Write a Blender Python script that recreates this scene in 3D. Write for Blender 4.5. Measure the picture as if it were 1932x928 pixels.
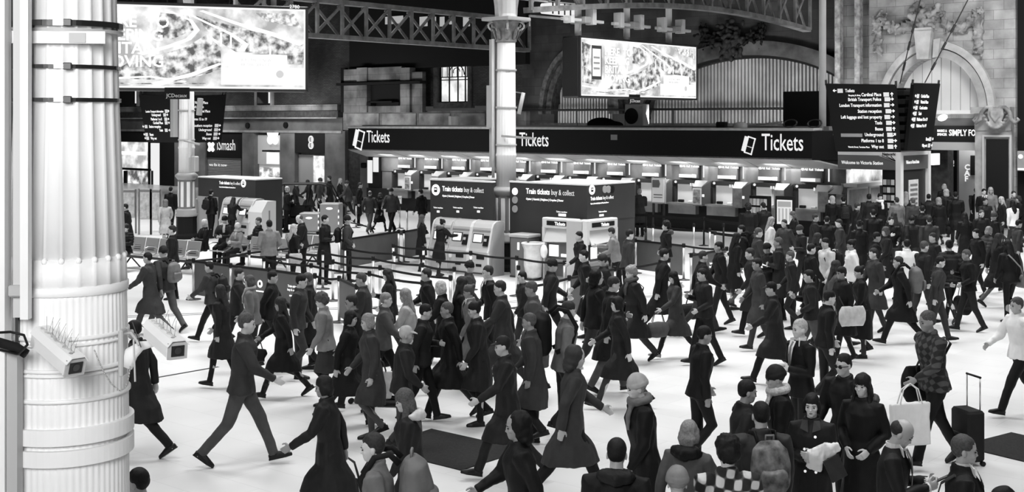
import bpy, bmesh, math, random
from mathutils import Vector, Matrix, noise
sc = bpy.context.scene
for _o in list(bpy.data.objects): bpy.data.objects.remove(_o)
col = sc.collection
R = math.radians
# ------------------------------------------------------------------ camera
FPX, HY, CX, EYE = 2351.0, 228.0, 966.0, 4.2
cam = bpy.data.cameras.new('camera'); camo = bpy.data.objects.new('camera', cam); col.objects.link(camo)
camo.location = (0, 0, EYE); camo.rotation_euler = (R(90), 0, 0)
cam.sensor_width = 36; cam.lens = 36*FPX/1932; cam.shift_y = -(464-HY)/1932; cam.clip_end = 400; cam.clip_start = .1
sc.camera = camo
# ------------------------------------------------------------------ world, lights, exposure
w = bpy.data.worlds.new('world'); sc.world = w; w.use_nodes = True
w.node_tree.nodes['Background'].inputs[0].default_value = (.8, .8, .8, 1)
w.node_tree.nodes['Background'].inputs[1].default_value = .05
sc.view_settings.view_transform = 'Standard'; sc.view_settings.look = 'None'
sc.view_settings.exposure = 0.22; sc.view_settings.gamma = 1; sc.view_settings.use_curve_mapping = False
AZ = math.atan2(-.646, .763)
UX, UY = math.cos(AZ), math.sin(AZ); BX, BY = -UY, UX
def W(s, d, z=0.0): return Vector((s*UX+d*BX, s*UY+d*BY, z))          # station grid -> world
def area(name, loc, size, power, rot=(0, 0, 0), spread=180, sy=None):
    l = bpy.data.lights.new(name, 'AREA'); l.energy = power; l.size = size
    if sy: l.shape = 'RECTANGLE'; l.size_y = sy
    l.spread = R(spread)
    o = bpy.data.objects.new(name, l); o.location = loc; o.rotation_euler = rot; col.objects.link(o); return o
for i, (x, y, p) in enumerate([(-5, 11, 320), (5, 11, 330), (-9, 22, 570), (1, 22, 570), (11, 22, 570), (-13, 35, 700), (4.5, 33, 700), (12, 35, 700), (-20, 49, 900), (-8, 49, 800), (-26, 62, 900), (18, 39, 500), (-3, 30, 450), (-10, 40, 380)]):
    area('roof_and_fill_lamp', (x, y, 10.5), 4.5, p, spread=125)  # station roof lamps, plus extras added to brighten slender columns and rear floor
def lamp_at(name, a, b, size, power, spread=90):
    d = (Vector(b)-Vector(a)); o = area(name, a, size, power, d.to_track_quat('-Z', 'Y').to_euler(), spread); return o
lamp_at('gallery_lamp', (-2.2, .5, 6.0), (-2.9, 8.0, 4.4), 3.0, 320, 130)
def wash(s, d, z, ts, td, tz, size, p, sy): a, b = W(s, d, z), W(ts, td, tz); dd = b-a; return area('wall_fill', a, size, p, dd.to_track_quat('-Z', 'Y').to_euler(), 150, sy)  # unseen fill lights added to brighten the rear walls, arches and shop fronts
wash(-24, 42.5, 4.3, -24, 47.4, 6.5, 10, 330, .5); wash(-50, 42.5, 4.3, -50, 47.4, 6.6, 9, 150, .5)
wash(-36, 42.3, 4.25, -36, 47.4, 5.4, 5, 150, .5)
wash(-14, 40.5, 9.5, -16.5, 46.5, 6.0, 2.5, 270, 2.5)
wash(-56, 44.2, 5.5, -57, 47.4, 2.5, 6, 130, .5); wash(-66, 44.2, 5.5, -67, 47.4, 2.5, 8, 150, .5)
# a scratch scene, so that evaluating one mesh does not re-evaluate the whole place; removed at the end
scratch = bpy.data.scenes.new('scratch')
def evaluated(o):
    scratch.collection.objects.link(o); vl = scratch.view_layers[0]; vl.update()
    me = bpy.data.meshes.new_from_object(o.evaluated_get(vl.depsgraph)); bpy.data.objects.remove(o); return me
# ------------------------------------------------------------------ materials
MATS = {}
def nt(name):
    m = bpy.data.materials.new(name); m.use_nodes = True; n = m.node_tree
    return m, n, n.nodes['Principled BSDF']
def mat(name, g, rough=.6, metal=0.0, var=0.0, scale=5.0, bump=0.0, bscale=40.0, emit=0.0, alpha=None):
    if name in MATS: return MATS[name]
    m, n, b = nt(name)
    b.inputs['Base Color'].default_value = (g, g, g, 1); b.inputs['Roughness'].default_value = rough; b.inputs['Metallic'].default_value = metal
    b.inputs['Specular IOR Level'].default_value = .5 if g > .08 or metal else .2
    if emit: b.inputs['Emission Color'].default_value = (1, 1, 1, 1); b.inputs['Emission Strength'].default_value = emit
    if var:
        tc = n.nodes.new('ShaderNodeTexCoord'); nz = n.nodes.new('ShaderNodeTexNoise'); nz.inputs['Scale'].default_value = scale; nz.inputs['Detail'].default_value = 6
        cr = n.nodes.new('ShaderNodeValToRGB'); a, c = max(0, g*(1-var)), min(1, g*(1+var))
        cr.color_ramp.elements[0].position = .3; cr.color_ramp.elements[1].position = .7
        cr.color_ramp.elements[0].color = (a, a, a, 1); cr.color_ramp.elements[1].color = (c, c, c, 1)
        n.links.new(tc.outputs['Object'], nz.inputs['Vector']); n.links.new(nz.outputs['Fac'], cr.inputs['Fac']); n.links.new(cr.outputs['Color'], b.inputs['Base Color'])
    if bump:
        tc = n.nodes.new('ShaderNodeTexCoord'); nz = n.nodes.new('ShaderNodeTexNoise'); nz.inputs['Scale'].default_value = bscale; nz.inputs['Detail'].default_value = 4
        bp = n.nodes.new('ShaderNodeBump'); bp.inputs['Strength'].default_value = bump; bp.inputs['Distance'].default_value = .02
        n.links.new(tc.outputs['Object'], nz.inputs['Vector']); n.links.new(nz.outputs['Fac'], bp.inputs['Height']); n.links.new(bp.outputs['Normal'], b.inputs['Normal'])
    MATS[name] = m; return m
def brick(name, c1, c2, mortar, sw, sh, rough=.85, msize=.012, var=0.5, rot=0.0, axes='XZ', bump=.3, nscale=.6):
    m, n, b = nt(name); b.inputs['Roughness'].default_value = rough
    tc = n.nodes.new('ShaderNodeTexCoord'); mp = n.nodes.new('ShaderNodeMapping'); sx = n.nodes.new('ShaderNodeSeparateXYZ'); cx = n.nodes.new('ShaderNodeCombineXYZ')
    n.links.new(tc.outputs['Object'], mp.inputs['Vector']); mp.inputs['Rotation'].default_value = (0, 0, rot)
    n.links.new(mp.outputs['Vector'], sx.inputs[0]); n.links.new(sx.outputs[axes[0]], cx.inputs['X']); n.links.new(sx.outputs[axes[1]], cx.inputs['Y'])
    br = n.nodes.new('ShaderNodeTexBrick'); br.inputs['Scale'].default_value = 1; br.inputs['Brick Width'].default_value = sw; br.inputs['Row Height'].default_value = sh; br.inputs['Mortar Size'].default_value = msize
    for k, v in (('Color1', c1), ('Color2', c2), ('Mortar', mortar)): br.inputs[k].default_value = (v, v, v, 1)
    n.links.new(cx.outputs[0], br.inputs['Vector'])
    nz = n.nodes.new('ShaderNodeTexNoise'); nz.inputs['Scale'].default_value = nscale; nz.inputs['Detail'].default_value = 7; n.links.new(tc.outputs['Object'], nz.inputs['Vector'])
    cr = n.nodes.new('ShaderNodeValToRGB'); lo, hi = 1-var, 1+var*.3
    cr.color_ramp.elements[0].position = .35; cr.color_ramp.elements[1].position = .65
    cr.color_ramp.elements[0].color = (lo, lo, lo, 1); cr.color_ramp.elements[1].color = (hi, hi, hi, 1); n.links.new(nz.outputs['Fac'], cr.inputs['Fac'])
    mx = n.nodes.new('ShaderNodeMix'); mx.data_type = 'RGBA'; mx.blend_type = 'MULTIPLY'; mx.inputs[0].default_value = 1
    n.links.new(br.outputs['Color'], mx.inputs[6]); n.links.new(cr.outputs['Color'], mx.inputs[7]); n.links.new(mx.outputs[2], b.inputs['Base Color'])
    if bump:
        bp = n.nodes.new('ShaderNodeBump'); bp.inputs['Strength'].default_value = bump; bp.inputs['Distance'].default_value = .01
        n.links.new(br.outputs['Fac'], bp.inputs['Height']); bp.invert = True; n.links.new(bp.outputs['Normal'], b.inputs['Normal'])
    MATS[name] = m; return m
def emis(name, g, s=1.0, lo=None, scale=3.0):
    if name in MATS: return MATS[name]
    m = bpy.data.materials.new(name); m.use_nodes = True; n = m.node_tree; n.nodes.clear()
    e = n.nodes.new('ShaderNodeEmission'); o = n.nodes.new('ShaderNodeOutputMaterial'); n.links.new(e.outputs[0], o.inputs[0])
    e.inputs[0].default_value = (g, g, g, 1); e.inputs[1].default_value = s
    if lo is not None:
        tc = n.nodes.new('ShaderNodeTexCoord'); nz = n.nodes.new('ShaderNodeTexNoise'); nz.inputs['Scale'].default_value = scale; nz.inputs['Detail'].default_value = 8
        cr = n.nodes.new('ShaderNodeValToRGB'); cr.color_ramp.elements[0].position = .4; cr.color_ramp.elements[1].position = .6
        cr.color_ramp.elements[0].color = (lo, lo, lo, 1); cr.color_ramp.elements[1].color = (g, g, g, 1)
        n.links.new(tc.outputs['Object'], nz.inputs['Vector']); n.links.new(nz.outputs['Fac'], cr.inputs['Fac']); n.links.new(cr.outputs['Color'], e.inputs[0])
    MATS[name] = m; return m
WHITE = mat('white_paint', .78, .45, var=.06, scale=2, bump=.05, bscale=8)
COLW = mat('column_paint', .8, .42, var=.05, scale=1.5, bump=.08, bscale=12)
GRIME = mat('grimy_paint', .5, .6, var=.5, scale=14)
BLACK = mat('black_satin', .009, .5); SOOT = mat('soot_black', .008, .8)
STEEL = mat('brushed_steel', .55, .3, .9, var=.15, scale=3); DSTEEL = mat('dark_steel', .06, .4, .6)
STRAP = mat('steel_strap', .35, .18, 1.0)
BRICK = brick('dark_brick', .035, .06, .02, .23, .075, var=.6)
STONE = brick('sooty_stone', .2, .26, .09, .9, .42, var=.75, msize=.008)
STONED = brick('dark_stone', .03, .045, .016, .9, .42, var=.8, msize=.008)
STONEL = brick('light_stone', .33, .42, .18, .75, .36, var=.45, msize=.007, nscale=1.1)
TRIM = mat('grey_trim', .3, .6, var=.3, scale=2); IRON = mat('painted_iron', .24, .6, var=.4, scale=3)
IRONL = mat('pale_iron', .45, .5, var=.25, scale=3); LETTER = mat('letter_white_glow', .85, .5, emit=.5)  # emission added to lift the white letters; marks and buttons share it
LIT = emis('lit_white', 1, 1.3); LITS = emis('lit_soft', .75, 1.0); LITG = emis('lit_grey', .35, 1.0)
BOOTH = mat('booth_panel', .045, .45, var=.15, scale=.8); BOOTHT = mat('booth_top', .75, .5)
MACH = mat('machine_grey', .42, .4, var=.05, scale=2); MACHD = mat('machine_dark', .1, .4); SCREEN = emis('screen', 1, 1.1)
BELT = mat('belt_black', .012, .6); POST = mat('stanchion_silver', .6, .3, .6); BANNER = mat('banner_grey', .085, .6, var=.15, scale=2)
GLASSD = mat('dark_glass', .02, .08); PAPER = mat('paper', .7, .7, var=.1, scale=8); GREY = mat('mid_grey', .2, .6); LGREY = mat('light_grey', .42, .5)
MAT_ = mat('coir_mat', .022, .95, var=.3, scale=40, bump=.4, bscale=200)
# ------------------------------------------------------------------ mesh helpers
class MB:
    def __init__(s): s.v = []; s.f = []
    def add(s, vs, fs):
        n = len(s.v); s.v += [Vector(p) for p in vs]; s.f += [tuple(i+n for i in f) for f in fs]; return s
    def box(s, x0, x1, y0, y1, z0, z1):
        return s.add([(x0,y0,z0),(x1,y0,z0),(x1,y1,z0),(x0,y1,z0),(x0,y0,z1),(x1,y0,z1),(x1,y1,z1),(x0,y1,z1)],
                     [(0,3,2,1),(4,5,6,7),(0,1,5,4),(1,2,6,5),(2,3,7,6),(3,0,4,7)])
    def bbox(s, x0, x1, y0, y1, z0, z1, b=.01):   # box with chamfered vertical and horizontal edges
        b = min(b, (x1-x0)/2.1, (y1-y0)/2.1, (z1-z0)/2.1)
        def ring(i, z): return [(x0+i,y0+b+i*0,z),(x0+b+i*0,y0+i,z),(x1-b,y0+i,z),(x1-i,y0+b,z),(x1-i,y1-b,z),(x1-b,y1-i,z),(x0+b,y1-i,z),(x0+i,y1-b,z)]
        def inner(z): return [(x0+b,y0+b,z)]*2+[(x1-b,y0+b,z)]*2+[(x1-b,y1-b,z)]*2+[(x0+b,y1-b,z)]*2
        rs = [inner(z0), ring(0, z0+b), ring(0, z1-b), inner(z1)]; vs = sum(rs, []); fs = []
        for k in range(3):
            for j in range(8): fs.append((k*8+j, k*8+(j+1) % 8, (k+1)*8+(j+1) % 8, (k+1)*8+j))
        fs.append(tuple(reversed(range(8)))); fs.append(tuple(range(24, 32)))
        return s.add(vs, fs)
    def prism(s, poly, y0, y1, ax='y'):
        # poly: 2D points; extruded along ax ('y': poly in xz, 'x': poly in yz, 'z': poly in xy)
        n = len(poly)
        def P(p, t): return (p[0], t, p[1]) if ax == 'y' else ((t, p[0], p[1]) if ax == 'x' else (p[0], p[1], t))
        return s.add([P(p, y0) for p in poly]+[P(p, y1) for p in poly],
                     [tuple(range(n)), tuple(reversed(range(n, 2*n)))]+[(i, i+n, (i+1) % n+n, (i+1) % n) for i in range(n)])
    def tube(s, pts, r, seg=8, ry=None, side=None, caps=True):
        pts = [Vector(p) for p in pts]; n = len(pts); rs = r if isinstance(r, (list, tuple)) else [r]*n
        vs = []
        up = None
        for i, p in enumerate(pts):
            t = (pts[min(i+1, n-1)]-pts[max(i-1, 0)])
            if t.length < 1e-9: t = Vector((0, 0, 1))
            t.normalize()
            if side is not None: a = Vector(side)-t*Vector(side).dot(t)
            else:
                a = (up if up is not None else (Vector((0, 0, 1)) if abs(t.z) < .9 else Vector((1, 0, 0)))); a = a-t*a.dot(t)
            a.normalize(); up = a; b = t.cross(a)
            ri = rs[i]; ra, rb = (ri if isinstance(ri, (list, tuple)) else (ri, ri))
            for k in range(seg):
                th = 2*math.pi*k/seg; vs.append(p+a*math.cos(th)*ra+b*math.sin(th)*rb)
        fs = [(i*seg+k, i*seg+(k+1) % seg, (i+1)*seg+(k+1) % seg, (i+1)*seg+k) for i in range(n-1) for k in range(seg)]
        if caps: fs += [tuple(reversed(range(seg))), tuple(range((n-1)*seg, n*seg))]
        return s.add(vs, fs)
    def lathe(s, prof, seg=24, c=(0, 0), flute=0, fd=0.0):
        vs = []
        for r, z in prof:
            for k in range(seg):
                th = 2*math.pi*k/seg; rr = r*(1-fd*abs(math.sin(th*flute/2))**.6) if flute else r
                vs.append((c[0]+rr*math.cos(th), c[1]+rr*math.sin(th), z))
        n = len(prof)
        fs = [(i*seg+k, i*seg+(k+1) % seg, (i+1)*seg+(k+1) % seg, (i+1)*seg+k) for i in range(n-1) for k in range(seg)]
        fs += [tuple(reversed(range(seg))), tuple(range((n-1)*seg, n*seg))]
        return s.add(vs, fs)
    def ell(s, c, r, seg=14, rings=9, rot=None):
        vs = []; fs = []
        for i in range(rings+1):
            ph = math.pi*i/rings
            for k in range(seg):
                th = 2*math.pi*k/seg; p = Vector((r[0]*math.sin(ph)*math.cos(th), r[1]*math.sin(ph)*math.sin(th), r[2]*math.cos(ph)))
                if i in (0, rings): p = Vector((1e-4*math.cos(th), 1e-4*math.sin(th), r[2]*math.cos(ph)))
                if rot: p = rot @ p
                vs.append(Vector(c)+p)
        fs = [(i*seg+k, (i+1)*seg+k, (i+1)*seg+(k+1) % seg, i*seg+(k+1) % seg) for i in range(rings) for k in range(seg)]
        fs += [tuple(range(seg)), tuple(reversed(range(rings*seg, (rings+1)*seg)))]
        return s.add(vs, fs)
    def beam(s, a, b, w, h=None):
        a, b = Vector(a), Vector(b); h = h or w; t = (b-a).normalized(); u = Vector((0, 0, 1)) if abs(t.z) < .95 else Vector((0, 1, 0))
        x = t.cross(u).normalized(); u = x.cross(t)
        vs = [p+x*i*w/2+u*j*h/2 for p in (a, b) for i, j in ((-1,-1),(1,-1),(1,1),(-1,1))]
        return s.add(vs, [(0,3,2,1),(4,5,6,7),(0,1,5,4),(1,2,6,5),(2,3,7,6),(3,0,4,7)])
    def xf(s, M): s.v = [M @ p for p in s.v]; return s
    def mesh(s, name, smooth=False):
        me = bpy.data.meshes.new(name); me.from_pydata([tuple(p) for p in s.v], [], s.f); me.validate(); 
        bm = bmesh.new(); bm.from_mesh(me); bmesh.ops.recalc_face_normals(bm, faces=bm.faces); bm.to_mesh(me); bm.free()
        if smooth:
            for p in me.polygons: p.use_smooth = True
        return me
    def build(s, name, m, parent=None, smooth=False, loc=None, rz=0, **tags):
        o = bpy.data.objects.new(name, s.mesh(name, smooth)); o.data.materials.append(m); col.objects.link(o)
        if smooth == 'auto':
            pass
        if parent: o.parent = parent
        if loc is not None: o.location = loc; o.rotation_euler = (0, 0, rz)
        for k, v in tags.items(): o[k] = v
        return o
def thing(name, label, cat, loc=(0, 0, 0), rz=0.0, group=None, scale=1.0):
    o = bpy.data.objects.new(name, None); col.objects.link(o); o.empty_display_size = .1
    o.location = loc; o.rotation_euler = (0, 0, rz); o.scale = (scale,)*3
    o['label'] = label; o['category'] = cat
    if group: o['group'] = group
    return o
def tag(o, label, cat, group=None):
    o['label'] = label; o['category'] = cat
    if group: o['group'] = group
    return o
def struct(o): o['kind'] = 'structure'; return o
def setloc(mb, name, m, s, d, z=0, **k): return mb.build(name, m, None, loc=W(s, d, z), rz=AZ, **k)
_ft = {}
def text(body, size, m, parent, x=0, y=0, z=0, align='LEFT', depth=.004, bold=0.0, facing=0.0, name='lettering', sx=1.0, tilt=0.0, label=None):
    # text standing in the local xz plane, read from -y
    c = bpy.data.curves.new('t', 'FONT'); c.body = body; c.size = size; c.align_x = align; c.extrude = depth; c.offset = bold*size; c.resolution_u = 2
    o = bpy.data.objects.new('t', c); me = evaluated(o); bpy.data.curves.remove(c)
    r = bpy.data.objects.new(name, me); me.materials.clear(); me.materials.append(m); col.objects.link(r)
    me.transform(Matrix.Diagonal((sx, 1, 1, 1)))
    r.parent = parent; r.location = (x, y, z); r.rotation_euler = (R(90)+tilt, 0, facing)
    if label: r['label'] = label
    return r
# ------------------------------------------------------------------ picture -> place
def ray(px): return (px-CX)/FPX
def Yd(px, d): return d/(ray(px)*BX+BY)                       # depth where the ray meets the grid plane d
def S(px, d): y = Yd(px, d); return ray(px)*y*UX+y*UY
def Z(px, py, d): return EYE-(py-HY)*Yd(px, d)/FPX
def Ys(px, s): return s/(ray(px)*UX+UY)                       # depth where the ray meets the grid plane s
def D(px, s): y = Ys(px, s); return ray(px)*y*BX+y*BY
def Zs(px, py, s): return EYE-(py-HY)*Ys(px, s)/FPX
def zat(py, Y): return EYE-(py-HY)*Y/FPX
def G(px, py): Y = FPX*EYE/(py-HY); return Vector((ray(px)*Y, Y, 0))
def P(px, Y, z=0.0): return Vector((ray(px)*Y, Y, z))
def toSD(v): return (v.x*UX+v.y*UY, v.x*BX+v.y*BY)
# ------------------------------------------------------------------ people: one posed skeleton, one continuous body, fitted clothes
def remesh(mb, name, vox=.011, smooth=4, dec=None):
    me = mb.mesh(name); o = bpy.data.objects.new('tmp', me)
    m = o.modifiers.new('r', 'REMESH'); m.mode = 'VOXEL'; m.voxel_size = vox; m.adaptivity = 0
    if smooth: s = o.modifiers.new('s', 'SMOOTH'); s.iterations = smooth; s.factor = .5
    if dec: d = o.modifiers.new('d', 'DECIMATE'); d.ratio = dec
    r = evaluated(o); r.name = name; bpy.data.meshes.remove(me)
    r.polygons.foreach_set('use_smooth', [True]*len(r.polygons))
    return r
def wrinkle(me, amp=.006, sc_=9.0, puff=0.0, zs=70):
    nn = [v.normal.copy() for v in me.vertices]
    for v, n in zip(me.vertices, nn):
        p = v.co
        d = (noise.noise(Vector((p.x*sc_, p.y*sc_, p.z*sc_*.45)))+.5*noise.noise(Vector((p.x*sc_*2.3+7, p.y*sc_*2.3, p.z*sc_*1.2))))*amp
        if puff: d += puff*(abs(math.sin(p.z*zs/2))**.7-.6)
        v.co = p+n*d
    return me
POSES = {  # legs (thigh, knee, foot pitch) L,R ; arms (swing, abduct, elbow, inward) L,R ; lean, head pitch
 'walk_a': ((27, 6, -12), (-20, 22, 34), (-26, 10, 18, 5), (28, 10, 30, 8), 4, 4),
 'walk_b': ((-20, 22, 34), (27, 6, -12), (28, 10, 30, 8), (-26, 10, 18, 5), 4, 8),
 'walk_c': ((2, 4, 0), (20, 62, 15), (8, 9, 22, 6), (-10, 10, 18, 5), 5, 10),
 'walk_d': ((20, 62, 15), (2, 4, 0), (-10, 9, 22, 6), (10, 12, 35, 8), 5, 6),
 'walk_e': ((18, 5, -8), (-13, 14, 22), (5, 12, 85, 35), (-18, 12, 15, 5), 3, 14),
 'walk_f': ((-13, 14, 22), (18, 5, -8), (-5, 14, 60, 25), (15, 14, 95, 35), 3, 10),
 'walk_g': ((16, 4, -7), (-11, 12, 20), (-14, 9, 20, 6), (14, 9, 28, 8), 3, 6),
 'walk_h': ((-11, 12, 20), (16, 4, -7), (12, 9, 26, 8), (-12, 9, 18, 6), 3, 9),
 'stand': ((2, 3, 0), (-3, 3, 0), (2, 8, 12, 4), (-2, 8, 14, 4), 1, 3),
 'stand_b': ((7, 8, 0), (-4, 2, 0), (-6, 16, 50, 30), (-4, 16, 48, 30), 0, 2),
 'phone': ((3, 4, 0), (-3, 3, 0), (14, 9, 92, 32), (14, 9, 92, 32), 4, 28),
 'hold': ((3, 4, 0), (-4, 4, 0), (4, 10, 96, 45), (0, 9, 88, 42), 1, 4),
 'reach': ((6, 6, 0), (-6, 4, 0), (10, 10, 60, 15), (48, 10, 42, 12), 9, 14),
 'sit': ((84, 84, 0), (78, 76, 0), (22, 8, 70, 35), (22, 8, 66, 35), -4, 8),
 'drag': ((22, 6, -10), (-16, 16, 28), (20, 10, 40, 8), (-34, 8, 6, 2), 7, 8),
}
SHW = {'m': .192, 'f': .166}
def skeleton(pose, sex):
    Lg, Rg, La, Ra, lean, hp = POSES[pose]; J = {}
    def down(deg): a = R(deg); return Vector((math.sin(a), 0, -math.cos(a)))
    sh = SHW[sex]; lows = []
    for sd, (th, kn, fp) in (('L', Lg), ('R', Rg)):
        y = .092 if sd == 'L' else -.092
        h = Vector((0, y, 0)); k = h+down(th)*.435+Vector((0, -.008*(1 if y > 0 else -1), 0)); a = k+down(th-kn)*.42+Vector((0, -.006*(1 if y > 0 else -1), 0))
        fd = Vector((math.cos(R(-fp)), 0.04*(1 if y > 0 else -1), math.sin(R(-fp)))).normalized()
        fu = Vector((-fd.z, 0, fd.x))
        heel = a-fd*.055-fu*.075; toe = a+fd*.19-fu*.075
        J['hip'+sd], J['knee'+sd], J['ank'+sd], J['heel'+sd], J['toe'+sd], J['fd'+sd], J['fu'+sd] = h, k, a, heel, toe, fd, fu
        lows.append(min(heel.z, toe.z))
    dz = -min(lows)
    for k in list(J):
        if k[:2] in ('hi', 'kn', 'an', 'he', 'to'): J[k] = J[k]+Vector((0, 0, dz))
    pz = dz; J['pelvis'] = Vector((0, 0, pz)); lm = Matrix.Rotation(R(lean), 3, 'Y')
    J['lm'] = lm
    def T(x, y, z): return Vector((0, 0, pz))+lm @ Vector((x, y, z))     # z above hip joint
    J['T'] = T
    J['neck'] = T(-.005, 0, .585); J['hm'] = Matrix.Rotation(R(lean*.3+hp), 3, 'Y')*.95
    J['head'] = J['neck']+lm @ Vector((.012, 0, .012))
    for sd, (sw, ab, el, inw) in (('L', La), ('R', Ra)):
        q = 1 if sd == 'L' else -1
        s0 = T(0, q*sh, .50)
        up = Vector((math.sin(R(sw))*math.cos(R(ab)), q*math.sin(R(ab)), -math.cos(R(sw))*math.cos(R(ab))))
        e = s0+up*.285
        fa = Vector((math.sin(R(sw+el)), 0, -math.cos(R(sw+el)))); fa = (fa*math.cos(R(inw))+Vector((0, -q*math.sin(R(inw)), 0))*(1 if el > 25 else .3)).normalized()
        wv = e+fa*.25
        J['sh'+sd], J['el'+sd], J['wr'+sd], J['fa'+sd] = s0, e, wv, fa
    return J
def hand(mb, wr, fa, q, curl=.5, fine=False):
    # palm, four fingers of unequal length with two bends, thumb leaving the side of the palm
    f = fa.normalized(); latr = Vector((0, 0, 1)) if abs(f.z) < .75 else Vector((1, 0, 0))
    a = (latr-f*latr.dot(f)).normalized()      # across the palm, thumb side
    n = f.cross(a)*q; 
    if n.dot(Vector((0, -q, 0))) < 0 and abs(n.y) > .3: n = -n
    mb.tube([wr-f*.02, wr+f*.015, wr+f*.05, wr+f*.092], [(.026, .02), (.031, .017), (.041, .015), (.038, .012)], 10, side=a)
    for i, (o, L) in enumerate(((.030, .070), (.0105, .079), (-.0095, .074), (-.029, .058))):
        p0 = wr+f*.082+a*o; c1 = curl*(.7+.12*i)
        d1 = (f*math.cos(c1)+n*math.sin(c1)); d2 = (f*math.cos(c1*2.1)+n*math.sin(c1*2.1)); d3 = (f*math.cos(c1*2.9)+n*math.sin(c1*2.9))
        p1 = p0+d1*L*.45; p2 = p1+d2*L*.32; p3 = p2+d3*L*.25
        mb.tube([p0-f*.012, p1, p2, p3], [.0095, .0088, .0082, .0068], 7)
    t0 = wr+f*.022+a*.026; t1 = t0+(f*.6+a*.75+n*.25).normalized()*.036; t2 = t1+(f*.9+a*.3+n*.35).normalized()*.032; t3 = t2+(f+n*.4).normalized()*.022
    mb.tube([t0-a*.01, t1, t2, t3], [.014, .0115, .010, .008], 7)
def headmb(mb, J, sex):
    h, M = J['head'], J['hm']; E = lambda c, r, rot=None: mb.ell(h+M @ Vector(c), r, 16, 12, M if rot is None else M @ rot)
    k = 1.0 if sex == 'm' else .94
    E((-.008, 0, .142), (.097*k, .076*k, .098*k)); E((.02, 0, .10), (.072*k, .067*k, .088*k))
    E((.034, 0, .058), (.058*k, .052*k, .062*k)); E((.05, 0, .028), (.036*k, .034*k, .026*k))         # jaw, chin
    E((.089*k, 0, .096), (.013, .0095, .026)); E((.097*k, 0, .083), (.0125, .0135, .010))              # nose
    E((.070*k, 0, .136), (.022, .052, .0125)); E((.062*k, .038, .088), (.022, .022, .02)); E((.062*k, -.038, .088), (.022, .022, .02))
    E((.082*k, 0, .0565), (.012, .022, .006)); E((.080*k, 0, .0475), (.012, .018, .006))                # lips
    for q in (-1, 1): E((-.008, q*.077*k, .098), (.02, .009, .031))                                      # ears
    mb.tube([J['neck']-Vector((0, 0, .06)), J['neck'], h+M @ Vector((-.005, 0, .05)), h+M @ Vector((0, 0, .09))], [.062*k, .054*k, .052*k, .05*k], 14)
def body(pose, sex, vox=.011):
    J = skeleton(pose, sex); mb = MB(); T = J['T']; sh = SHW[sex]
    mb.tube([T(0, 0, -.06), T(0, 0, .03), T(0, 0, .15), T(0, 0, .3), T(.005, 0, .42), T(0, 0, .5), T(0, 0, .545), T(-.003, 0, .585)],
            [(.12, .07), (.14, .09), (.11, .08), (.125, .085), (.13, .09), (.12, .07), (.07, .055), (.048, .048)], 16, side=(0, 1, 0))
    for s in 'LR':
        q = 1 if s == 'L' else -1
        mb.tube([J['hip'+s]+Vector((0, 0, .03)), J['hip'+s]*.5+J['knee'+s]*.5, J['knee'+s], J['knee'+s]*.62+J['ank'+s]*.38+Vector((-.012, 0, 0)), J['ank'+s]], [.078, .062, .049, .046, .034], 12)
        mb.tube([J['ank'+s]-J['fu'+s]*.0, J['heel'+s]+J['fd'+s]*.03+J['fu'+s]*.03, J['toe'+s]-J['fd'+s]*.06+J['fu'+s]*.025, J['toe'+s]-J['fd'+s]*.01+J['fu'+s]*.018], [.036, .034, .034, .018], 10, side=(0, 1, 0))
        mb.tube([T(0, q*(sh-.05), .5), J['sh'+s], J['sh'+s]*.5+J['el'+s]*.5, J['el'+s], J['el'+s]*.6+J['wr'+s]*.4, J['wr'+s], J['wr'+s]+J['fa'+s]*.02], [.044, .044, .038, .033, .033, .025, .024], 12)
        hand(mb, J['wr'+s], J['fa'+s], q, .75 if 'phone' in pose or 'hold' in pose else .45)
    headmb(mb, J, sex)
    return J, remesh(mb, 'body', vox, 2, .45 if vox < .01 else .6)
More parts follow.
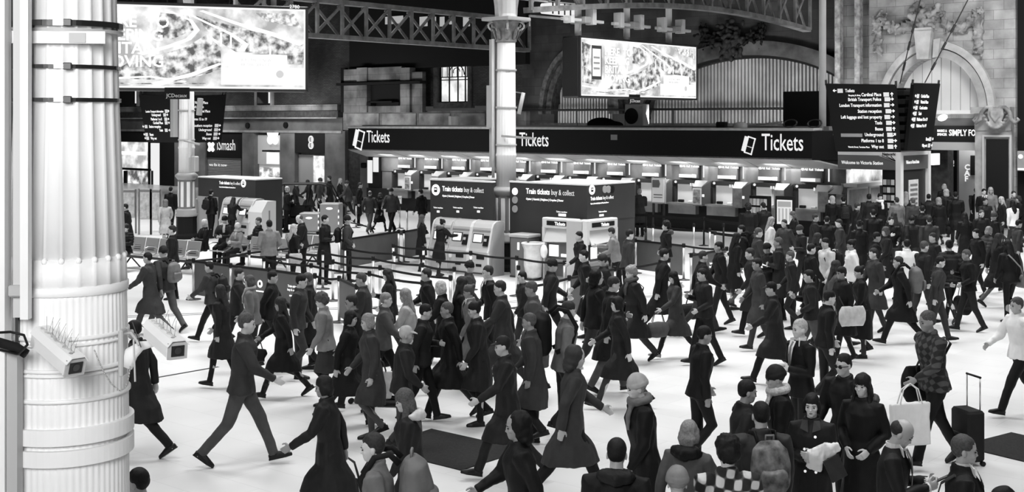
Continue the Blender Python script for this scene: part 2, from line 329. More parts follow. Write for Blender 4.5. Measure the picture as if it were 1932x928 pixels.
def coat(J, sex, kind, pose):
    # kind: jacket, coat (knee), puffer, suit
    mb = MB(); T = J['T']; f = 1.06 if sex == 'm' else .95; x = .024 if kind == 'puffer' else (.004 if kind == 'suit' else .010)
    sit = pose == 'sit'
    low = {'jacket': -.06, 'puffer': -.05, 'suit': -.10, 'coat': -.42, 'long': -.55}[kind]
    if sit: low = -.03
    sec = []
    if low < -.2:
        kx = (J['kneeL'].x+J['kneeR'].x)/2; spread = abs(J['kneeL'].x-J['kneeR'].x)/2
        sec += [(low, .21*f+.03, .165+spread*.95, kx*.6), (low*.6, .21*f+.015, .165+spread*.6, kx*.35), (-.1, .2*f+.01, .155, 0)]
    else: sec += [(low, .2*f+.012+x, .15+x, 0)]
    sec += [(.03, .188*f+x, .136+x, 0), (.15, (.165 if sex == 'm' else .135)+x, .112+x, 0), (.3, .178*f+x, .125+x, .004), (.42, .19*f+x, .132+x, .006), (.485, .175*f+x, .108+x*.6, 0), (.535, .115*f+x*.5, .085, -.004), (.575, .072, .072, -.006)]
    pts = [T(c, 0, z) if z > -.15 else T(0, 0, -.15)+Vector((c, 0, z+.15)) for z, a, b, c in sec]
    mb.tube(pts, [(a, b) for z, a, b, c in sec], 20, side=(0, 1, 0))
    for s in 'LR':
        q = 1 if s == 'L' else -1; w_ = J['wr'+s]
        mb.tube([T(0, q*(SHW[sex]-.06), .495), J['sh'+s]+Vector((0, -q*.008, -.004)), J['sh'+s]*.5+J['el'+s]*.5, J['el'+s], J['el'+s]*.45+w_*.55, w_+J['fa'+s]*.012],
                [.066+x*.6, .070*f+x, .060*f+x, .054*f+x*.8, .047+x*.7, .039+x*.4], 12)
    if kind in ('jacket', 'puffer', 'coat', 'long'):      # collar
        for k in range(14):
            a = 2*math.pi*k/14; a2 = 2*math.pi*(k+1)/14
            mb.tube([T(.062*math.cos(a)-.004, .066*math.sin(a), .575+.012*math.cos(a+math.pi)), T(.062*math.cos(a2)-.004, .066*math.sin(a2), .575+.012*math.cos(a2+math.pi))], .024, 6)
    me = remesh(mb, kind, .0125, 3, .55)
    wrinkle(me, .015 if kind != 'suit' else .009, 7); wrinkle(me, .004, 19)
    if kind == 'puffer': wrinkle(me, .002, 9, .02, 75)
    return me
def trousers(J, pose, slim=False, skirt=False):
    mb = MB(); T = J['T']; k = .82 if slim else 1.0
    mb.tube([T(0, 0, -.09), T(0, 0, -.02), T(0, 0, .07), T(0, 0, .12)], [(.15, .105), (.172, .122), (.158, .112), (.15, .105)], 16, side=(0, 1, 0))
    for s in 'LR':
        h, kn, a = J['hip'+s], J['knee'+s], J['ank'+s]
        mb.tube([h+Vector((0, 0, .02)), h*.6+kn*.4, kn, kn*.5+a*.5, a-J['fu'+s]*.015], [.098, .088*k, .072*k, .062*k, .058*k], 12)
    return wrinkle(remesh(mb, 'trousers', .0125, 3, .55), .008, 10)
def skirtm(J):
    mb = MB(); T = J['T']; kx = (J['kneeL'].x+J['kneeR'].x)/2; sp = abs(J['kneeL'].x-J['kneeR'].x)/2
    mb.tube([T(kx*.6, 0, -.40), T(kx*.3, 0, -.2), T(0, 0, -.02), T(0, 0, .12)], [(.19, .14+sp*.7), (.185, .13+sp*.35), (.172, .122), (.14, .1)], 18, side=(0, 1, 0))
    return wrinkle(remesh(mb, 'skirt', .0125, 3, .55), .007, 9)
def shoe(J, s, kind):
    mb = MB(); a, fd, fu = J['ank'+s], J['fd'+s], J['fu'+s]; sd = fd.cross(fu)
    top = a+fu*.03
    mb.tube([J['heel'+s]+fu*.04-fd*.01, J['heel'+s]+fd*.04+fu*.042, a+fd*.06-fu*.03, J['toe'+s]-fd*.07+fu*.033, J['toe'+s]-fd*.012+fu*.026, J['toe'+s]+fd*.008+fu*.022], [(.026, .03), (.036, .042), (.04, .042), (.046, .032), (.034, .022), (.012, .014)], 12, side=(0, 1, 0))
    if kind == 'boot': top = a*.55+J['knee'+s]*.45
    mb.tube([a-fu*.03, top], [.044, .056 if kind == 'boot' else .043], 12)
    hs = .0
    sole = MB(); 
    for t0, t1, w0, w1 in ((-.02, .09, .034, .036), (.09, .2, .036, .046), (.2, .262, .046, .022)):
        pass
    mb.tube([J['heel'+s]+fd*(-.018)+fu*.009, J['heel'+s]+fd*.08+fu*.009, J['heel'+s]+fd*.18+fu*.009, J['toe'+s]+fd*.012+fu*.009], [(.026, .009), (.036, .009), (.047, .009), (.018, .009)], 10, side=(0, 1, 0))
    return remesh(mb, 'shoe', .0085, 2, .7)
def hairm(J, style):
    mb = MB(); h, M = J['head'], J['hm']; E = lambda c, r: mb.ell(h+M @ Vector(c), r, 18, 12, M); H = lambda *c: h+M @ Vector(c)
    if style == 'bald':       # ring of hair around the back and sides
        E((-.036, 0, .140), (.084, .0815, .074)); amp = .002
        mb2 = mb; 
    else:
        amp = .004
        E((-.016, 0, .158), (.099, .081, .091)); E((-.038, 0, .125), (.072, .076, .076))
        if style == 'curly': E((-.015, 0, .17), (.11, .105, .1)); E((-.05, 0, .12), (.085, .1, .09)); amp = .014
        if style in ('long', 'pony'):
            E((-.01, 0, .162), (.102, .09, .095))
        if style == 'long':
            T = J['T']
            for q in (-1, 1): mb.tube([H(.018, q*.068, .165), H(.0, q*.084, .10), H(-.008, q*.086, .03), T(.04, q*.09, .50), T(.05, q*.09, .44)], [(.02, .022), (.018, .035), (.022, .04), (.028, .036), (.012, .016)], 10, side=(0, 1, 0))
            mb.tube([H(-.05, 0, .15), H(-.065, 0, .07), H(-.07, 0, .0), T(-.105, 0, .46), T(-.12, 0, .36)], [(.07, .05), (.088, .05), (.092, .045), (.09, .035), (.05, .015)], 14, side=(0, 1, 0)); amp = .006
        if style == 'bob':
            for q in (-1, 1): mb.tube([H(.012, q*.07, .165), H(-.006, q*.082, .10), H(-.008, q*.08, .03)], [(.02, .025), (.018, .042), (.014, .032)], 10, side=(0, 1, 0))
            mb.tube([H(-.05, 0, .15), H(-.066, 0, .07), H(-.06, 0, .01)], [(.07, .05), (.088, .048), (.07, .03)], 14, side=(0, 1, 0)); amp = .005
        if style == 'pony': mb.tube([H(-.10, 0, .16), H(-.135, 0, .14), H(-.15, 0, .06), H(-.13, 0, -.04)], [.02, .032, .03, .012], 10)
        if style == 'bun': E((-.105, 0, .2), (.042, .045, .042))
        if style == 'beanie': mb = MB(); E = lambda c, r: mb.ell(h+M @ Vector(c), r, 18, 12, M); E((-.014, 0, .163), (.106, .092, .1)); mb.tube([H(-.016, 0, .125), H(-.014, 0, .165)], [(.094, .108), (.093, .107)], 20, side=(0, 1, 0)); amp = .003
        if style == 'hood': mb = MB(); E = lambda c, r: mb.ell(h+M @ Vector(c), r, 18, 12, M); E((-.035, 0, .145), (.108, .108, .115)); E((-.05, 0, .07), (.09, .105, .1)); E((-.06, 0, .0), (.08, .11, .07)); amp = .008
        if style == 'cap': mb.tube([H(.06, 0, .165), H(.15, 0, .15)], [(.07, .012), (.05, .006)], 12, side=(0, 1, 0))
        if style == 'wrap': mb = MB(); E = lambda c, r: mb.ell(h+M @ Vector(c), r, 18, 12, M); E((-.02, 0, .16), (.105, .09, .095)); E((-.03, 0, .08), (.09, .095, .1)); E((.02, 0, .0), (.085, .09, .06)); amp = .006
    me = remesh(mb, 'hair', .009, 2, .6)
    return wrinkle(me, amp, 26 if style != 'curly' else 34)
def eyesm(J, sex):
    h, M = J['head'], J['hm']; k = 1.0 if sex == 'm' else .94; out = []
    for q in (-1, 1):
        mb = MB()
        mb.ell(h+M @ Vector((.0805*k, q*.030, .113)), (.0105, .0140, .0062), 10, 7, M)
        mb.tube([h+M @ Vector((.092*k, q*.014, .133)), h+M @ Vector((.092*k, q*.032, .138)), h+M @ Vector((.080*k, q*.05, .133))], [.003, .0042, .002], 6)
        out.append(mb.mesh('eye', True))
    return out
def scarfm(J, big=False):
    mb = MB(); T = J['T']; n = 18
    for k in range(n):
        a, a2 = 2*math.pi*k/n, 2*math.pi*(k+1)/n; rr = .088 if big else .074
        mb.tube([T(rr*math.cos(a), rr*.98*math.sin(a), .592-.012*math.cos(a)), T(rr*math.cos(a2), rr*.98*math.sin(a2), .592-.012*math.cos(a2))], .042 if big else .033, 8)
    mb.tube([T(.08, .03, .57), T(.14, .045, .46), T(.15, .05, .33)], [(.04, .03), (.045, .018), (.045, .01)], 8, side=(0, 1, 0))
    return wrinkle(remesh(mb, 'scarf', .011, 2, .6), .008, 22)
def furhood(J):
    mb = MB(); T = J['T']
    mb.tube([T(-.02, -.13, .545), T(-.09, -.09, .56), T(-.13, 0, .55), T(-.09, .09, .56), T(-.02, .13, .545)], [.03, .055, .065, .055, .03], 12)
    return wrinkle(remesh(mb, 'hood', .011, 2, .6), .012, 24)
_bc = {}
def cached(key, fn):
    if key not in _bc: _bc[key] = fn()
    return _bc[key]
def cloth(name, g, rough=.62, var=.18):
    m = mat('cloth_'+name, g, rough, var=var, scale=9, bump=.12, bscale=160); m.node_tree.nodes['Principled BSDF'].inputs['Specular IOR Level'].default_value = .18 if g < .1 else .35; return m
CL = {'black': cloth('black', .006), 'soft': cloth('soft_black', .012), 'char': cloth('charcoal', .032), 'dark': cloth('dark', .065), 'mid': cloth('mid', .12), 'grey': cloth('grey', .19), 'lgrey': cloth('light_grey', .34), 'light': cloth('light', .52), 'white': cloth('white', .74, var=.05)}
def checker(name, a, b, mid, size, diag=0):
    m, n, bs = nt(name); bs.inputs['Roughness'].default_value = .85
    tc = n.nodes.new('ShaderNodeTexCoord'); mp = n.nodes.new('ShaderNodeMapping'); n.links.new(tc.outputs['Object'], mp.inputs['Vector']); mp.inputs['Rotation'].default_value = (R(diag), 0, R(diag*.5))
    ws = []
    for ax in ('Y', 'Z'):
        wv = n.nodes.new('ShaderNodeTexWave'); wv.bands_direction = ax; wv.inputs['Scale'].default_value = size; n.links.new(mp.outputs['Vector'], wv.inputs['Vector']); ws.append(wv)
    ad = n.nodes.new('ShaderNodeMath'); ad.operation = 'ADD'; n.links.new(ws[0].outputs['Fac'], ad.inputs[0]); n.links.new(ws[1].outputs['Fac'], ad.inputs[1])
    cr = n.nodes.new('ShaderNodeValToRGB'); e = cr.color_ramp.elements; e[0].position = .45; e[0].color = (a, a, a, 1); e[1].position = .62; e[1].color = (b, b, b, 1); x = e.new(.53); x.color = (mid, mid, mid, 1)
    dv = n.nodes.new('ShaderNodeMath'); dv.operation = 'MULTIPLY'; dv.inputs[1].default_value = .5
    n.links.new(ad.outputs[0], dv.inputs[0]); n.links.new(dv.outputs[0], cr.inputs['Fac']); n.links.new(cr.outputs['Color'], bs.inputs['Base Color'])
    return m
CL['plaid'] = checker('cloth_plaid', .012, .6, .1, 3.2, 35); CL['check'] = checker('cloth_dark_check', .008, .06, .025, 4.0, 5)
CL['camo'] = mat('cloth_camo', .12, .8, var=.8, scale=14, bump=.3, bscale=30); CL['knit'] = mat('cloth_knit', .2, .9, var=.25, scale=60, bump=.5, bscale=120)
CL['stripe'] = mat('cloth_ribbed', .42, .9, var=.3, scale=50, bump=.3, bscale=90)
SKIN = {k: mat('skin_'+k, v, .5) for k, v in (('pale', .55), ('light', .42), ('tan', .27), ('brown', .13))}
HAIR = {k: mat('hair_'+k, v, .55, var=.35, scale=60, bump=.3, bscale=200) for k, v in (('black', .008), ('brown', .025), ('mid', .07), ('fair', .2), ('blond', .38), ('white', .6))}
EYE_M = mat('eye_dark', .03, .3); SHOE_M = mat('shoe_black', .012, .35); SHOE_L = mat('shoe_pale', .25, .5)
def put(name, me, m, par):
    o = bpy.data.objects.new(name, me)
    if not me.materials: me.materials.append(None)
    col.objects.link(o); o.material_slots[0].link = 'OBJECT'; o.material_slots[0].material = m; o.parent = par; return o
PEOPLE = []
def person(px, hy, face, label, pose='walk_a', sex='m', top='jacket', tc='black', legs='trousers', lc='black', hair='short', hc='black', skin='light', h=None, foot=None, scarf=None, fur=None, shoes='shoe', sc_=None, Y=None, group=None, z0=0.0, hp=None, yaw=None):
    h = h or (1.76 if sex == 'm' else 1.64)
    sit = pose == 'sit'
    if Y is None:
        if foot is not None: Y = FPX*EYE/(foot-HY); h = min(1.93, max(1.5, EYE-(hy-HY)*Y/FPX)) if not sit else h
        else: Y = FPX*(EYE-(h if not sit else h*.765))/(hy-HY)
    g = {0: 0}; ang = R(face)
    root = thing('person', label, 'person', P(px, Y), ang, group, h/1.77)
    root.location.z = z0
    vox = .0065 if Y < 13 else .011
    J, bme = cached(('b', pose, sex, vox), lambda: body(pose, sex, vox))
    put('body', bme, SKIN[skin], root)
    put('coat' if top in ('coat', 'long') else 'jacket', cached(('c', pose, sex, top), lambda: coat(J, sex, top, pose)), CL[tc], root)
    if legs == 'skirt':
        put('skirt', cached(('k', pose, sex), lambda: skirtm(J)), CL[lc], root)
        put('tights', cached(('t', pose, True), lambda: trousers(J, pose, True)), CL['soft'], root)
    else: put('trousers' if legs == 'trousers' else 'leggings', cached(('t', pose, legs != 'trousers'), lambda: trousers(J, pose, legs != 'trousers')), CL[lc], root)
    for s in 'LR': put('boot' if shoes == 'boot' else 'shoe', cached(('s', pose, s, shoes == 'boot'), lambda: shoe(J, s, shoes)), SHOE_L if shoes == 'pale' else SHOE_M, root)
    hn = {'beanie': 'beanie', 'hood': 'hood', 'cap': 'cap', 'wrap': 'headscarf'}.get(hair, 'hair')
    if hair != 'none': put(hn, cached(('h', pose, hair), lambda: hairm(J, hair)), (CL[hc] if hc in CL and hn != 'hair' else HAIR.get(hc, HAIR['black'])), root)
    if Y < 24:
        for em in cached(('e', pose, sex), lambda: eyesm(J, sex)): put('eye', em, EYE_M, root)
    if scarf: put('scarf', cached(('f', pose, scarf[0]), lambda: scarfm(J, scarf[0] == 'big')), CL[scarf[1]], root)
    if fur: put('hood', cached(('u', pose), lambda: furhood(J)), CL[fur], root)
    PEOPLE.append((root, J, Y)); root['_J'] = len(PEOPLE)-1
    return root
def plocal(root, v):      # a point of the person's skeleton frame in the world
    i = root['_J']; return Matrix.Translation(root.location) @ Matrix.Rotation(root.rotation_euler.z, 4, 'Z') @ Matrix.Diagonal((root.scale[0],)*3+(1,)) @ Vector(v)
# ------------------------------------------------------------------ luggage
def backpack(root, label, m='black', big=1.0, group=None):
    i = root['_J']; J = PEOPLE[i][1]; T = J['T']; k = root.scale[0]
    o = thing('backpack', label, 'backpack', plocal(root, T(-.125, 0, .12)), root.rotation_euler.z, group, k*big)
    mb = MB(); mb.tube([(-.11, 0, 0), (-.12, 0, .05), (-.13, 0, .2), (-.115, 0, .33), (-.09, 0, .39)], [(.12, .07), (.15, .105), (.155, .11), (.14, .09), (.08, .04)], 16, side=(0, 1, 0))
    top = o; o = put('bag_body', wrinkle(remesh(mb, 'bag', .014, 3), .008, 9), CL[m], o)
    mb = MB(); mb.tube([(-.215, 0, .03), (-.235, 0, .08), (-.235, 0, .17), (-.21, 0, .2)], [(.09, .02), (.115, .035), (.11, .035), (.09, .015)], 14, side=(0, 1, 0)); put('pocket', remesh(mb, 'pocket', .012, 2), CL[m], o)
    mb = MB(); mb.tube([(-.1, -.03, .385), (-.1, -.03, .43), (-.1, .03, .43), (-.1, .03, .385)], .009, 6); mb.build('handle', CL['grey'], o, True)
    for q in (-1, 1): mb = MB(); mb.tube([(-.03, q*.075, .36), (.03, q*.085, .42), (.16/big, q*.09, .40), (.275/big, q*.095, .26), (.20/big, q*.12, .1), (-.0, q*.13, .04)], [(.02, .008)]*6, 8); mb.build('strap', CL['black'], top, True)
    return top
def handbag(root, label, m='black', hand_='R', size=1.0, kind='handbag', group=None, hang=.0):
    i = root['_J']; J = PEOPLE[i][1]; k = root.scale[0]; wr = J['wr'+hand_]+J['fa'+hand_]*.085
    o = thing(kind, label, 'bag', plocal(root, wr), root.rotation_euler.z, group, k)
    sx, sz = .17*size, .26*size; dr = .16*size
    mb = MB()
    if kind in ('shopping_bag', 'tote_bag'):
        mb.add([(-sx, -.06, -dr-sz*1.3), (sx, -.06, -dr-sz*1.3), (sx, .06, -dr-sz*1.3), (-sx, .06, -dr-sz*1.3), (-sx*1.05, -.03, -dr), (sx*1.05, -.03, -dr), (sx*1.05, .03, -dr), (-sx*1.05, .03, -dr)], [(0, 3, 2, 1), (4, 5, 6, 7), (0, 1, 5, 4), (1, 2, 6, 5), (2, 3, 7, 6), (3, 0, 4, 7)])
    else: mb.tube([(-sx, 0, -dr-sz*.55), (-sx*.9, 0, -dr-sz*.5), (0, 0, -dr-sz*.5), (sx*.9, 0, -dr-sz*.5), (sx, 0, -dr-sz*.55)], [(.06*size, .05), (.075*size, sz*.46), (.09*size, sz*.52), (.075*size, sz*.46), (.06*size, .05)], 14, side=(0, 1, 0))
    put('bag_body', wrinkle(remesh(mb, 'bag', .014, 2), .006, 12), CL[m], o)
    for q in (-1, 1): mb = MB(); mb.tube([(-sx*.6, q*.03, -dr-.01), (-sx*.4, q*.02, -dr*.3), (0, q*.006, .0), (sx*.4, q*.02, -dr*.3), (sx*.6, q*.03, -dr-.01)], .008, 6); mb.build('handle', CL['char'] if m != 'white' else CL['white'], o, True)
    return o
def crossbag(root, label, m='grey', size=1.0, side=-1, group=None):
    i = root['_J']; J = PEOPLE[i][1]; T = J['T']; k = root.scale[0]
    o = thing('shoulder_bag', label, 'bag', plocal(root, T(-.03, side*.25, -.05)), root.rotation_euler.z, group, k)
    mb = MB(); mb.tube([(-.17*size, 0, 0), (-.14*size, 0, 0), (.14*size, 0, 0), (.17*size, 0, 0)], [(.04, .07*size), (.055, .125*size), (.055, .125*size), (.04, .07*size)], 14, side=(0, 1, 0))
    put('bag_body', wrinkle(remesh(mb, 'bag', .014, 2), .006, 12), CL[m], o)
    mb = MB(); s = side
    mb.tube([(-.12, -s*.02, .1), (-.15, -s*.14, .32), (-.125, -s*.31, .50), (-.03, -s*.34, .575), (.09, -s*.32, .53), (.17, -s*.2, .36), (.15, -s*.06, .2), (.12, -s*.02, .1)], [(.018, .006)]*8, 8); mb.build('strap', CL['char'] if m != 'grey' else CL[m], o, True)
    return o
def suitcase(loc, rz, label, m, hgt=.55, tilt=0, group=None):
    o = thing('suitcase', label, 'suitcase', loc, rz, group)
    M = Matrix.Rotation(R(tilt), 4, 'Y')
    MB().bbox(-.12, .12, -.19, .19, .05, .05+hgt, .03).xf(M).build('case_shell', m, o)
    mb = MB(); mb.bbox(-.135, -.118, -.15, .15, .12, .05+hgt*.55, .01).xf(M).build('pocket', m, o)
    for q in (-1, 1):
        MB().tube([(.08, q*.13, .05+hgt), (.08, q*.13, .45+hgt)], .008, 8).xf(M).build('handle_rod', STEEL, o, True)
        MB().tube([(.09, q*.15, .03), (.09, q*.19, .03)], .03, 12).xf(M).build('wheel', BLACK, o)
    MB().tube([(.08, -.14, .45+hgt), (.08, .14, .45+hgt)], .014, 8).xf(M).build('grip', BLACK, o, True)
    return o
# ------------------------------------------------------------------ the setting
def grid(mb, name, m, smooth=False): return mb.build(name, m, None, smooth, loc=(0, 0, 0), rz=AZ)
FLOORM = brick('pale_floor_tiles', .70, .74, .58, 1.2, .6, rough=.28, msize=.004, var=.07, axes='XY', bump=.03, nscale=.5)
struct(grid(MB().box(-95, 40, -25, 60, -.2, 0), 'floor', FLOORM))
struct(grid(MB().box(-95, 40, -25, 60, 14, 14.2), 'ceiling', SOOT))
DW, DS, DT, DF = 47.4, 46.5, 41.39, 40.2
def sx(px, d=DW): return S(px, d)
def zx(px, py, d=DW): return Z(px, py, d)
# drain channels in the floor
def channel(name, a, b, w_=.07):
    a, b = G(*a), G(*b); d_ = (b-a).normalized(); n = Vector((-d_.y, d_.x, 0))
    for k in (-1, 1):
        p, q = a+n*k*w_, b+n*k*w_
        struct(MB().add([p-n*.018, q-n*.018, q+n*.018, p+n*.018]+[v+Vector((0, 0, .004)) for v in (p-n*.018, q-n*.018, q+n*.018, p+n*.018)], [(0,1,2,3),(4,7,6,5),(0,4,5,1),(1,5,6,2),(2,6,7,3),(3,7,4,0)]).build(name, mat('channel_dark', .05, .6)))
channel('floor_channel', (225, 598), (1935, 532), .10)
channel('floor_channel', (298, 712), (412, 692), .012)
# upper walls
sA, sB, sC, sD = sx(120), sx(642), sx(985), sx(1648)
def wallbox(name, s0, s1, z0, z1, m, d0=DW, th=.6): return struct(grid(MB().box(s0, s1, d0, d0+th, z0, z1), name, m))
zl = zx(560, 203)
wallbox('wall_left', sA, sB, zl, 14, BRICK)
# brick wall around the stained glass window
w0, w1 = sx(826), sx(884); wz0, wz1 = zx(855, 193), zx(855, 117)
MBw = MB().box(sB, w0, DW, DW+.6, zl, 14).box(w1, sC, DW, DW+.6, zl, 14).box(w0, w1, DW, DW+.6, zl, wz0).box(w0, w1, DW, DW+.6, wz1, 14)
struct(grid(MBw, 'wall_back', BRICK))
g_ = emis('window_glow', .95, 1.0, lo=.55, scale=1.2)
f = struct(grid(MB().box(w0, w1, DW+.25, DW+.28, wz0, wz1), 'window_1', g_))
bars = MB(); ww, wh = w1-w0, wz1-wz0
for k in (0, 1, 2, 3): x = w0+ww*(0, .28, .56, .8)[k]; bars.box(x, x+.05, DW+.18, DW+.25, wz0, wz1)
for z in (.0, .55, .62, .97): bars.box(w0, w1, DW+.18, DW+.25, wz0+wh*z, wz0+wh*z+.05)
for k in range(12):
    a, b = math.pi*k/12, math.pi*(k+1)/12; c0 = w0+ww*.53
    bars.beam((c0+math.cos(a)*ww*.25, DW+.2, wz0+wh*.68+math.sin(a)*wh*.25), (c0+math.cos(b)*ww*.25, DW+.2, wz0+wh*.68+math.sin(b)*wh*.25), .04)
    bars.beam((c0+math.cos(a)*ww*.11, DW+.2, wz0+wh*.76+math.sin(a)*wh*.1), (c0+math.cos(a+.6)*ww*.11, DW+.2, wz0+wh*.76+math.sin(a+.6)*wh*.1), .03)
for k in range(6): bars.box(w0+ww*(.06+.16*k), w0+ww*(.06+.16*k)+.02, DW+.19, DW+.23, wz0+wh*.62, wz1)
grid(bars, 'window_frame', BLACK).parent = None; bpy.data.objects['window_frame'].parent = f; bpy.data.objects['window_frame'].rotation_euler = (0, 0, 0)
fr = MB()
for a, b, c, d_ in ((w0-.25, w1+.25, wz0-.3, wz0), (w0-.25, w0, wz0, wz1), (w1, w1+.25, wz0, wz1), (w0-.35, w1+.35, wz1, wz1+.25)): fr.box(a, b, DW-.08, DW+.2, c, d_)
struct(grid(fr, 'trim_1', mat('dim_stone', .06, .8, var=.4)))
# dark recess above the stone dormer
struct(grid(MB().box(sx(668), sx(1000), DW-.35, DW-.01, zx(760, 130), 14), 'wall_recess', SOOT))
# stone dormer on the wall
def px_box(mb, x0, x1, y0, y1, d, th):     # a box standing proud of the plane d
    xm = (x0+x1)/2; return mb.box(S(x0, d), S(x1, d), d-th, d+.02, Z(xm, y1, d), Z(xm, y0, d))
dm = MB(); dk = MB(); D0 = DW-.36
for x0, x1, y0, y1, th in ((655, 683, 131, 212, .25), (683, 702, 128, 212, .4), (765, 783, 128, 212, .4), (783, 803, 136, 212, .25), (702, 765, 127, 156, .3), (702, 765, 200, 212, .3)): px_box(dm, x0, x1, y0, y1, D0, th)
struct(grid(dm, 'trim_2', STONE))
for x0, x1, y0, y1, th in ((648, 806, 155, 160, .55), (702, 765, 160, 200, .1), (704, 712, 193, 199, .5), (756, 765, 193, 199, .5), (714, 754, 191, 194, .6), (648, 656, 128, 212, .2)): px_box(dk, x0, x1, y0, y1, D0, th)
struct(grid(dk, 'trim_3', SOOT))
# ledge and cornice above the shops, pilaster beside the ticket office
lg = MB(); px_box(lg, 150, 645, 200, 210, DW, .35); struct(grid(lg, 'trim_4', STONE))
lg = MB(); px_box(lg, 150, 650, 211, 222, DW, .5); struct(grid(lg, 'trim_5', mat('dark_cornice', .05, .7, var=.4)))
lg = MB(); px_box(lg, 150, 650, 222, 224, DW, .6); px_box(lg, 150, 650, 245, 249, DW, .25); struct(grid(lg, 'trim_6', TRIM))
lg = MB(); px_box(lg, 150, 650, 224, 245, DW, .15); struct(grid(lg, 'wall_frieze', mat('frieze', .11, .7, var=.4, scale=1)))
lg = MB(); px_box(lg, 655, 1000, 209, 246, DW, .3); struct(grid(lg, 'wall_parapet', STONE))
for k, (x0, x1) in enumerate(((655, 716), (722, 786), (792, 850), (858, 915))):
    lg = MB(); px_box(lg, x0, x1, 214, 236, DW-.3, .06); struct(grid(lg, 'trim_%d' % (7+k), mat('parapet_panel', .3, .8, var=.5, scale=1.4)))
lg = MB(); px_box(lg, 820, 828, 217, 235, DW-.5, .3); lg2 = grid(MB().lathe([(.28, zx(824, 240)), (.28, zx(824, 220)), (.2, zx(824, 219))], 14, (sx(856, DW-1), DW-1)), 'chimney_pot', WHITE); tag(lg2, 'short white round pot standing on the ticket hall roof left of the middle column', 'pot')
# sooty arches behind the ticket hall
def arch_wall(name, s0, s1, z0, z1, opens, m, d0=DW, th=.6):
    mb = MB(); cur = s0
    for sc_, hw, zs, rise, zb in sorted(opens):
        mb.box(cur, sc_-hw, d0, d0+th, z0, z1)
        if zb > z0: mb.box(sc_-hw, sc_+hw, d0, d0+th, z0, zb)
        N = 26
        for k in range(N):
            t0, t1 = -1+2*k/N, -1+2*(k+1)/N
            h0, h1 = zs+rise*math.sqrt(max(0, 1-t0*t0)), zs+rise*math.sqrt(max(0, 1-t1*t1)); a, b = sc_+hw*t0, sc_+hw*t1
            mb.add([(a, d0, h0), (b, d0, h1), (b, d0, z1), (a, d0, z1), (a, d0+th, h0), (b, d0+th, h1), (b, d0+th, z1), (a, d0+th, z1)], [(0,1,2,3),(7,6,5,4),(0,4,5,1),(3,2,6,7),(0,3,7,4),(1,5,6,2)])
        cur = sc_+hw
    mb.box(cur, s1, d0, d0+th, z0, z1); return struct(grid(mb, name, m))
def arch_ring(sc_, zs, hw, rise, wd, y0, y1, k0=0, k1=1, N=36):
    mb = MB()
    for k in range(N):
        t0, t1 = math.pi*(k0+(k1-k0)*k/N), math.pi*(k0+(k1-k0)*(k+1)/N)
        ps = []
        for t in (t0, t1):
            for e in (0, wd): ps.append((sc_+math.cos(t)*(hw+e), zs+math.sin(t)*(rise+e)))
        a, b, c, d_ = ps
        mb.add([(a[0], y0, a[1]), (b[0], y0, b[1]), (d_[0], y0, d_[1]), (c[0], y0, c[1]), (a[0], y1, a[1]), (b[0], y1, b[1]), (d_[0], y1, d_[1]), (c[0], y1, c[1])], [(0,1,2,3),(7,6,5,4),(0,4,5,1),(3,2,6,7),(0,3,7,4),(1,5,6,2)])
    return mb
zr = zx(1100, 232)
a1 = (sx(1099), (sx(1154)-sx(1045))/2, zx(1100, 215), zx(1100, 112)-zx(1100, 215), zr)
a2c = sx(1415); a2 = (a2c, (sx(1622)-sx(1200))/2, zx(1415, 232), zx(1415, 110)-zx(1415, 232), zr)
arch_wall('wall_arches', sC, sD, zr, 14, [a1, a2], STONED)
wallbox('wall_rear', sB, sD+3, 0, zr, mat('rear_plaster', .05, .8, var=.4))
CORR = mat('corrugated_sheet', .34, .5, .2, var=.35, scale=.7)
for nm, a in (('corrugated_panel', a1), ('corrugated_panel', a2)):
    mb = MB(); s0, s1 = a[0]-a[1]-.2, a[0]+a[1]+.2; n = int((s1-s0)/.17); zz = a[2]+a[3]+.3
    vs = []; fs = []; q = 0
    for k in range(n):
        for u, y in ((0, DW+.30), (.09, DW+.30), (.10, DW+.44), (.16, DW+.44)): vs += [(s0+k*.17+u, y, zr), (s0+k*.17+u, y, zz)]; q += 1
    for k in range(q-1): fs.append((2*k, 2*k+2, 2*k+3, 2*k+1))
    mb.add(vs, fs); struct(grid(mb, 'wall_infill', CORR))
struct(grid(arch_ring(a1[0], a1[2], a1[1], a1[3], .32, DW-.25, DW+.1), 'trim_12', mat('arch_soot', .05, .8, var=.6)))
struct(grid(arch_ring(a1[0], a1[2], a1[1]+.42, a1[3]+.42, .25, DW-.4, DW+.1), 'trim_13', mat('arch_soot2', .08, .8, var=.6)))
struct(grid(arch_ring(a2[0], a2[2], a2[1], a2[3], .12, DW-.2, DW+.1), 'trim_14', SOOT))
struct(grid(arch_ring(a2[0], a2[2], a2[1]+.12, a2[3]+.12, .62, DW-.35, DW+.1), 'trim_15', mat('arch_stone', .06, .8, var=.7, scale=1.2)))
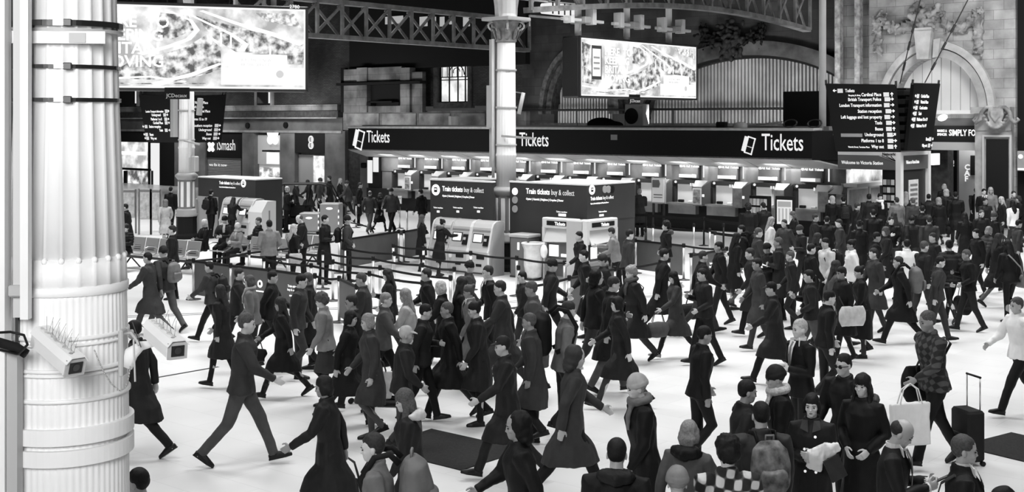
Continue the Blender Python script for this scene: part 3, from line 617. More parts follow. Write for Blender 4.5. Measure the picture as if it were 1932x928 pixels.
# black carved garland over the wide sooty arch
def garland(name, s0, z0, s1, z1, sag, r, d, m, n=16, seed=1, par=None):
    rd = random.Random(seed); mb = MB()
    pts = [(s0+(s1-s0)*k/n, d-.1, z0+(z1-z0)*k/n-sag*4*(k/n)*(1-k/n)) for k in range(n+1)]
    mb.tube(pts, [r*.75*(.35+.65*math.sin(math.pi*min(.95, max(.05, k/n)))) for k in range(n+1)], 8)
    for p in pts:
        for j in range(9): mb.ell((p[0]+rd.uniform(-r, r), p[1]-rd.uniform(0, r)*.9, p[2]+rd.uniform(-r, r)), [r*rd.uniform(.18, .36) for _ in range(3)], 7, 5)
    o = bpy.data.objects.new(name, remesh(mb, name, .034, 1)); o.data.materials.append(m); col.objects.link(o); o.rotation_euler = (0, 0, AZ); return o
o = garland('stone_garland', sx(1330), zx(1330, 62), sx(1440), zx(1440, 62), .5, .3, DW-.1, mat('garland_soot', .005, .7), 18, 3); o2 = o
tag(o, 'soot-black carved swag hanging over the wide corrugated arch behind the ticket hall', 'carving')
o = garland('stone_cartouche', sx(1375), zx(1375, 55), sx(1398), zx(1398, 55), .9, .42, DW-.15, mat('cartouche_soot', .02, .7), 10, 9); tag(o, 'sooty carved shield at the middle of the black swag over the wide arch', 'carving')
for k, x in enumerate((1333, 1441)):
    o = garland('stone_pendant', sx(x), zx(x, 50), sx(x)+.01, zx(x, 92), .0, .17, DW-.1, mat('garland_soot', .005), 8, 20+k); tag(o, ('left' if k == 0 else 'right')+'-hand black carved pendant hanging at the end of the sooty swag', 'carving')
# handrail along the back of the ticket hall roof
hr = grid(MB().tube([(sx(1000), DW-1.5, zx(1000, 208, DW-1.5)), (sx(1550), DW-1.5, zx(1000, 208, DW-1.5))], .05, 8), 'roof_handrail', BLACK); tag(hr, 'long black handrail running along the ticket hall roof in front of the arches', 'handrail')
for x in (1088, 1180, 1270, 1360): grid(MB().tube([(S(x, DW-1.5), DW-1.5, 3.8), (S(x, DW-1.5), DW-1.5, zx(1000, 208, DW-1.5))], .04, 8), 'rail_post', BLACK).parent = hr
for c in hr.children: c.rotation_euler = (0, 0, 0)
# ------------------------------------------------------------------ bright stone bay on the right
bs0, bs1 = S(1640, DS), S(1916, DS); ac = S(1766, DS); hw = (S(1848, DS)-S(1686, DS))/2; zsp = Z(1766, 208, DS); rise = Z(1766, 108, DS)-zsp; ZH = Z(1766, 283, DS)
arch_wall('wall_right', bs0, bs1, 0, 14, [(ac, hw, zsp, rise, 0)], STONEL, DS, .9)
# the dark return of wall beyond the bay, and the darker stone return on its left
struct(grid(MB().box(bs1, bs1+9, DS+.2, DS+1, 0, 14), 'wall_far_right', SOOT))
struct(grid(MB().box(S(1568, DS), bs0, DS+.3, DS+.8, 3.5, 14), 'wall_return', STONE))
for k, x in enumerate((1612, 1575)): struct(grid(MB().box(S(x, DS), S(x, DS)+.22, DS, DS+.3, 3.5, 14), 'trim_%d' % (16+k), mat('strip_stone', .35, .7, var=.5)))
struct(grid(arch_ring(ac, zsp, hw, rise, .3, DS-.12, DS+.3), 'trim_18', mat('archivolt', .36, .7, var=.3, scale=2)))
struct(grid(arch_ring(ac, zsp, hw+.3, rise+.3, .05, DS-.05, DS+.3), 'trim_19', mat('groove', .1, .8)))
struct(grid(arch_ring(ac, zsp, hw+.35, rise+.35, .26, DS-.2, DS+.3), 'trim_20', mat('archivolt2', .46, .7, var=.3, scale=2)))
struct(grid(MB().box(ac-hw, ac+hw, DS+.5, DS+.55, zsp, zsp+rise+.1), 'wall_lunette', mat('lunette_sheet', .62, .5, var=.08, scale=.8)))
seams = MB()
for k in range(9): x = ac-hw+2*hw*(k+.5)/9; seams.box(x, x+.015, DS+.48, DS+.5, zsp, zsp+rise*math.sqrt(max(.05, 1-((x-ac)/hw)**2)))
struct(grid(seams, 'trim_21', mat('seam', .35, .6)))
struct(grid(MB().box(ac-hw, ac+hw, DS+.3, DS+.55, zsp-.3, zsp), 'trim_22', WHITE))
key = MB(); kx = S(1751, DS); key.prism([(kx-.22, Z(1751, 112, DS)), (kx+.22, Z(1751, 112, DS)), (kx+.34, Z(1751, 58, DS)), (kx-.34, Z(1751, 58, DS))], DS-.55, DS+.1); key.box(kx-.38, kx+.38, DS-.65, DS+.1, Z(1751, 58, DS), Z(1751, 54, DS)); key.prism([(kx+.3, Z(1751, 110, DS)), (kx+.52, Z(1751, 108, DS)), (kx+.6, Z(1751, 74, DS)), (kx+.34, Z(1751, 76, DS))], DS-.35, DS+.1)
struct(grid(key, 'trim_23', mat('keystone', .5, .7, var=.25, scale=2)))
CARV = mat('carved_stone', .26, .8, var=.6, scale=3)
for k, (xa, ya, xb, yb, wh) in enumerate(((1666, 30, 1738, 22, 'left'), (1775, 24, 1848, 22, 'right'))):
    o = garland('stone_garland', S(xa, DS), Z(xa, ya, DS), S(xb, DS), Z(xb, yb, DS), .62, .2, DS, CARV, 18, 31+k); tag(o, 'carved stone fruit garland looping to the %s of the keystone on the pale wall' % wh, 'carving')
for k, (x, y0, y1, wh) in enumerate(((1659, 34, 100, 'left'), (1849, 24, 98, 'right'))):
    o = garland('stone_pendant', S(x, DS), Z(x, y0, DS), S(x, DS)+.01, Z(x, y1, DS), 0, .19, DS, CARV, 10, 41+k); tag(o, 'carved stone drop of fruit hanging at the %s end of the pale garlands' % wh, 'carving')
o = garland('stone_crest', S(1740, DS), Z(1740, 18, DS), S(1768, DS), Z(1768, 18, DS), .55, .36, DS-.1, CARV, 10, 55); tag(o, 'carved stone bouquet crest right above the keystone between two garlands', 'carving')
# impost with crest, and pilaster with dark inset
ix0, ix1 = S(1845, DS), S(1914, DS)
im = MB().box(ix0-.1, ix1, DS-.5, DS, Z(1880, 214, DS), Z(1880, 202, DS)).box(ix0, ix1, DS-.35, DS, Z(1880, 246, DS), Z(1880, 214, DS)).box(ix0, ix1, DS-.3, DS, 0, Z(1880, 246, DS)); struct(grid(im, 'trim_24', mat('impost_stone', .34, .7, var=.35, scale=2)))
struct(grid(MB().box(S(1861, DS-.3), S(1903, DS-.3), DS-.34, DS-.29, .3, Z(1880, 262, DS)), 'trim_25', mat('inset_dark', .012, .5)))
fr = MB(); a_, b_, zt = S(1858, DS-.3), S(1906, DS-.3), Z(1880, 258, DS)
fr.box(a_-.07, a_, DS-.38, DS-.3, .2, zt+.07).box(b_, b_+.07, DS-.38, DS-.3, .2, zt+.07).box(a_, b_, DS-.38, DS-.3, zt, zt+.07); struct(grid(fr, 'trim_26', mat('moulding', .5, .6)))
cr_ = MB(); cxx, czz = S(1880, DS-.5), Z(1880, 220, DS)
cr_.prism([(cxx-.26, czz+.3), (cxx+.26, czz+.3), (cxx+.3, czz+.05), (cxx+.18, czz-.25), (cxx, czz-.36), (cxx-.18, czz-.25), (cxx-.3, czz+.05)], DS-.62, DS-.45)
cr_.prism([(cxx-.17, czz+.2), (cxx+.17, czz+.2), (cxx+.18, czz+.02), (cxx, czz-.22), (cxx-.18, czz+.02)], DS-.68, DS-.5)
for q in (-1, 1):
    cr_.tube([(cxx+q*.1, DS-.55, czz+.36), (cxx+q*.34, DS-.6, czz+.34), (cxx+q*.5, DS-.6, czz+.16), (cxx+q*.55, DS-.6, czz-.1), (cxx+q*.72, DS-.58, czz-.24), (cxx+q*.82, DS-.56, czz-.12), (cxx+q*.74, DS-.56, czz-.04)], [.05, .07, .08, .09, .075, .06, .04], 8)
    for j in range(7): cr_.ell((cxx+q*.07*j, DS-.6, czz-.42+.012*j*j), (.07, .07, .055), 8, 6)
o = bpy.data.objects.new('stone_shield', remesh(cr_, 'shield', .024, 1)); o.data.materials.append(CARV); col.objects.link(o); o.rotation_euler = (0, 0, AZ); tag(o, 'carved stone shield with scrolled ribbon on the impost right of the pale arch', 'carving')
# passage behind the right arch: shop interior
pd = DS+5.5
struct(grid(MB().box(ac-hw-1.5, ac+hw+1.5, pd, pd+.2, 0, 4.4), 'wall_passage', mat('passage_wall', .3, .6)))
struct(grid(MB().box(ac-hw-1.5, ac+hw+1.5, DS+.9, pd, 4.2, 4.4), 'trim_27', mat('passage_ceiling', .5, .6)))
area('passage_fill', W(ac+.4, DS+3, 4.1), 1.2, 110)  # unseen fill light added to brighten the passage
mb = MB().tube([(ac+.35, DS-.25, Z(1766, 222, DS)), (ac+.35, DS-.3, Z(1766, 222, DS)+.05)], [.19, .1], 14); o = mb.build('downlight', LIT, None, loc=(0, 0, 0), rz=AZ); tag(o, 'small round glowing downlight under the pale arch above the food shop sign', 'lamp')
# ------------------------------------------------------------------ shops on the left and the food shop on the right
def shop(name, label, x0, x1, d=DW):
    s0, s1 = S(x0, d), S(x1, d); return thing(name, label, 'shop', W((s0+s1)/2, d, 0), AZ), s1-s0
def lx(px, d, s0): return S(px, d)-s0
# lower facade piers
PIER = mat('pier_stone', .15, .7, var=.45, scale=.8)
k = 30
for x0, x1, m in ((150, 217, PIER), (306, 334, SOOT), (334, 392, PIER), (462, 484, PIER), (533, 561, PIER), (618, 656, PIER)):
    lg = MB().box(S(x0, DW), S(x1, DW), DW-.2, DW+.3, 0, Z(x0, 247, DW)); struct(grid(lg, 'trim_%d' % k, m)); k += 1
struct(grid(MB().box(S(217, DW), S(306, DW), DW-.05, DW+.3, Z(260, 268, DW), Z(260, 247, DW)), 'trim_50', mat('shop_header', .02, .5)))
struct(grid(MB().box(sA, sB, DW+4, DW+4.2, 0, 5), 'wall_shops', mat('shop_back', .5, .6, var=.2)))
# glowing shop at far left
def frontbox(par, name, m, x0, x1, y0, y1, d, s0, dy0=0.0, dy1=.05, **kw):
    xm = (x0+x1)/2; z0, z1 = max(0, Z(xm, y1, d)), Z(xm, y0, d)
    return MB().box(S(x0, d)-s0, S(x1, d)-s0, dy0, dy1, z0, z1).build(name, m, par, **kw)
t, w_ = shop('shop_unit', 'brightly lit glass shop front at the far left beside the fluted column', 217, 306); s0 = (S(217, DW)+S(306, DW))/2
frontbox(t, 'window', emis('shop_glow', .95, 1.1, lo=.35, scale=.9), 217, 279, 268, 318, DW, s0, .2, .24)
frontbox(t, 'light_strip', LIT, 221, 272, 286, 292, DW, s0, .1, .19)
frontbox(t, 'door', emis('shop_glow2', .9, 1.1, lo=.1, scale=1.4), 217, 279, 320, 380, DW, s0, .2, .24)
frontbox(t, 'side_panel', LITS, 283, 305, 270, 356, DW, s0, .05, .12)
for n_, a in (('door_frame', (217, 284, 317, 321)), ('door_frame', (279, 283, 268, 380)), ('door_frame', (233, 238, 322, 380)), ('door_frame', (285, 288, 322, 380))): frontbox(t, n_, BLACK, *a, DW, s0, .0, .12)
# phone repair shop with shutter
t, w_ = shop('shop_unit', 'phone repair shop with lit white name over a closed slatted shutter', 391, 462); s0 = (S(391, DW)+S(462, DW))/2
frontbox(t, 'fascia', BLACK, 391, 462, 250, 298, DW, s0, -.1, .2)
frontbox(t, 'frame', DSTEEL, 457, 462, 298, 380, DW, s0, -.1, .1)
sh = MB(); zt = Z(425, 298, DW)
for q in range(26):
    z = zt-(q+1)*.1
    sh.prism([(-.03, z), (.0, z+.015), (.0, z+.085), (-.03, z+.1), (.02, z+.1), (.02, z)], S(391, DW)-s0, S(456, DW)-s0, 'x')
sh.build('shutter', mat('shutter', .33, .5, .3), t)
text('iSmash', .95, LITS, t, S(413, DW)-s0, -.16, Z(430, 283, DW), bold=0, sx=.72)
mb = MB()
for q in range(4): a = q*math.pi/2+.78; mb.tube([(S(402, DW)-s0+math.cos(a)*.1, -.14, Z(400, 277, DW)+math.sin(a)*.1), (S(402, DW)-s0+math.cos(a)*.33, -.14, Z(400, 277, DW)+math.sin(a)*.33)], [.14, .1], 8)
mb.build('logo', LIT, t)
text('we fix it now', .26, LETTER, t, S(396, DW)-s0, -.06, Z(400, 313, DW), sx=1.3)
# white shop with blossom logo
t, w_ = shop('shop_unit', 'white walled shop with glowing four petal logo between the two dark shop signs', 484, 533); s0 = (S(484, DW)+S(533, DW))/2
frontbox(t, 'fascia', mat('shop_white', .5, .5, emit=.12), 484, 533, 255, 310, DW, s0, .1, .2)
frontbox(t, 'window', emis('shop_glow3', 1.0, 1.2, lo=.2, scale=2), 487, 524, 316, 342, DW, s0, .1, .2)
frontbox(t, 'wall_panel', mat('shop_white', .5, .5), 484, 533, 310, 380, DW, s0, .2, .3)
frontbox(t, 'lamp', LIT, 502, 524, 288, 309, DW, s0, .04, .09)
frontbox(t, 'bracket', BLACK, 507, 528, 283, 286, DW, s0, -.5, .0)
mb = MB()
for q in range(4): a = q*math.pi/2+.78; c = (S(517, DW)-s0+math.cos(a)*.33, -.1, Z(517, 257, DW)+math.sin(a)*.3); mb.ell(c, (.3, .05, .28), 12, 8)
o = mb.build('logo', LIT, t)
# shop with round double letter logo
t, w_ = shop('shop_unit', 'shop with a black fascia carrying two stacked white round letters', 561, 618); s0 = (S(561, DW)+S(618, DW))/2
frontbox(t, 'fascia', mat('shop_black', .02, .4), 561, 617, 250, 288, DW, s0, -.2, .1)
frontbox(t, 'wall_panel', mat('shop_grey', .4, .5), 561, 588, 292, 390, DW, s0, .1, .2)
frontbox(t, 'window', emis('shop_glow4', 1.0, 1.2, lo=.5, scale=2), 589, 607, 294, 348, DW, s0, .1, .2)
for q, y in ((0, 263), (1, 274)):
    c = (S(592, DW)-s0, Z(592, y, DW)); MB().tube([(c[0], -.23, c[1]), (c[0], -.2, c[1])], .22, 20).build('letter_disc', LITS, t)
    text('E', .3, BLACK, t, c[0]-.09, -.24, c[1]-.1, bold=.02)
# small pilaster lamp, black roundel, window strips above
for x, y, lb in ((544, 236, 'round dark cap on the grey frieze between the two right-hand shops'), (472, 237, 'round dark cap on the grey frieze above the phone repair shop')):
    o = grid(MB().tube([(S(x, DW), DW-.25, Z(x, y, DW)), (S(x, DW), DW-.1, Z(x, y, DW))], .18, 14), 'roundel', BLACK); tag(o, lb, 'roundel')
for x, lb in ((500, 'narrow dark upstairs window with one bright edge under the big billboard'), (240, 'dark upstairs window beside the fluted column')):
    t = thing('upper_window', lb, 'window', W(S(x, DW), DW, Z(x, 198, DW)), AZ); mw = .65 if x == 500 else 1.3
    MB().box(-mw, mw, -.1, -.02, 0, 1.1).build('pane', GLASSD, t); MB().box(mw-.16, mw-.05, -.14, -.1, .1, 1.0).build('lit_edge', LITS, t); MB().box(-mw-.2, -mw, -.14, 0, -.1, 1.1).build('frame', TRIM, t); MB().box(mw, mw+.2, -.14, 0, -.1, 1.1).build('frame', TRIM, t)
# food shop under the pale arch
fs0 = ac
t = thing('shop_sign', 'black food shop fascia with bold white letters under the pale arch', 'sign', W(ac, DS, 0), AZ)
MB().box(-hw, hw, .2, .35, Z(1766, 268, DS), Z(1766, 237, DS)).build('fascia', BLACK, t)
MB().box(-hw, hw, .3, .55, Z(1766, 237, DS), Z(1766, 215, DS)).build('upper_panel', mat('shop_dim', .12, .6), t)
MB().box(-hw, hw, .15, .4, Z(1766, 283, DS), Z(1766, 268, DS)).build('lintel', mat('lintel', .5, .5), t)
text('SIMPLY FOOD', .33, LIT, t, S(1787, DS)-ac, .17, Z(1800, 256, DS), bold=.02, sx=.66)
text('MARKS &', .13, LIT, t, S(1765, DS)-ac, .17, Z(1800, 249, DS), bold=.03, sx=.7); text('SPENCER', .13, LIT, t, S(1765, DS)-ac, .17, Z(1800, 256, DS), bold=.03, sx=.7)
D2 = DS+2.2
t = thing('menu_board', 'tall black lit menu column behind the crowd inside the pale arch', 'sign', W(S(1782, D2), D2, 0), AZ)
MB().box(-.5, .5, 0, .2, 0, Z(1782, 281, D2)).build('board', BLACK, t)
text('cookies', .24, LIT, t, -.42, -.03, Z(1782, 291, D2), bold=.03)
text('m-eat!', .33, LITS, t, -.45, -.03, Z(1782, 313, D2), bold=.02)
for q, (l, y) in enumerate((('coffee', 322), ('pies and pasties', 327), ('sausage rolls', 332), ('tea', 337), ('soup', 342))): text(l, .12, LITS, t, -.42, -.03, Z(1782, y, D2))
D3 = DS+3.4
t = thing('cafe_panel', 'grey panel with vertical white letters inside the pale arch', 'sign', W(S(1826, D3), D3, 0), AZ)
MB().box(-.75, .5, 0, .1, 0, Z(1826, 276, D3)).build('panel', mat('cafe_grey', .35, .4), t)
for l, y in (('C', 320), ('A', 331), ('F', 342)): text(l, .3, LITS, t, -.12, -.03, Z(1826, y, D3), bold=.03)
MB().box(.12, .35, -.05, 0, Z(1826, 330, D3), Z(1826, 293, D3)).build('poster', BLACK, t)
MB().box(.42, .5, -.1, 0, .5, Z(1826, 280, D3)).build('light_strip', LIT, t)
t = thing('light_box', 'small glowing sign box at the right edge of the frame beyond the stone pilaster', 'sign', W(S(1929, DS), DS-.1, Z(1929, 322, DS)), AZ)
MB().bbox(-.12, .5, -.15, .1, 0, .72, .03).build('case', mat('box_grey', .3, .4), t); MB().box(-.08, .45, -.17, -.15, .03, .1).build('lit_strip', LIT, t); MB().tube([(.02, -.18, .52), (.02, -.15, .52)], .08, 14).build('roundel', LIT, t)
# ------------------------------------------------------------------ ticket hall
sL, sR = S(657, DF), S(1532, DF); zb = Z(1532, 302, DF); zt = Z(1532, 247, DF); mid = (sL+sR)/2; Lh = (sR-sL)/2
T0 = thing('ticket_hall', 'long low ticket hall with black fascia lettered in white', 'ticket office', W(mid, DF, 0), AZ)
MB().box(-Lh, Lh, 0, .15, zb, zt).build('fascia', BLACK, T0); MB().box(Lh, Lh+1.5, 0, .15, zb, zt).xf(Matrix.Translation((Lh, 0, 0)) @ Matrix.Rotation(R(50), 4, 'Z') @ Matrix.Translation((-Lh, 0, 0))).build('end_fascia', BLACK, T0)
MB().bbox(-Lh, Lh+.1, -.06, .6, zt, zt+.1, .02).build('coping', mat('coping', .5, .5, var=.15), T0)
MB().box(-Lh, Lh+1.2, .6, 7.0, zt-.15, zt+.02).build('roof', mat('hall_roof', .18, .7, var=.3), T0)
MB().box(-Lh, Lh+.2, .9, 1.6, zt+.02, zt+.16).build('parapet', mat('hall_parapet', .2, .6), T0)
zs2 = Z(1500, 317, DT)
MB().add([(-Lh, .0, zb), (Lh, .0, zb), (Lh+.9, 1.2, zs2), (-Lh, 1.2, zs2), (-Lh, 0, zb+.05), (Lh, 0, zb+.05), (Lh+.9, 1.2, zs2+.05), (-Lh, 1.2, zs2+.05)], [(0,3,2,1),(4,5,6,7),(0,1,5,4),(1,2,6,5),(2,3,7,6),(3,0,4,7)]).build('soffit', mat('soffit', .42, .5), T0)
for q in range(1, 17):
    x = -Lh+2*Lh*q/17; MB().beam((x, .02, zb-.002), (x+.05, 1.18, zs2-.002), .015, .01).build('soffit_joint', mat('joint', .15, .6), T0)
dT = DT-DF
WALLM = mat('hall_wall', .2, .35, .5, var=.5, scale=.9)
Wt = MB().box(-Lh, Lh+.6, dT+.25, dT+.4, 1.8, zs2+.3).build('back_wall', WALLM, T0)
MB().box(-Lh, Lh+.6, dT-.0, dT+.5, .0, .97).build('kickboard', mat('kick_black', .015, .5), T0)
MB().box(-Lh, Lh+.6, dT+2.5, dT+2.6, 0, 2.4).build('rear_wall', mat('office_wall', .45, .6), T0)
def wpx(px, d=DF): return S(px, d)-mid
for x0, y0, ic in ((692, 269, 669), (980, 276, None), (1437, 284, 1398)):
    sz = {692: .80, 980: .93, 1437: .86}[x0]
    text('Tickets', sz if x0 != 980 else .82, LETTER, T0, wpx(x0), -.01, Z(x0, y0, DF)+.02, bold=.004, sx=.66)
def ticket_icon(x, zc, k):
    mb = MB(); a = R(-16)
    def Q(u, v, o=0): return (x+(u*math.cos(a)-v*math.sin(a))*k+o, zc+(u*math.sin(a)+v*math.cos(a))*k)
    def rectp(u0, v0, u1, v1, y0, y1, o=0): mb.prism([Q(u0, v0, o), Q(u1, v0, o), Q(u1, v1, o), Q(u0, v1, o)], y0, y1)
    rectp(-.3, -.42, -.08, .42, -.02, -.005)
    rectp(-.1, -.48, -.03, .48, -.035, -.02); rectp(.33, -.48, .4, .48, -.035, -.02); rectp(-.1, -.48, .4, -.41, -.035, -.02); rectp(-.1, .41, .4, .48, -.035, -.02)
    for q in range(5): rectp(-.0+.075*q, -.1, .035+.075*q, -.06, -.035, -.02)
    return mb
ticket_icon(wpx(676), Z(676, 262, DF), .95).build('ticket_symbol', LETTER, T0); ticket_icon(wpx(1411), Z(1411, 273, DF), .66).build('ticket_symbol', LETTER, T0)
MB().box(wpx(1153), wpx(1165), -.03, 0, Z(1159, 264, DF), Z(1159, 254, DF)).build('notice', mat('notice', .3, .6), T0)
fill_row = [(-.85+.17*k)*Lh for k in range(11)]
for q, x in enumerate(fill_row):
    area('counter_fill', W(mid+x, DF+.55, zb-.25), .9, 26, rot=(R(35), 0, AZ), spread=160, sy=.2)  # unseen fill lights added below the soffit to brighten the counter
# ticket windows
NW = 13; pitch = 1.735; t0 = S(1524, DT)
hood_m = mat('hood_steel', .62, .3, .6, var=.1, scale=2); frame_m = mat('frame_black', .02, .35); ledge_m = mat('counter_steel', .42, .3, .6, var=.25, scale=2)
for k in range(NW):
    sw = t0-k*pitch
    where = ['the rightmost ticket window, next to the long blank panel', 'second ticket window from the right end, behind the tall white poster stand', 'third ticket window from the right, behind the leaflet rack', 'fourth ticket window from the right, with a notice taped on the glass', 'fifth ticket window from the right, beside the framed white poster', 'sixth ticket window from the right, with two customers standing at it', 'seventh ticket window from the right, just right of the big machine booth', 'ticket window seen just above the right end of the machine booth roof', 'ticket window seen above the middle of the machine booth roof', 'ticket window right behind the slender middle column', 'ticket window above the roof of the left machine booth, near the column', 'ticket window above the left machine booth at its left end', 'leftmost lit ticket window beside the stone pilaster'][k]
    t = thing('ticket_window', where, 'ticket window', W(sw, DT, 0), AZ, 'ticket windows along the hall counter')
    MB().box(-.52, .52, -.05, .1, 1.74, 1.9).build('header', frame_m, t)
    mb = MB().box(-.56, -.46, -.05, .3, 1.0, 1.64); mb.build('side_frame', frame_m, t); MB().box(.44, .5, -.05, .3, 1.0, 1.64).build('side_frame', frame_m, t)
    MB().box(-.46, .44, .18, .2, 1.0, 1.76).build('glass', mat('counter_glass_glow', .38, .15, emit=.24), t)  # glass glows by itself, added to brighten the window
    MB().box(-.62, .62, -.38, .25, .96, 1.03).build('counter_ledge', ledge_m, t)
    MB().box(-.62, .62, -.25, .0, .6, .97).build('counter_front', ledge_m, t)
    MB().tube([(-.4, -.08, 1.82), (-.4, -.05, 1.82)], .05, 10).build('number_disc', LITS, t)
    for q in (.26, .36): MB().box(q, q+.06, -.07, -.05, 1.79, 1.68).build('indicator', LITS, t)
    # slanted hood and side bay
    MB().add([(.5, -.05, 1.9), (1.05, -.05, 1.9), (.98, -.42, 1.68), (.62, -.42, 1.68), (.5, .1, 1.9), (1.05, .1, 1.9), (.98, -.3, 1.64), (.62, -.3, 1.64)], [(0,1,2,3),(7,6,5,4),(0,4,5,1),(1,5,6,2),(2,6,7,3),(3,7,4,0)]).build('hood', hood_m, t)
    MB().box(.6, 1.0, -.42, .1, .95, 1.68).build('bay_panel', mat('bay_steel', .3, .3, .6, var=.3), t)
    MB().add([(1.0, -.4, .98), (1.17, -.05, .98), (1.17, -.05, 1.88), (1.0, -.4, 1.68), (1.0, -.3, .98), (1.15, .05, .98), (1.15, .05, 1.88), (1.0, -.3, 1.68)], [(0,1,2,3),(7,6,5,4),(0,4,5,1),(1,5,6,2),(2,6,7,3),(3,7,4,0)]).build('side_panel', mat('side_dark', .07, .3), t)
    MB().box(1.02, 1.1, -.43, -.4, 1.3, 1.4).build('card_symbol', LETTER, t)
    MB().bbox(-.35, -.12, .0, .14, 1.03, 1.13, .02).build('card_reader', BLACK, t); MB().bbox(.1, .3, .02, .16, 1.03, 1.1, .02).build('printer', PAPER, t)
    if k not in (0, 2): MB().box(.2, .42, .15, .17, 1.4, 1.72).build('notice', PAPER, t)
    if k in (3, 5, 6, 8, 11, 12):
        MB().box(.62, .98, -.45, -.42, 1.0, 1.62).build('poster_frame', WHITE, t); MB().box(.65, .95, -.46, -.45, 1.33, 1.58).build('poster', mat('poster_a', .3, .6, var=.6, scale=9), t); MB().box(.65, .95, -.46, -.45, 1.04, 1.29).build('poster', mat('poster_b', .25, .6, var=.8, scale=7), t)
    # sign board above the window
    b = thing('hall_sign', 'backlit rail tickets sign board over '+(['the rightmost ticket window', 'the ticket window behind the tall poster stand', 'the ticket window behind the leaflet rack', 'the fourth ticket window from the right', 'the window beside the white framed poster', 'the window where two customers stand', 'the window just right of the big booth', 'the right end of the machine booth roof', 'the middle of the right booth roof', 'the window right of the slender column', 'the window left of the slender column', 'the left booth roof, second from the hall end', 'the leftmost lit ticket window'][k]), 'sign', W(sw+.12, DT-.05, 1.82), AZ, 'sign boards above the ticket windows')
    MB().bbox(-.43, .43, .1, .24, .14, .76, .02).build('panel', mat('sign_grad', .09, .4, var=.35, scale=1.5), b)
    text('All Rail Tickets', .125, LIT, b, -.27, .08, .58, bold=.02); MB().tube([(-.34, .07, .625), (-.34, .1, .625)], .055, 12).build('roundel', LIT, b)
    MB().box(-.42, .2, .07, .1, .18, .30).build('light_bar', LIT, b); MB().bbox(.16, .38, .05, .1, .16, .31, .02).build('cable_symbol', mat('symbol_grey', .5, .5), b)
    MB().box(.66, .70, .08, .12, .2, .72).build('light_tube', LITS, b)
# customer side furniture
t = thing('poster', 'large white framed poster standing against the counter beside the fifth window', 'poster', W(S(1242, DT-.6), DT-.6, 0), AZ)
MB().bbox(-.33, .33, 0, .05, .98, 1.98, .01).build('frame', LGREY, t); MB().box(-.28, .28, -.02, 0, 1.03, 1.93).build('poster_sheet', mat('poster_white', .75, .5, emit=.15), t)
MB().prism([(-.26, 1.6), (.05, 1.6), (.1, 1.75), (.05, 1.9), (-.26, 1.9)], -.03, -.02).build('printed_shape', GREY, t); MB().box(-.2, .2, -.03, -.02, 1.3, 1.34).build('text_line', GREY, t); MB().box(-.2, .2, -.03, -.02, 1.2, 1.23).build('text_line', GREY, t); MB().box(-.28, -.2, .0, .06, 0, .98).build('leg', DSTEEL, t); MB().box(.2, .28, 0, .06, 0, .98).build('leg', DSTEEL, t)
PS = G(1482, 470)
t = thing('poster_stand', 'tall black poster stand with white timetable in front of the second window from the right', 'poster stand', PS, AZ+R(6))
k_ = PS.y/FPX; MB().bbox(-19*k_*1.05, 17*k_*1.1, -.03, .05, .75, (470-370)*k_, .015).build('frame', BLACK, t); MB().box(-16*k_, 14*k_, -.05, -.03, .82, (470-377)*k_).build('sheet', mat('poster_white', .75, .5), t)
MB().box(-14*k_, 12*k_, -.06, -.05, (470-390)*k_, (470-380)*k_).build('heading', LGREY, t)
for q in range(4): MB().box((-13+7*q)*k_, (-9+7*q)*k_, -.06, -.05, .9, (470-393)*k_).build('printed_column', mat('print', .5, .6), t)
MB().tube([(0, 0, 0), (0, 0, .8)], .03, 8).build('post', BLACK, t); MB().lathe([(.25, 0), (.25, .02), (.05, .04)], 20).build('base', BLACK, t)
LR = P(1431, 44.0)
t = thing('leaflet_rack', 'black wire rack filled with pale leaflets below the third window from the right', 'rack', LR, AZ)
MB().bbox(-.38, .38, 0, .25, 0, 1.55, .02).build('rack_body', BLACK, t)
for r_ in range(3):
    for q in range(5): MB().box(-.34+.14*q, -.23+.14*q, -.03-.02*r_, -.0, 1.22-.3*r_, 1.45-.3*r_).build('leaflet', PAPER if (q+r_) % 3 else LGREY, t)
# things on the hall roof
t = thing('air_conditioner', 'boxy white air conditioning unit with round fan on the ticket hall roof', 'air conditioner', W(S(1196, DF+2), DF+2, zt), AZ); q_ = Yd(1196, DF+2)/FPX
MB().bbox(-.46, .46, 0, .45, .1, 1.05, .03).build('casing', mat('ac_white', .5, .5), t); MB().tube([(-.12, -.03, .55), (-.12, 0, .55)], .33, 24).build('fan', BLACK, t); MB().box(-.45, .45, 0, .4, 0, .1).build('feet', DSTEEL, t); MB().box(.25, .4, -.02, 0, .85, .95).build('badge', LGREY, t)
t = thing('roof_cabinet', 'plain black cabinet on the right end of the ticket hall roof beside the white mast', 'cabinet', W(S(1521, DF+1.8), DF+1.8, zt), AZ); q_ = Yd(1521, DF+1.8)
hh = EYE-(172-HY)*q_/FPX-zt; MB().bbox(-.95, .95, 0, .8, 0, hh, .02).build('case', SOOT, t); MB().box(-.9, -.86, -.03, 0, .1, hh-.1).build('hinge_strip', BLACK, t)
o = MB().tube([(0, 0, 0), (0, 0, 10)], .13, 12).build('white_mast', WHITE, None, True, loc=W(S(1552, DF+1.0), DF+1.0, zt)); tag(o, 'tall white mast on the ticket hall roof at the right of the wide arch', 'mast')
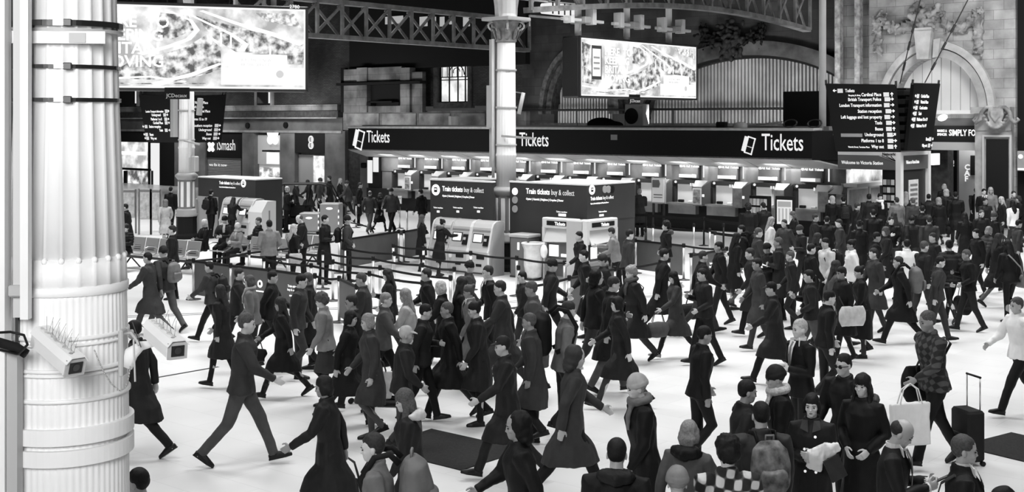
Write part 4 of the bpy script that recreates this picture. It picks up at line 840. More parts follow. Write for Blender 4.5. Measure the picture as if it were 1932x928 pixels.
for k, (x, lb) in enumerate(((1367, 'dark tool case lying on the hall roof edge in front of the corrugated arch'), (1495, 'coil of cable on the roof near the black cabinet'), (1541, 'right-hand coil of cable on the roof in front of the black cabinet'))):
    p = W(S(x, DF+.7), DF+.5, zt+.1)
    if k == 0: o = MB().bbox(-.2, .2, -.12, .12, 0, .22, .03).build('tool_case', BLACK, None, loc=p, rz=AZ); tag(o, lb, 'case')
    else:
        mb = MB()
        for r_ in range(3): mb.tube([(math.cos(a)*.26, math.sin(a)*.1+r_*.03, .16+math.sin(a)*.14) for a in [2*math.pi*j/16 for j in range(17)]], .02, 6)
        o = mb.build('cable_coil', DSTEEL, None, True, loc=p, rz=AZ); tag(o, lb, 'cable')
o = MB().beam((-.9, 0, .02), (.9, .1, .22), .06).build('roof_strut', TRIM, None, loc=W(S(1432, DF+.7), DF+.7, zt+.1), rz=AZ); tag(o, 'thin grey plank lying tilted on the hall roof left of the black cabinet', 'plank')
o = MB().ell((0, 0, .14), (.3, .2, .16)).build('rolled_sheet', PAPER, None, True, loc=W(S(1397, DF+.7), DF+.7, zt+.02), rz=AZ); tag(o, 'crumpled pale dust sheet on the hall roof beside the dark tool case', 'dust sheet')
o = MB().ell((0, 0, .2), (.75, .3, .3)).ell((.6, 0, .15), (.5, .3, .2)).build('black_tarpaulin', SOOT, None, True, loc=W(S(1135, DF+2.5), DF+2.5, zt), rz=AZ); tag(o, 'heap of black tarpaulin on the hall roof below the hanging billboard', 'tarpaulin')
t = thing('staff_door', 'dark doorway with two bright panels between the stone pilaster and the first ticket window', 'door', W(S(703, DT), DT, 0), AZ)
MB().box(-1.2, 1.0, .3, .4, 0, 2.9).build('surround', PIER, t); MB().box(-.4, .35, .1, .3, 0, 2.7).build('door_leaf', BLACK, t); MB().box(-.42, -.12, .05, .1, 1.2, 2.3).build('lit_panel', LITS, t); MB().box(.08, .36, -.05, .05, 1.75, 2.45).build('lit_panel', LITS, t); MB().bbox(-1.1, -.7, .2, .3, 1.9, 2.15, .05).build('plaque', SOOT, t)
# ------------------------------------------------------------------ columns
def flat(M, px, py):      # where the picture ray meets the local plane y = 0 of a placed thing
    o = Vector((0, 0, EYE)); d = Vector((ray(px), 1, -(py-HY)/FPX)); Mi = M.inverted(); a = Mi @ o; b = Mi.to_3x3() @ d
    t = -a.y/b.y; p = a+b*t; return p.x, p.z
def mw(o): return Matrix.LocRotScale(o.location, o.rotation_euler, o.scale)
def column(px, Y, label):
    t = thing('iron_column', label, 'column', P(px, Y), AZ)
    MB().lathe([(.42, 0), (.42, .12), (.37, .2), (.36, .72), (.38, .8)], 8).build('plinth', SOOT, t)
    MB().lathe([(.38, .8), (.4, .86), (.34, .92), (.35, 1.0), (.3, 1.08)], 24).build('base_moulding', mat('col_mould', .3, .5), t, True)
    MB().lathe([(.31, 1.08), (.31, 2.12)], 8).build('pedestal', mat('col_grey', .17, .5), t)
    for k in range(8):
        a = math.pi/8+k*math.pi/4; M = Matrix.Rotation(a, 4, 'Z')
        MB().bbox(.275, .30, -.06, .06, 1.14, 2.04, .01).xf(M).build('panel', WHITE, t)
    MB().lathe([(.3, 2.1), (.34, 2.14), (.4, 2.22), (.4, 2.27), (.33, 2.33), (.29, 2.36)], 28).build('collar', mat('col_mould', .3, .5), t, True)
    MB().lathe([(.285, 2.34), (.285, 3.2), (.3, 3.22), (.3, 3.26), (.282, 3.3), (.28, 3.4), (.262, 6.42)], 96, flute=20, fd=.05).build('shaft', COLW, t, True)
    for z in (3.5, 4.55, 5.6): MB().lathe([(.295, z), (.3, z+.02), (.295, z+.05)], 24).build('clamp_band', LGREY, t, True)
    # capital: bell, leaves, scrolls, top slab
    MB().lathe([(.27, 6.4), (.3, 6.44), (.27, 6.48), (.28, 6.7), (.36, 6.95), (.42, 7.0)], 28).build('capital_bell', mat('capital_grey', .2, .7, var=.5, scale=6), t, True)
    for k in range(8):
        a = k*math.pi/4; c, s_ = math.cos(a), math.sin(a)
        MB().tube([(c*.28, s_*.28, 6.48), (c*.33, s_*.33, 6.62), (c*.37, s_*.37, 6.76), (c*.43, s_*.43, 6.78), (c*.42, s_*.42, 6.7)], [(.05, .02), (.08, .025), (.07, .025), (.05, .02), (.02, .015)], 8, side=(-s_, c, 0)).build('leaf', mat('capital_grey', .2), t, True)
    for k in range(4):
        a = math.pi/4+k*math.pi/2; c, s_ = math.cos(a), math.sin(a); mb = MB()
        pts = [Vector((c*(.36+.14*math.cos(u)*(1-u/9)), s_*(.36+.14*math.cos(u)*(1-u/9)), 6.88+.12*math.sin(u)*(1-u/9))) for u in [q*.5 for q in range(-3, 15)]]
        mb.tube(pts, .03, 8).build('scroll', mat('capital_pale', .45, .6), t, True)
    MB().bbox(-.5, .5, -.5, .5, 7.0, 7.1, .02).build('abacus', LGREY, t); MB().lathe([(.3, 7.1), (.27, 7.2), (.25, 14)], 16).build('upper_shaft', COLW, t)
    return t
c1 = column(955, 35.0, 'slender white iron column with scrolled capital standing between the two machine booths')
for q in (1, -1):      # arched spandrels springing from the capital, along the truss
    mb = MB(); pts = [(0, q*(.25+3.4*(1-math.cos(u))), 7.12+2.6*math.sin(u)) for u in [math.pi/2*j/14 for j in range(15)]]
    for a, b in zip(pts, pts[1:]): mb.beam(a, b, .14, .3)
    mb.build('spandrel_rib', IRONL, c1)
    mb = MB()
    for j in range(2, 13, 2): mb.beam(pts[j], (0, q*.2, 7.3+.3*j), .06)
    for j in range(2, 13, 2): mb.build('spandrel_web', IRON, c1); break
MB().box(-.5, -.34, -.15, .08, 2.9, 6.5).build('trunking', LGREY, c1) ; MB().tube([(-.31, -.2, 2.6), (-.31, -.2, 6.5)], .045, 10).build('pipe', WHITE, c1, True)
MB().box(-.52, -.34, -.25, -.1, 4.0, 5.2).build('cable_box', LGREY, c1)
MB().beam((.1, -.3, 3.78), (1.35, -.4, 3.72), .06).build('bracket_arm', LGREY, c1)
t = thing('loudspeaker', 'white tube loudspeaker hanging tilted on the right of the slender middle column', 'loudspeaker', P(983, 35.0, zat(215, 35)), 0)
MB().tube([(-.06, 0, 0), (.07, 0, .6)], .055, 12).build('tube_body', LGREY, t, True); MB().beam((.06, .05, .58), (-.15, .15, .62), .03).build('bracket', IRON, t)
c2 = column(352, 44.5, 'white iron column on the left with dark plinth and nameplate, between hanging sign boards')
MB().box(-.63, -.45, -.25, -.05, 3.62, 6).build('trunking', LGREY, c2); MB().tube([(.34, -.1, 2.9), (.34, -.1, 6)], .06, 10).build('pipe', WHITE, c2, True); MB().box(.36, .5, -.3, -.15, 4.5, 5.1).xf(Matrix.Rotation(R(8), 4, 'Y')).build('speaker_box', LGREY, c2)
MB().beam((.3, -.3, 3.5), (1.25, -.35, 3.38), .06).build('bracket_arm', LGREY, c2); MB().bbox(.38, .62, -.1, .1, 2.4, 2.95, .03).build('junction_box', LGREY, c2)
# ------------------------------------------------------------------ cctv cameras
def cctv(name_loc, label, front, back, sc=1.0, spikes=0):
    f, b = Vector(front), Vector(back); d = (f-b); L = d.length; d.normalize()
    t = thing('security_camera', label, 'camera', b, 0)
    x = d; y = Vector((0, 0, 1)).cross(x).normalized(); z = x.cross(y); M = Matrix((x, y, z)).transposed().to_4x4(); t.rotation_euler = M.to_euler()
    w_ = .066*sc; h_ = .062*sc
    MB().prism([(-w_, -h_*.7), (-w_*.7, -h_), (w_*.7, -h_), (w_, -h_*.7), (w_, h_*.55), (w_*.6, h_), (-w_*.6, h_), (-w_, h_*.55)], 0, L, 'x').build('housing', WHITE, t)
    MB().prism([(-w_*1.1, h_*.5), (-w_*.65, h_*1.12), (w_*.65, h_*1.12), (w_*1.1, h_*.5), (w_*1.02, h_*.5), (w_*.6, h_*1.02), (-w_*.6, h_*1.02), (-w_*1.02, h_*.5)], -L*.03, L*1.06, 'x').build('sun_shield', WHITE, t)
    mb = MB(); rd = random.Random(4)
    for k in range(26): u = L*(.05+.9*k/26); mb.ell((u, rd.uniform(-.02, .0)*sc, h_*1.12), (.018*sc, .016*sc, .004), 7, 5)
    MB().xf(Matrix()); m_ = bpy.data.objects.new('grime', remesh(mb, 'grime', .004*max(1, sc*.8), 1)); m_.data.materials.append(GRIME); col.objects.link(m_); m_.parent = t
    MB().prism([(-w_*.95, -h_*.9), (w_*.95, -h_*.9), (w_*.95, h_*.8), (-w_*.95, h_*.8)], L, L+.012*sc, 'x').build('front_bezel', LGREY, t)
    MB().prism([(-w_*.62, -h_*.6), (w_*.62, -h_*.6), (w_*.62, h_*.5), (-w_*.62, h_*.5)], L+.008*sc, L+.016*sc, 'x').build('front_glass', GLASSD, t)
    MB().tube([(L+.01, 0, 0), (L+.02, 0, 0)], .022*sc, 16).build('lens', DSTEEL, t)
    if spikes:
        for k in range(spikes):
            u = L*(.12+.85*k/spikes); q = (k % 3)
            MB().tube([(u, 0, h_), (u+.02, -.03+.03*q, h_+.11)], .0011, 4).build('bird_spike', DSTEEL, t)
    return t
YC = 8.0
cctv('', 'white security camera under grimy sun shield mounted on the left side of the fluted column', P(141, 7.25, zat(691, 7.25)), P(78, 7.5, zat(636, 7.5)), 1.0, 14)
cctv('', 'white security camera on curved arm to the right of the fluted column', P(334, 7.35, zat(660, 7.35)), P(290, 7.68, zat(622, 7.68)), .95, 8)
t = thing('camera_bracket', 'white curved arm bolted to the fluted column carrying the right-hand camera', 'bracket', P(236, 7.75, zat(672, 7.75)), 0)
k_ = 7.75/FPX
MB().bbox(-.03, .0, -.05, .05, -.12, .17, .008).build('wall_plate', LGREY, t)
mb = MB(); pts = [(0, 0, -.06), (.04, 0, .02), (.10, 0, .065), (.18, 0, .08), (.23, 0, .08)]; mb.tube(pts, [(.03, .05), (.028, .045), (.025, .03), (.022, .02), (.02, .018)], 10, side=(0, 1, 0)).build('arm', WHITE, t, True)
MB().beam((.23, 0, .07), (.23, -.12, .12), .03).build('camera_mount', LGREY, t)
o = MB().tube([P(235, 7.7, zat(630, 7.7)), P(247, 7.65, zat(628, 7.65)), P(256, 7.65, zat(640, 7.65)), P(262, 7.6, zat(650, 7.6))], .009, 8).build('flexible_conduit', LGREY, None, True); tag(o, 'grey flexible conduit curling off the fluted column to the right-hand camera', 'cable')
for q, (x0, x1, yy) in enumerate(((250, 266, 655), (252, 255, 720))):
    o = MB().tube([P(x0, 7.6, zat(608 if q == 0 else 640, 7.6)), P(x1, 7.55, zat(yy, 7.55))], .006 if q else .003, 6).build('cable_tail', LGREY if q else DSTEEL, None); tag(o, ('thin dark wire' if q == 0 else 'stiff pale cable end')+' dangling beside the curved camera arm', 'cable')
# ------------------------------------------------------------------ the big fluted column in front
cx0 = P(127, YC)
t = thing('fluted_column', 'massive white fluted iron column filling the left foreground, banded with metal straps', 'column', cx0, .1)
zz = lambda py: zat(py, 7.66)
MB().lathe([(.36, zz(492)), (.322, zz(200)), (.305, zz(0)), (.295, 6.5)], 176, flute=22, fd=.065).build('upper_shaft', COLW, t, True)
MB().lathe([(.372, zz(548)), (.364, zz(492)+.0)], 176, flute=22, fd=.035).build('middle_shaft', COLW, t, True)
MB().lathe([(.43, 0), (.43, .6), (.40, .8), (.385, 1.6), (.376, zz(700)), (.366, zz(556))], 240, flute=60, fd=.018).build('lower_shaft', COLW, t, True)
mb = MB()
for k in range(22):     # rounded stops at the foot of the flutes
    a = math.pi*2*(k+.5)/22; a = math.pi*2*k/22
    mb.ell((.352*math.cos(a), .352*math.sin(a), zz(492)-.005), (.02, .02, .022), 8, 6)
o = bpy.data.objects.new('flute_stops', mb.mesh('flute_stops', True)); o.data.materials.append(COLW); col.objects.link(o); o.parent = t; o['kind'] = 'stuff'
for z, r_, h_ in ((zz(552), .378, .03), (zz(640), .384, .012), (zz(652), .384, .008), (zz(700), .388, .012), (zz(709), .388, .008), (zz(757), .391, .012)):
    MB().lathe([(r_-.01, z-h_), (r_, z-h_*.8), (r_, z+h_*.8), (r_-.01, z+h_)], 64).build('moulding_ring', COLW, t, True)
for y0, y1 in ((826, 806), (866, 846)):
    z0, z1 = zz(y0+12), zz(y1+2)
    MB().lathe([(.40, z0), (.412, z0), (.412, z1), (.40, z1)], 64).build('steel_collar', WHITE, t)
    MB().tube([(-.33, -.245, (z0+z1)/2), (-.345, -.27, (z0+z1)/2)], .028, 14).build('bolt', LGREY, t, True); MB().bbox(-.43, -.32, -.25, -.2, z0-.06, z1, .01).build('flange', LGREY, t)
for py, m, hh in ((40, STRAP, .018), (122, STRAP, .012), (185, STRAP, .012), (53, LGREY, .01)):
    z = zat(py+3, 7.7); r_ = .318+(.02 if py < 60 else .004)+(.004 if py > 150 else 0)
    MB().lathe([(r_, z-hh), (r_+.006, z-hh), (r_+.006, z+hh), (r_, z+hh)], 64).build('strap', m, t)
    if m is STRAP: MB().bbox(.06, .11, -.35, -.325, z-.022, z+.022, .004).build('buckle', DSTEEL, t)
z = zat(72, 7.7); MB().box(-.34, .315, -.36, -.335, z-.035, z+.04).build('bracket_plate', WHITE, t); MB().box(.1, .2, -.37, -.36, z-.03, z+.03).build('clamp_plate', LGREY, t); MB().tube([(-.31, -.375, z), (-.31, -.36, z)], .014, 12).build('bolt', DSTEEL, t)
# trunking to the left
Yt = 7.55
t = thing('cable_mast', 'tall white steel channel mast clamped along the left side of the fluted column', 'mast', P(42, Yt), 0)
kk = Yt/FPX; zb_ = zat(600, Yt)
MB().box(-20*kk, 3*kk, .02, .12, zb_-.0, 6.5).build('channel_web', mat('trunk_grey', .5, .5), t); MB().box(3*kk, 18*kk, -.06, .0, zb_, 6.5).build('channel_flange', WHITE, t)
MB().box(-42*kk, -27*kk, -.05, .05, .0, 6.5).build('outer_channel', WHITE, t); MB().box(-26*kk, -20*kk, .1, .14, zb_-.2, 6.5).build('gap_shade', DSTEEL, t); MB().bbox(-26*kk, 3*kk, -.02, .1, zat(560, Yt), zat(538, Yt), .01).build('foot_bracket', LGREY, t)  # dark strip between the channels stands in for shade in the gap
MB().box(-26*kk, -6*kk, -.03, .06, .0, zat(660, Yt)).build('lower_channel', LGREY, t)
o = MB().tube([P(x, y_, zat(py, y_)) for x, py, y_ in ((-10, 628, 7.4), (20, 626, 7.3), (45, 632, 7.3), (52, 650, 7.35), (35, 668, 7.4), (0, 660, 7.5))], .008, 8).build('black_cable', BLACK, None, True); tag(o, 'black cable looping behind the left security camera', 'cable')
o = MB().tube([P(x, 7.45, zat(py, 7.45)) for x, py in ((-5, 645), (12, 650), (30, 655), (50, 668))], .03, 8).build('cable_bundle', SOOT, None, True); tag(o, 'thick black cable bundle at the left edge under the camera', 'cable')
o = MB().tube([P(x, 7.62, zat(py, 7.62)) for x, py in ((3, 690), (10, 720), (7, 760), (18, 800), (4, 830))], .012, 8).build('hanging_cable', BLACK, None, True); tag(o, 'black cable hanging down the left edge beside the column', 'cable')
t = thing('chain', 'fine metal chain sagging across the fluted column below the cameras', 'chain', P(178, 7.55, zat(660, 7.55)), 0)
pts = [(178, 660), (186, 680), (196, 702), (210, 724), (226, 738), (236, 732), (243, 712), (246, 690)]
for k, (a, b) in enumerate(zip(pts, pts[1:])):
    for q in range(4):
        u, v = q/4, (q+.8)/4; pa = P(a[0]+(b[0]-a[0])*u, 7.55, zat(a[1]+(b[1]-a[1])*u, 7.55)); pb = P(a[0]+(b[0]-a[0])*v, 7.55, zat(a[1]+(b[1]-a[1])*v, 7.55))
        MB().tube([pa-t.location, pb-t.location], .0045, 6).build('link', STEEL, t, True)
# ------------------------------------------------------------------ trusses
def truss(label, s, d0, d1, zf, hgt, pan, wid=.16):
    t = thing('roof_truss', label, 'truss', W(s, d0, 0), AZ+R(90)); L = d1-d0; n = int(L/pan)
    for nm, off in (('bottom_chord', 0), ('top_chord', hgt)):
        mb = MB()
        for k in range(n): mb.beam((k*pan, 0, zf(k*pan)+off), ((k+1)*pan, 0, zf((k+1)*pan)+off), .34, wid)
        mb.build(nm, IRON, t)
    for k in range(n+1):
        x = k*pan; MB().beam((x, -.12, zf(x)), (x, -.12, zf(x)+hgt), .1, .1).build('vertical_strut', IRON, t)
        if k < n:
            MB().beam((x, -.08, zf(x)+.1), (x+pan, -.08, zf(x+pan)+hgt-.1), .05, .1).build('diagonal_brace', IRON, t); MB().beam((x, .1, zf(x)+hgt-.1), (x+pan, .1, zf(x+pan)+.1), .05, .1).build('diagonal_brace', IRON, t)
    return t
sT = toSD(P(600, 42))[0]; d0 = D(440, sT)
truss('left latticed iron roof truss crossing behind the big billboard towards the middle column', sT, d0, D(1010, sT), lambda x: zat(68, 42)-.0, 1.2, 1.12)
sQ = toSD(P(955, 35.2))[0]+.3; dq = toSD(P(955, 35.2))[1]
z_at = lambda px, py: Zs(px, py, sQ)
truss('right latticed iron roof truss with arched lower edge above the hanging billboard', sQ, dq+.6, D(1548, sQ), lambda x: 7.35+1.15*math.sin(min(1, x/ (D(1548, sQ)-dq))*math.pi*.9)*.62, 1.9, 1.22)
o = MB().beam(W(sT-1, D(560, sT)+2, 9.6), W(sQ+8, dq+12, 10.2), .02).build('roof_wire', STEEL, None); tag(o, 'thin stay wire stretched high between the two iron roof trusses', 'wire')
# clerestory glimpses on the rear wall
for k, (x0, x1) in enumerate(((727, 760), (792, 806), (816, 822), (830, 838), (848, 858), (874, 886))):
    o = grid(MB().box(S(x0, DW-.5), S(x1, DW-.5), DW-.52, DW-.47, Z(x0, 50 if k % 2 else 46, DW-.5), Z(x0, 32, DW-.5)), 'window_%d' % (2+k), LITG); struct(o)
# ------------------------------------------------------------------ illuminated billboards
ROAD = emis('poster_road', .95, 1.05); TREE = emis('poster_trees', .85, 1.0, lo=.12, scale=5); SKYB = emis('poster_sky', .95, 1.0, lo=.42, scale=1.6); PW = emis('billboard_white', 1, 1.15); PD = emis('poster_dark', .06, 1.0)
def billboard(name, label, pa, pb, ztop, zbot, depth, phone=True):
    pa, pb = Vector(pa), Vector(pb); L = (pb-pa).length; rz = math.atan2(pb.y-pa.y, pb.x-pa.x); H = ztop-zbot
    t = thing('billboard', label, 'billboard', (pa.x, pa.y, zbot), rz); e = .1*H/1.7
    MB().bbox(-e, L+e, .02, depth, -e, H+e, .05).build('case', DSTEEL, t)
    for nm, b in (('frame_rail', (-e, L+e, -.03, .05, -e, -e*.35)), ('frame_rail', (-e, L+e, -.03, .05, H+e*.35, H+e)), ('frame_rail', (-e, -e*.35, -.03, .05, -e, H+e)), ('frame_rail', (L+e*.35, L+e, -.03, .05, -e, H+e))): MB().bbox(*b, .015).build(nm, DSTEEL, t)
    MB().box(-e*.35, L+e*.35, -.005, .03, -e*.35, H+e*.35).build('light_edge', PW, t)
    MB().box(0, L, -.012, -.004, 0, H).build('poster', SKYB, t)
    def strip(pts, w0, w1, m, nm, y):
        vs = []; n = len(pts)
        for k, (u, v) in enumerate(pts):
            a = Vector(pts[max(0, k-1)]); b = Vector(pts[min(n-1, k+1)]); q = (b-a).normalized(); q = Vector((-q.y, q.x)); w_ = w0+(w1-w0)*k/(n-1)
            for g in (-1, 1):
                p = Vector((u, v))+q*g*w_/2; vs.append((min(1, max(0, p.x))*L, y, min(1, max(0, p.y))*H))
        MB().add(vs, [(2*k, 2*k+2, 2*k+3, 2*k+1) for k in range(n-1)]).build(nm, m, t)
    def poly(pts, m, nm, y): MB().add([(u*L, y, v*H) for u, v in pts], [tuple(range(len(pts)))]).build(nm, m, t)
    poly([(.40, .08), (.66, .22), (.66, .5), (.6, .66), (.52, .5), (.42, .4), (.30, .3), (.2, .1)], TREE, 'picture_trees', -.014)
    poly([(.42, .93), (.53, .9), (.55, .72), (.47, .6), (.40, .62)], TREE, 'picture_trees', -.014); poly([(0, .95), (.07, .9), (.05, .55), (0, .5)], TREE, 'picture_trees', -.014); poly([(.02, .5), (.09, .4), (.12, .18), (0, .22)], TREE, 'picture_trees', -.014)
    poly([(.56, .9), (.75, .75), (1, .58), (1, .3), (.93, .3), (.93, .42), (.72, .45), (.63, .62)], TREE, 'picture_bridge', -.015)
    poly([(.8, .96), (.96, .96), (.99, .78), (.84, .86)], emis('poster_flats', .9, 1.1, lo=.3, scale=9), 'picture_buildings', -.015)
    strip([(.46, .95), (.54, .84), (.565, .72), (.53, .6), (.45, .5), (.34, .4)], .012, .035, ROAD, 'picture_road', -.017)
    strip([(.5, .97), (.6, .82), (.7, .68), (.76, .55), (.74, .46)], .012, .03, ROAD, 'picture_road', -.018); strip([(.58, .97), (.72, .82), (.86, .7), (1, .56)], .02, .05, ROAD, 'picture_road', -.018)
    strip([(0, .16), (.2, .09), (.38, .12), (.52, .06)], .03, .02, ROAD, 'picture_road', -.018); strip([(.4, .02), (.55, .16), (.66, .3)], .05, .02, ROAD, 'picture_road', -.019)
    strip([(0, .07), (.3, .03), (.6, .04)], .012, .012, TREE, 'picture_traffic', -.0185); strip([(.45, .05), (.56, .13), (.63, .2)], .012, .012, TREE, 'picture_traffic', -.0195)
    for u in (.62, .66, .70, .78, .86): strip([(u, .74-(u-.6)*.8), (u, .55-(u-.6)*.5)], .008, .008, ROAD, 'picture_pillar', -.017)
    poly([(.69, .12), (.93, .12), (.93, .42), (.69, .42)], PW, 'caption_box', -.02); poly([(.93, .03), (1, .03), (1, .25), (.66, .25), (.66, .03)], PW, 'caption_box', -.0205)
    text('A TOTALLY NEW', H*.05, emis('poster_pale', .6, 1), t, L*.74, -.024, H*.33); text('BRITISH SERVICE', H*.05, emis('poster_pale', .6, 1), t, L*.74, -.024, H*.27)
    mb = MB(); mb.tube([(L*.9, -.024, H*.17), (L*.9, -.022, H*.17)], H*.05, 16).build('emblem', emis('poster_pale', .6, 1), t)
    for k, l in enumerate(('HERE  TO', 'KEEPING', 'BRITAIN', 'MOVING')): text(l, H*.2, PW, t, L*.18, -.03, H*(.74-.165*k), bold=.02, sx=1.0, depth=.003)
    poly([(.075, .28), (.155, .28), (.155, .9), (.075, .9)], PD, 'phone_picture', -.022); poly([(.082, .34), (.148, .34), (.148, .84), (.082, .84)], PW, 'phone_screen', -.024)
    for k in range(3): poly([(.09, .7-.1*k), (.14, .7-.1*k), (.14, .66-.1*k), (.09, .66-.1*k)], emis('poster_grey', .35, 1), 'phone_icon', -.026)
    return t, L, H
Ya, Yb = 28.0, 29.9
b1, L1, H1 = billboard('', 'large glowing billboard of motorway bridges hanging at the upper left behind the fluted column', P(93, Ya), P(573, Yb), zat(14, 28.9), zat(163, 28.9), .45)
text('2780', .12, LETTER, b1, L1-.35, -.06, H1+.055)
for k in (.12, .5, .88): MB().tube([(L1*k, .2, H1+.1), (L1*k, .2, 9)], .07, 10).build('hanger', IRONL, b1, True)
p2 = P(1097, 37.4); sB2 = toSD(p2)[0]; e2 = Ys(1312, sB2)
b2, L2, H2 = billboard('', 'smaller glowing billboard of motorway bridges hanging right of the slender middle column', p2, P(1312, e2), Zs(1097, 72, sB2)-.02, Zs(1097, 178, sB2), .68)
for k in (.02, .42, .8):
    MB().tube([(L2*k+.1, .3, H2+.08), (L2*k+.1, .3, 8.2)], .11, 10).build('hanger', COLW, b2, True)
    zc = Zs(1107+100*k, 38+10*k, sB2)-b2.location.z
    for q in (-1.0, .1, ): MB().bbox(L2*k+.1+q, L2*k+1.0+q, .05, .2, zc-.05, zc+.04, .01).build('clamp_beam', COLW, b2); MB().bbox(L2*k+.1+q+.2, L2*k+.28+q+.2, -.05, .25, zc-.12, zc+.35, .01).build('clamp_bracket', COLW, b2)
    MB().bbox(L2*k-.05, L2*k+.25, -.1, .5, zc-.1, zc+.1, .02).build('clamp_plate', LGREY, b2)
for b, px0, px1, py0, py1, Yp, lab in ((None, 310, 357, 173, 187, 28.8, 'black nameplate with pale lettering under the big left billboard'), (None, 1185, 1211, 184, 196, 39.5, 'small black nameplate under the hanging billboard on the right')):
    k_ = Yp/FPX; t = thing('nameplate', lab, 'sign', P((px0+px1)/2, Yp, zat(py1, Yp)), 0 if px0 < 400 else AZ+R(90)); w_ = (px1-px0)*k_/2*(1 if px0 < 400 else 1.4); h_ = (py1-py0)*k_
    MB().bbox(-w_, w_, 0, .06, 0, h_+.1, .01).build('plate', BLACK, t); text('JCDecaux', h_*.72, mat('plate_grey', .5, .5, emit=.1), t, 0, -.01, h_*.25, align='CENTER', sx=.95)
# scaffold shelf behind column capital
t = thing('lighting_gantry', 'white gantry shelf with a bright caged lamp beside the column capital', 'gantry', P(1040, 36.5, zat(34, 36.5)), AZ+R(90))
MB().beam((-1, 0, 0), (1.4, 0, .02), .06).build('shelf_rail', IRONL, t); MB().beam((-1, 0, 0), (-1, 0, -.3), .03).build('drop_rod', IRONL, t); MB().beam((1.4, 0, 0), (1.4, 0, -.3), .03).build('drop_rod', IRONL, t)
MB().bbox(-.3, .9, -.2, .2, .12, .42, .04).build('lamp_body', LITS, t); MB().beam((-1.4, 0, .45), (1.9, 0, .5), .05).build('top_rail', IRONL, t)
for k in range(4): MB().beam((-.2+.28*k, -.22, .1), (-.2+.28*k, -.22, .44), .03).build('cage_bar', BLACK, t)
# ------------------------------------------------------------------ hanging direction signs and the welcome kiosk
def arrow(mb, x, z, k, ang):
    a = R(ang); f = lambda u, v: (x+(u*math.cos(a)-v*math.sin(a))*k, z+(u*math.sin(a)+v*math.cos(a))*k)
    mb.prism([f(-.5, -.09), (f(.2, -.09)), f(.2, .09), f(-.5, .09)], -.012, -.004)
    mb.prism([f(.5, 0), f(.08, .38), f(-.06, .28), f(.22, 0), f(-.06, -.28), f(.08, -.38)], -.012, -.004); return mb
def sign_panel(parent_label, corners, Y, rz, tilt, lines, tsize, hang=False):
    (ax, ay), (bx, by), (cx_, cy_), (dx, dy) = corners     # top left, top right, bottom right, bottom left
    t = thing('direction_sign', parent_label, 'sign', P((ax+bx)/2, Y, zat((ay+by)/2, Y)), 0)
    t.rotation_euler = (Matrix.Rotation(rz, 3, 'Z') @ Matrix.Rotation(R(tilt), 3, 'X')).to_euler(); M = mw(t)
    pts = [flat(M, *c) for c in corners]
    MB().prism([pts[3], pts[2], pts[1], pts[0]], 0, .12).build('sign_board', mat('sign_black', .008, .4), t)
    if hang:
        for q in (0, 1): MB().tube([(pts[q][0]*.85, .06, pts[q][1]-.1), (pts[q][0]*.85, .06, (14.1-t.location.z)/math.cos(R(tilt)))], .03, 6).build('hanger_rod', DSTEEL, t, True)
    for q in (0, 1): MB().tube([(pts[q][0], .06, pts[q][1]-.05), (pts[q][0], .06, pts[q][1]+.12)], .04, 8).build('corner_fitting', DSTEEL, t)
    for ln in lines:
        s_, px, py, al = ln[:4]; x, z = flat(M, px, py); sz = tsize*(ln[4] if len(ln) > 4 else 1)
        text(s_, sz, LETTER, t, x, -.012, z, align=al, bold=.01, depth=.003, sx=.76)
        if len(ln) > 5:
            ip, ap, ang = ln[5]; u, v = flat(M, ip, py); MB().box(u-.11*tsize/.2, u+.13*tsize/.2, -.012, -.004, v-.02, v+tsize*.75).build('pictogram', mat('picto', .6, .5, emit=.2), t)
            u, v = flat(M, ap, py); arrow(MB(), u, v+tsize*.36, tsize*.85, ang).build('arrow', LETTER, t)
    return t
YT = 40.6
Ls = [('Toilets', 1595, 174, 'LEFT', 1, (1585, 1575, 180)), ('Cardinal Place', 1663, 181, 'RIGHT', 1, (1672, 1683, 90)), ('British Transport Police', 1663, 190, 'RIGHT', 1, (1674, 1683, 0)), ('London Transport information', 1664, 201, 'RIGHT', 1, (1673, 1684, 0)), ('Station reception', 1664, 212.5, 'RIGHT', 1, (1676, 1685, 0)),
      ('Left luggage and lost property', 1664.5, 223.5, 'RIGHT', 1, (1674, 1685, 0)), ('Taxis', 1665, 234.5, 'RIGHT', 1, (1677, 1686, 0)), ('Buses', 1666.5, 246, 'RIGHT', 1, (1677, 1687, 90)), ('Underground', 1667.5, 257, 'RIGHT', 1, (1679, 1688, 45)), ('Platforms 1 to 8', 1668, 268.5, 'RIGHT', 1, (1680, 1689, 0)), ('Way out', 1668, 279.5, 'RIGHT', 1, (1680, 1690, 90)),
      ('Shopping & dining', 1624, 181, 'RIGHT', .5), ('Victoria Street, Terminus Place', 1641, 279, 'RIGHT', .5)]
t = sign_panel('large black direction board listing toilets, police, taxis and buses, hanging over the kiosk', ((1557, 158), (1689, 160), (1697, 287), (1577, 286)), YT, AZ, 7, Ls, .155)
M = mw(t); u0, v0 = flat(M, 1587, 258); u1, v1 = flat(M, 1627, 252); MB().box(u0, u1, -.01, -.003, v0, v1).build('grey_strip', mat('strip_grey', .3, .5), t)
cs = toSD(P(1697, YT)); Mx = toSD(P(1706, YT+.3))
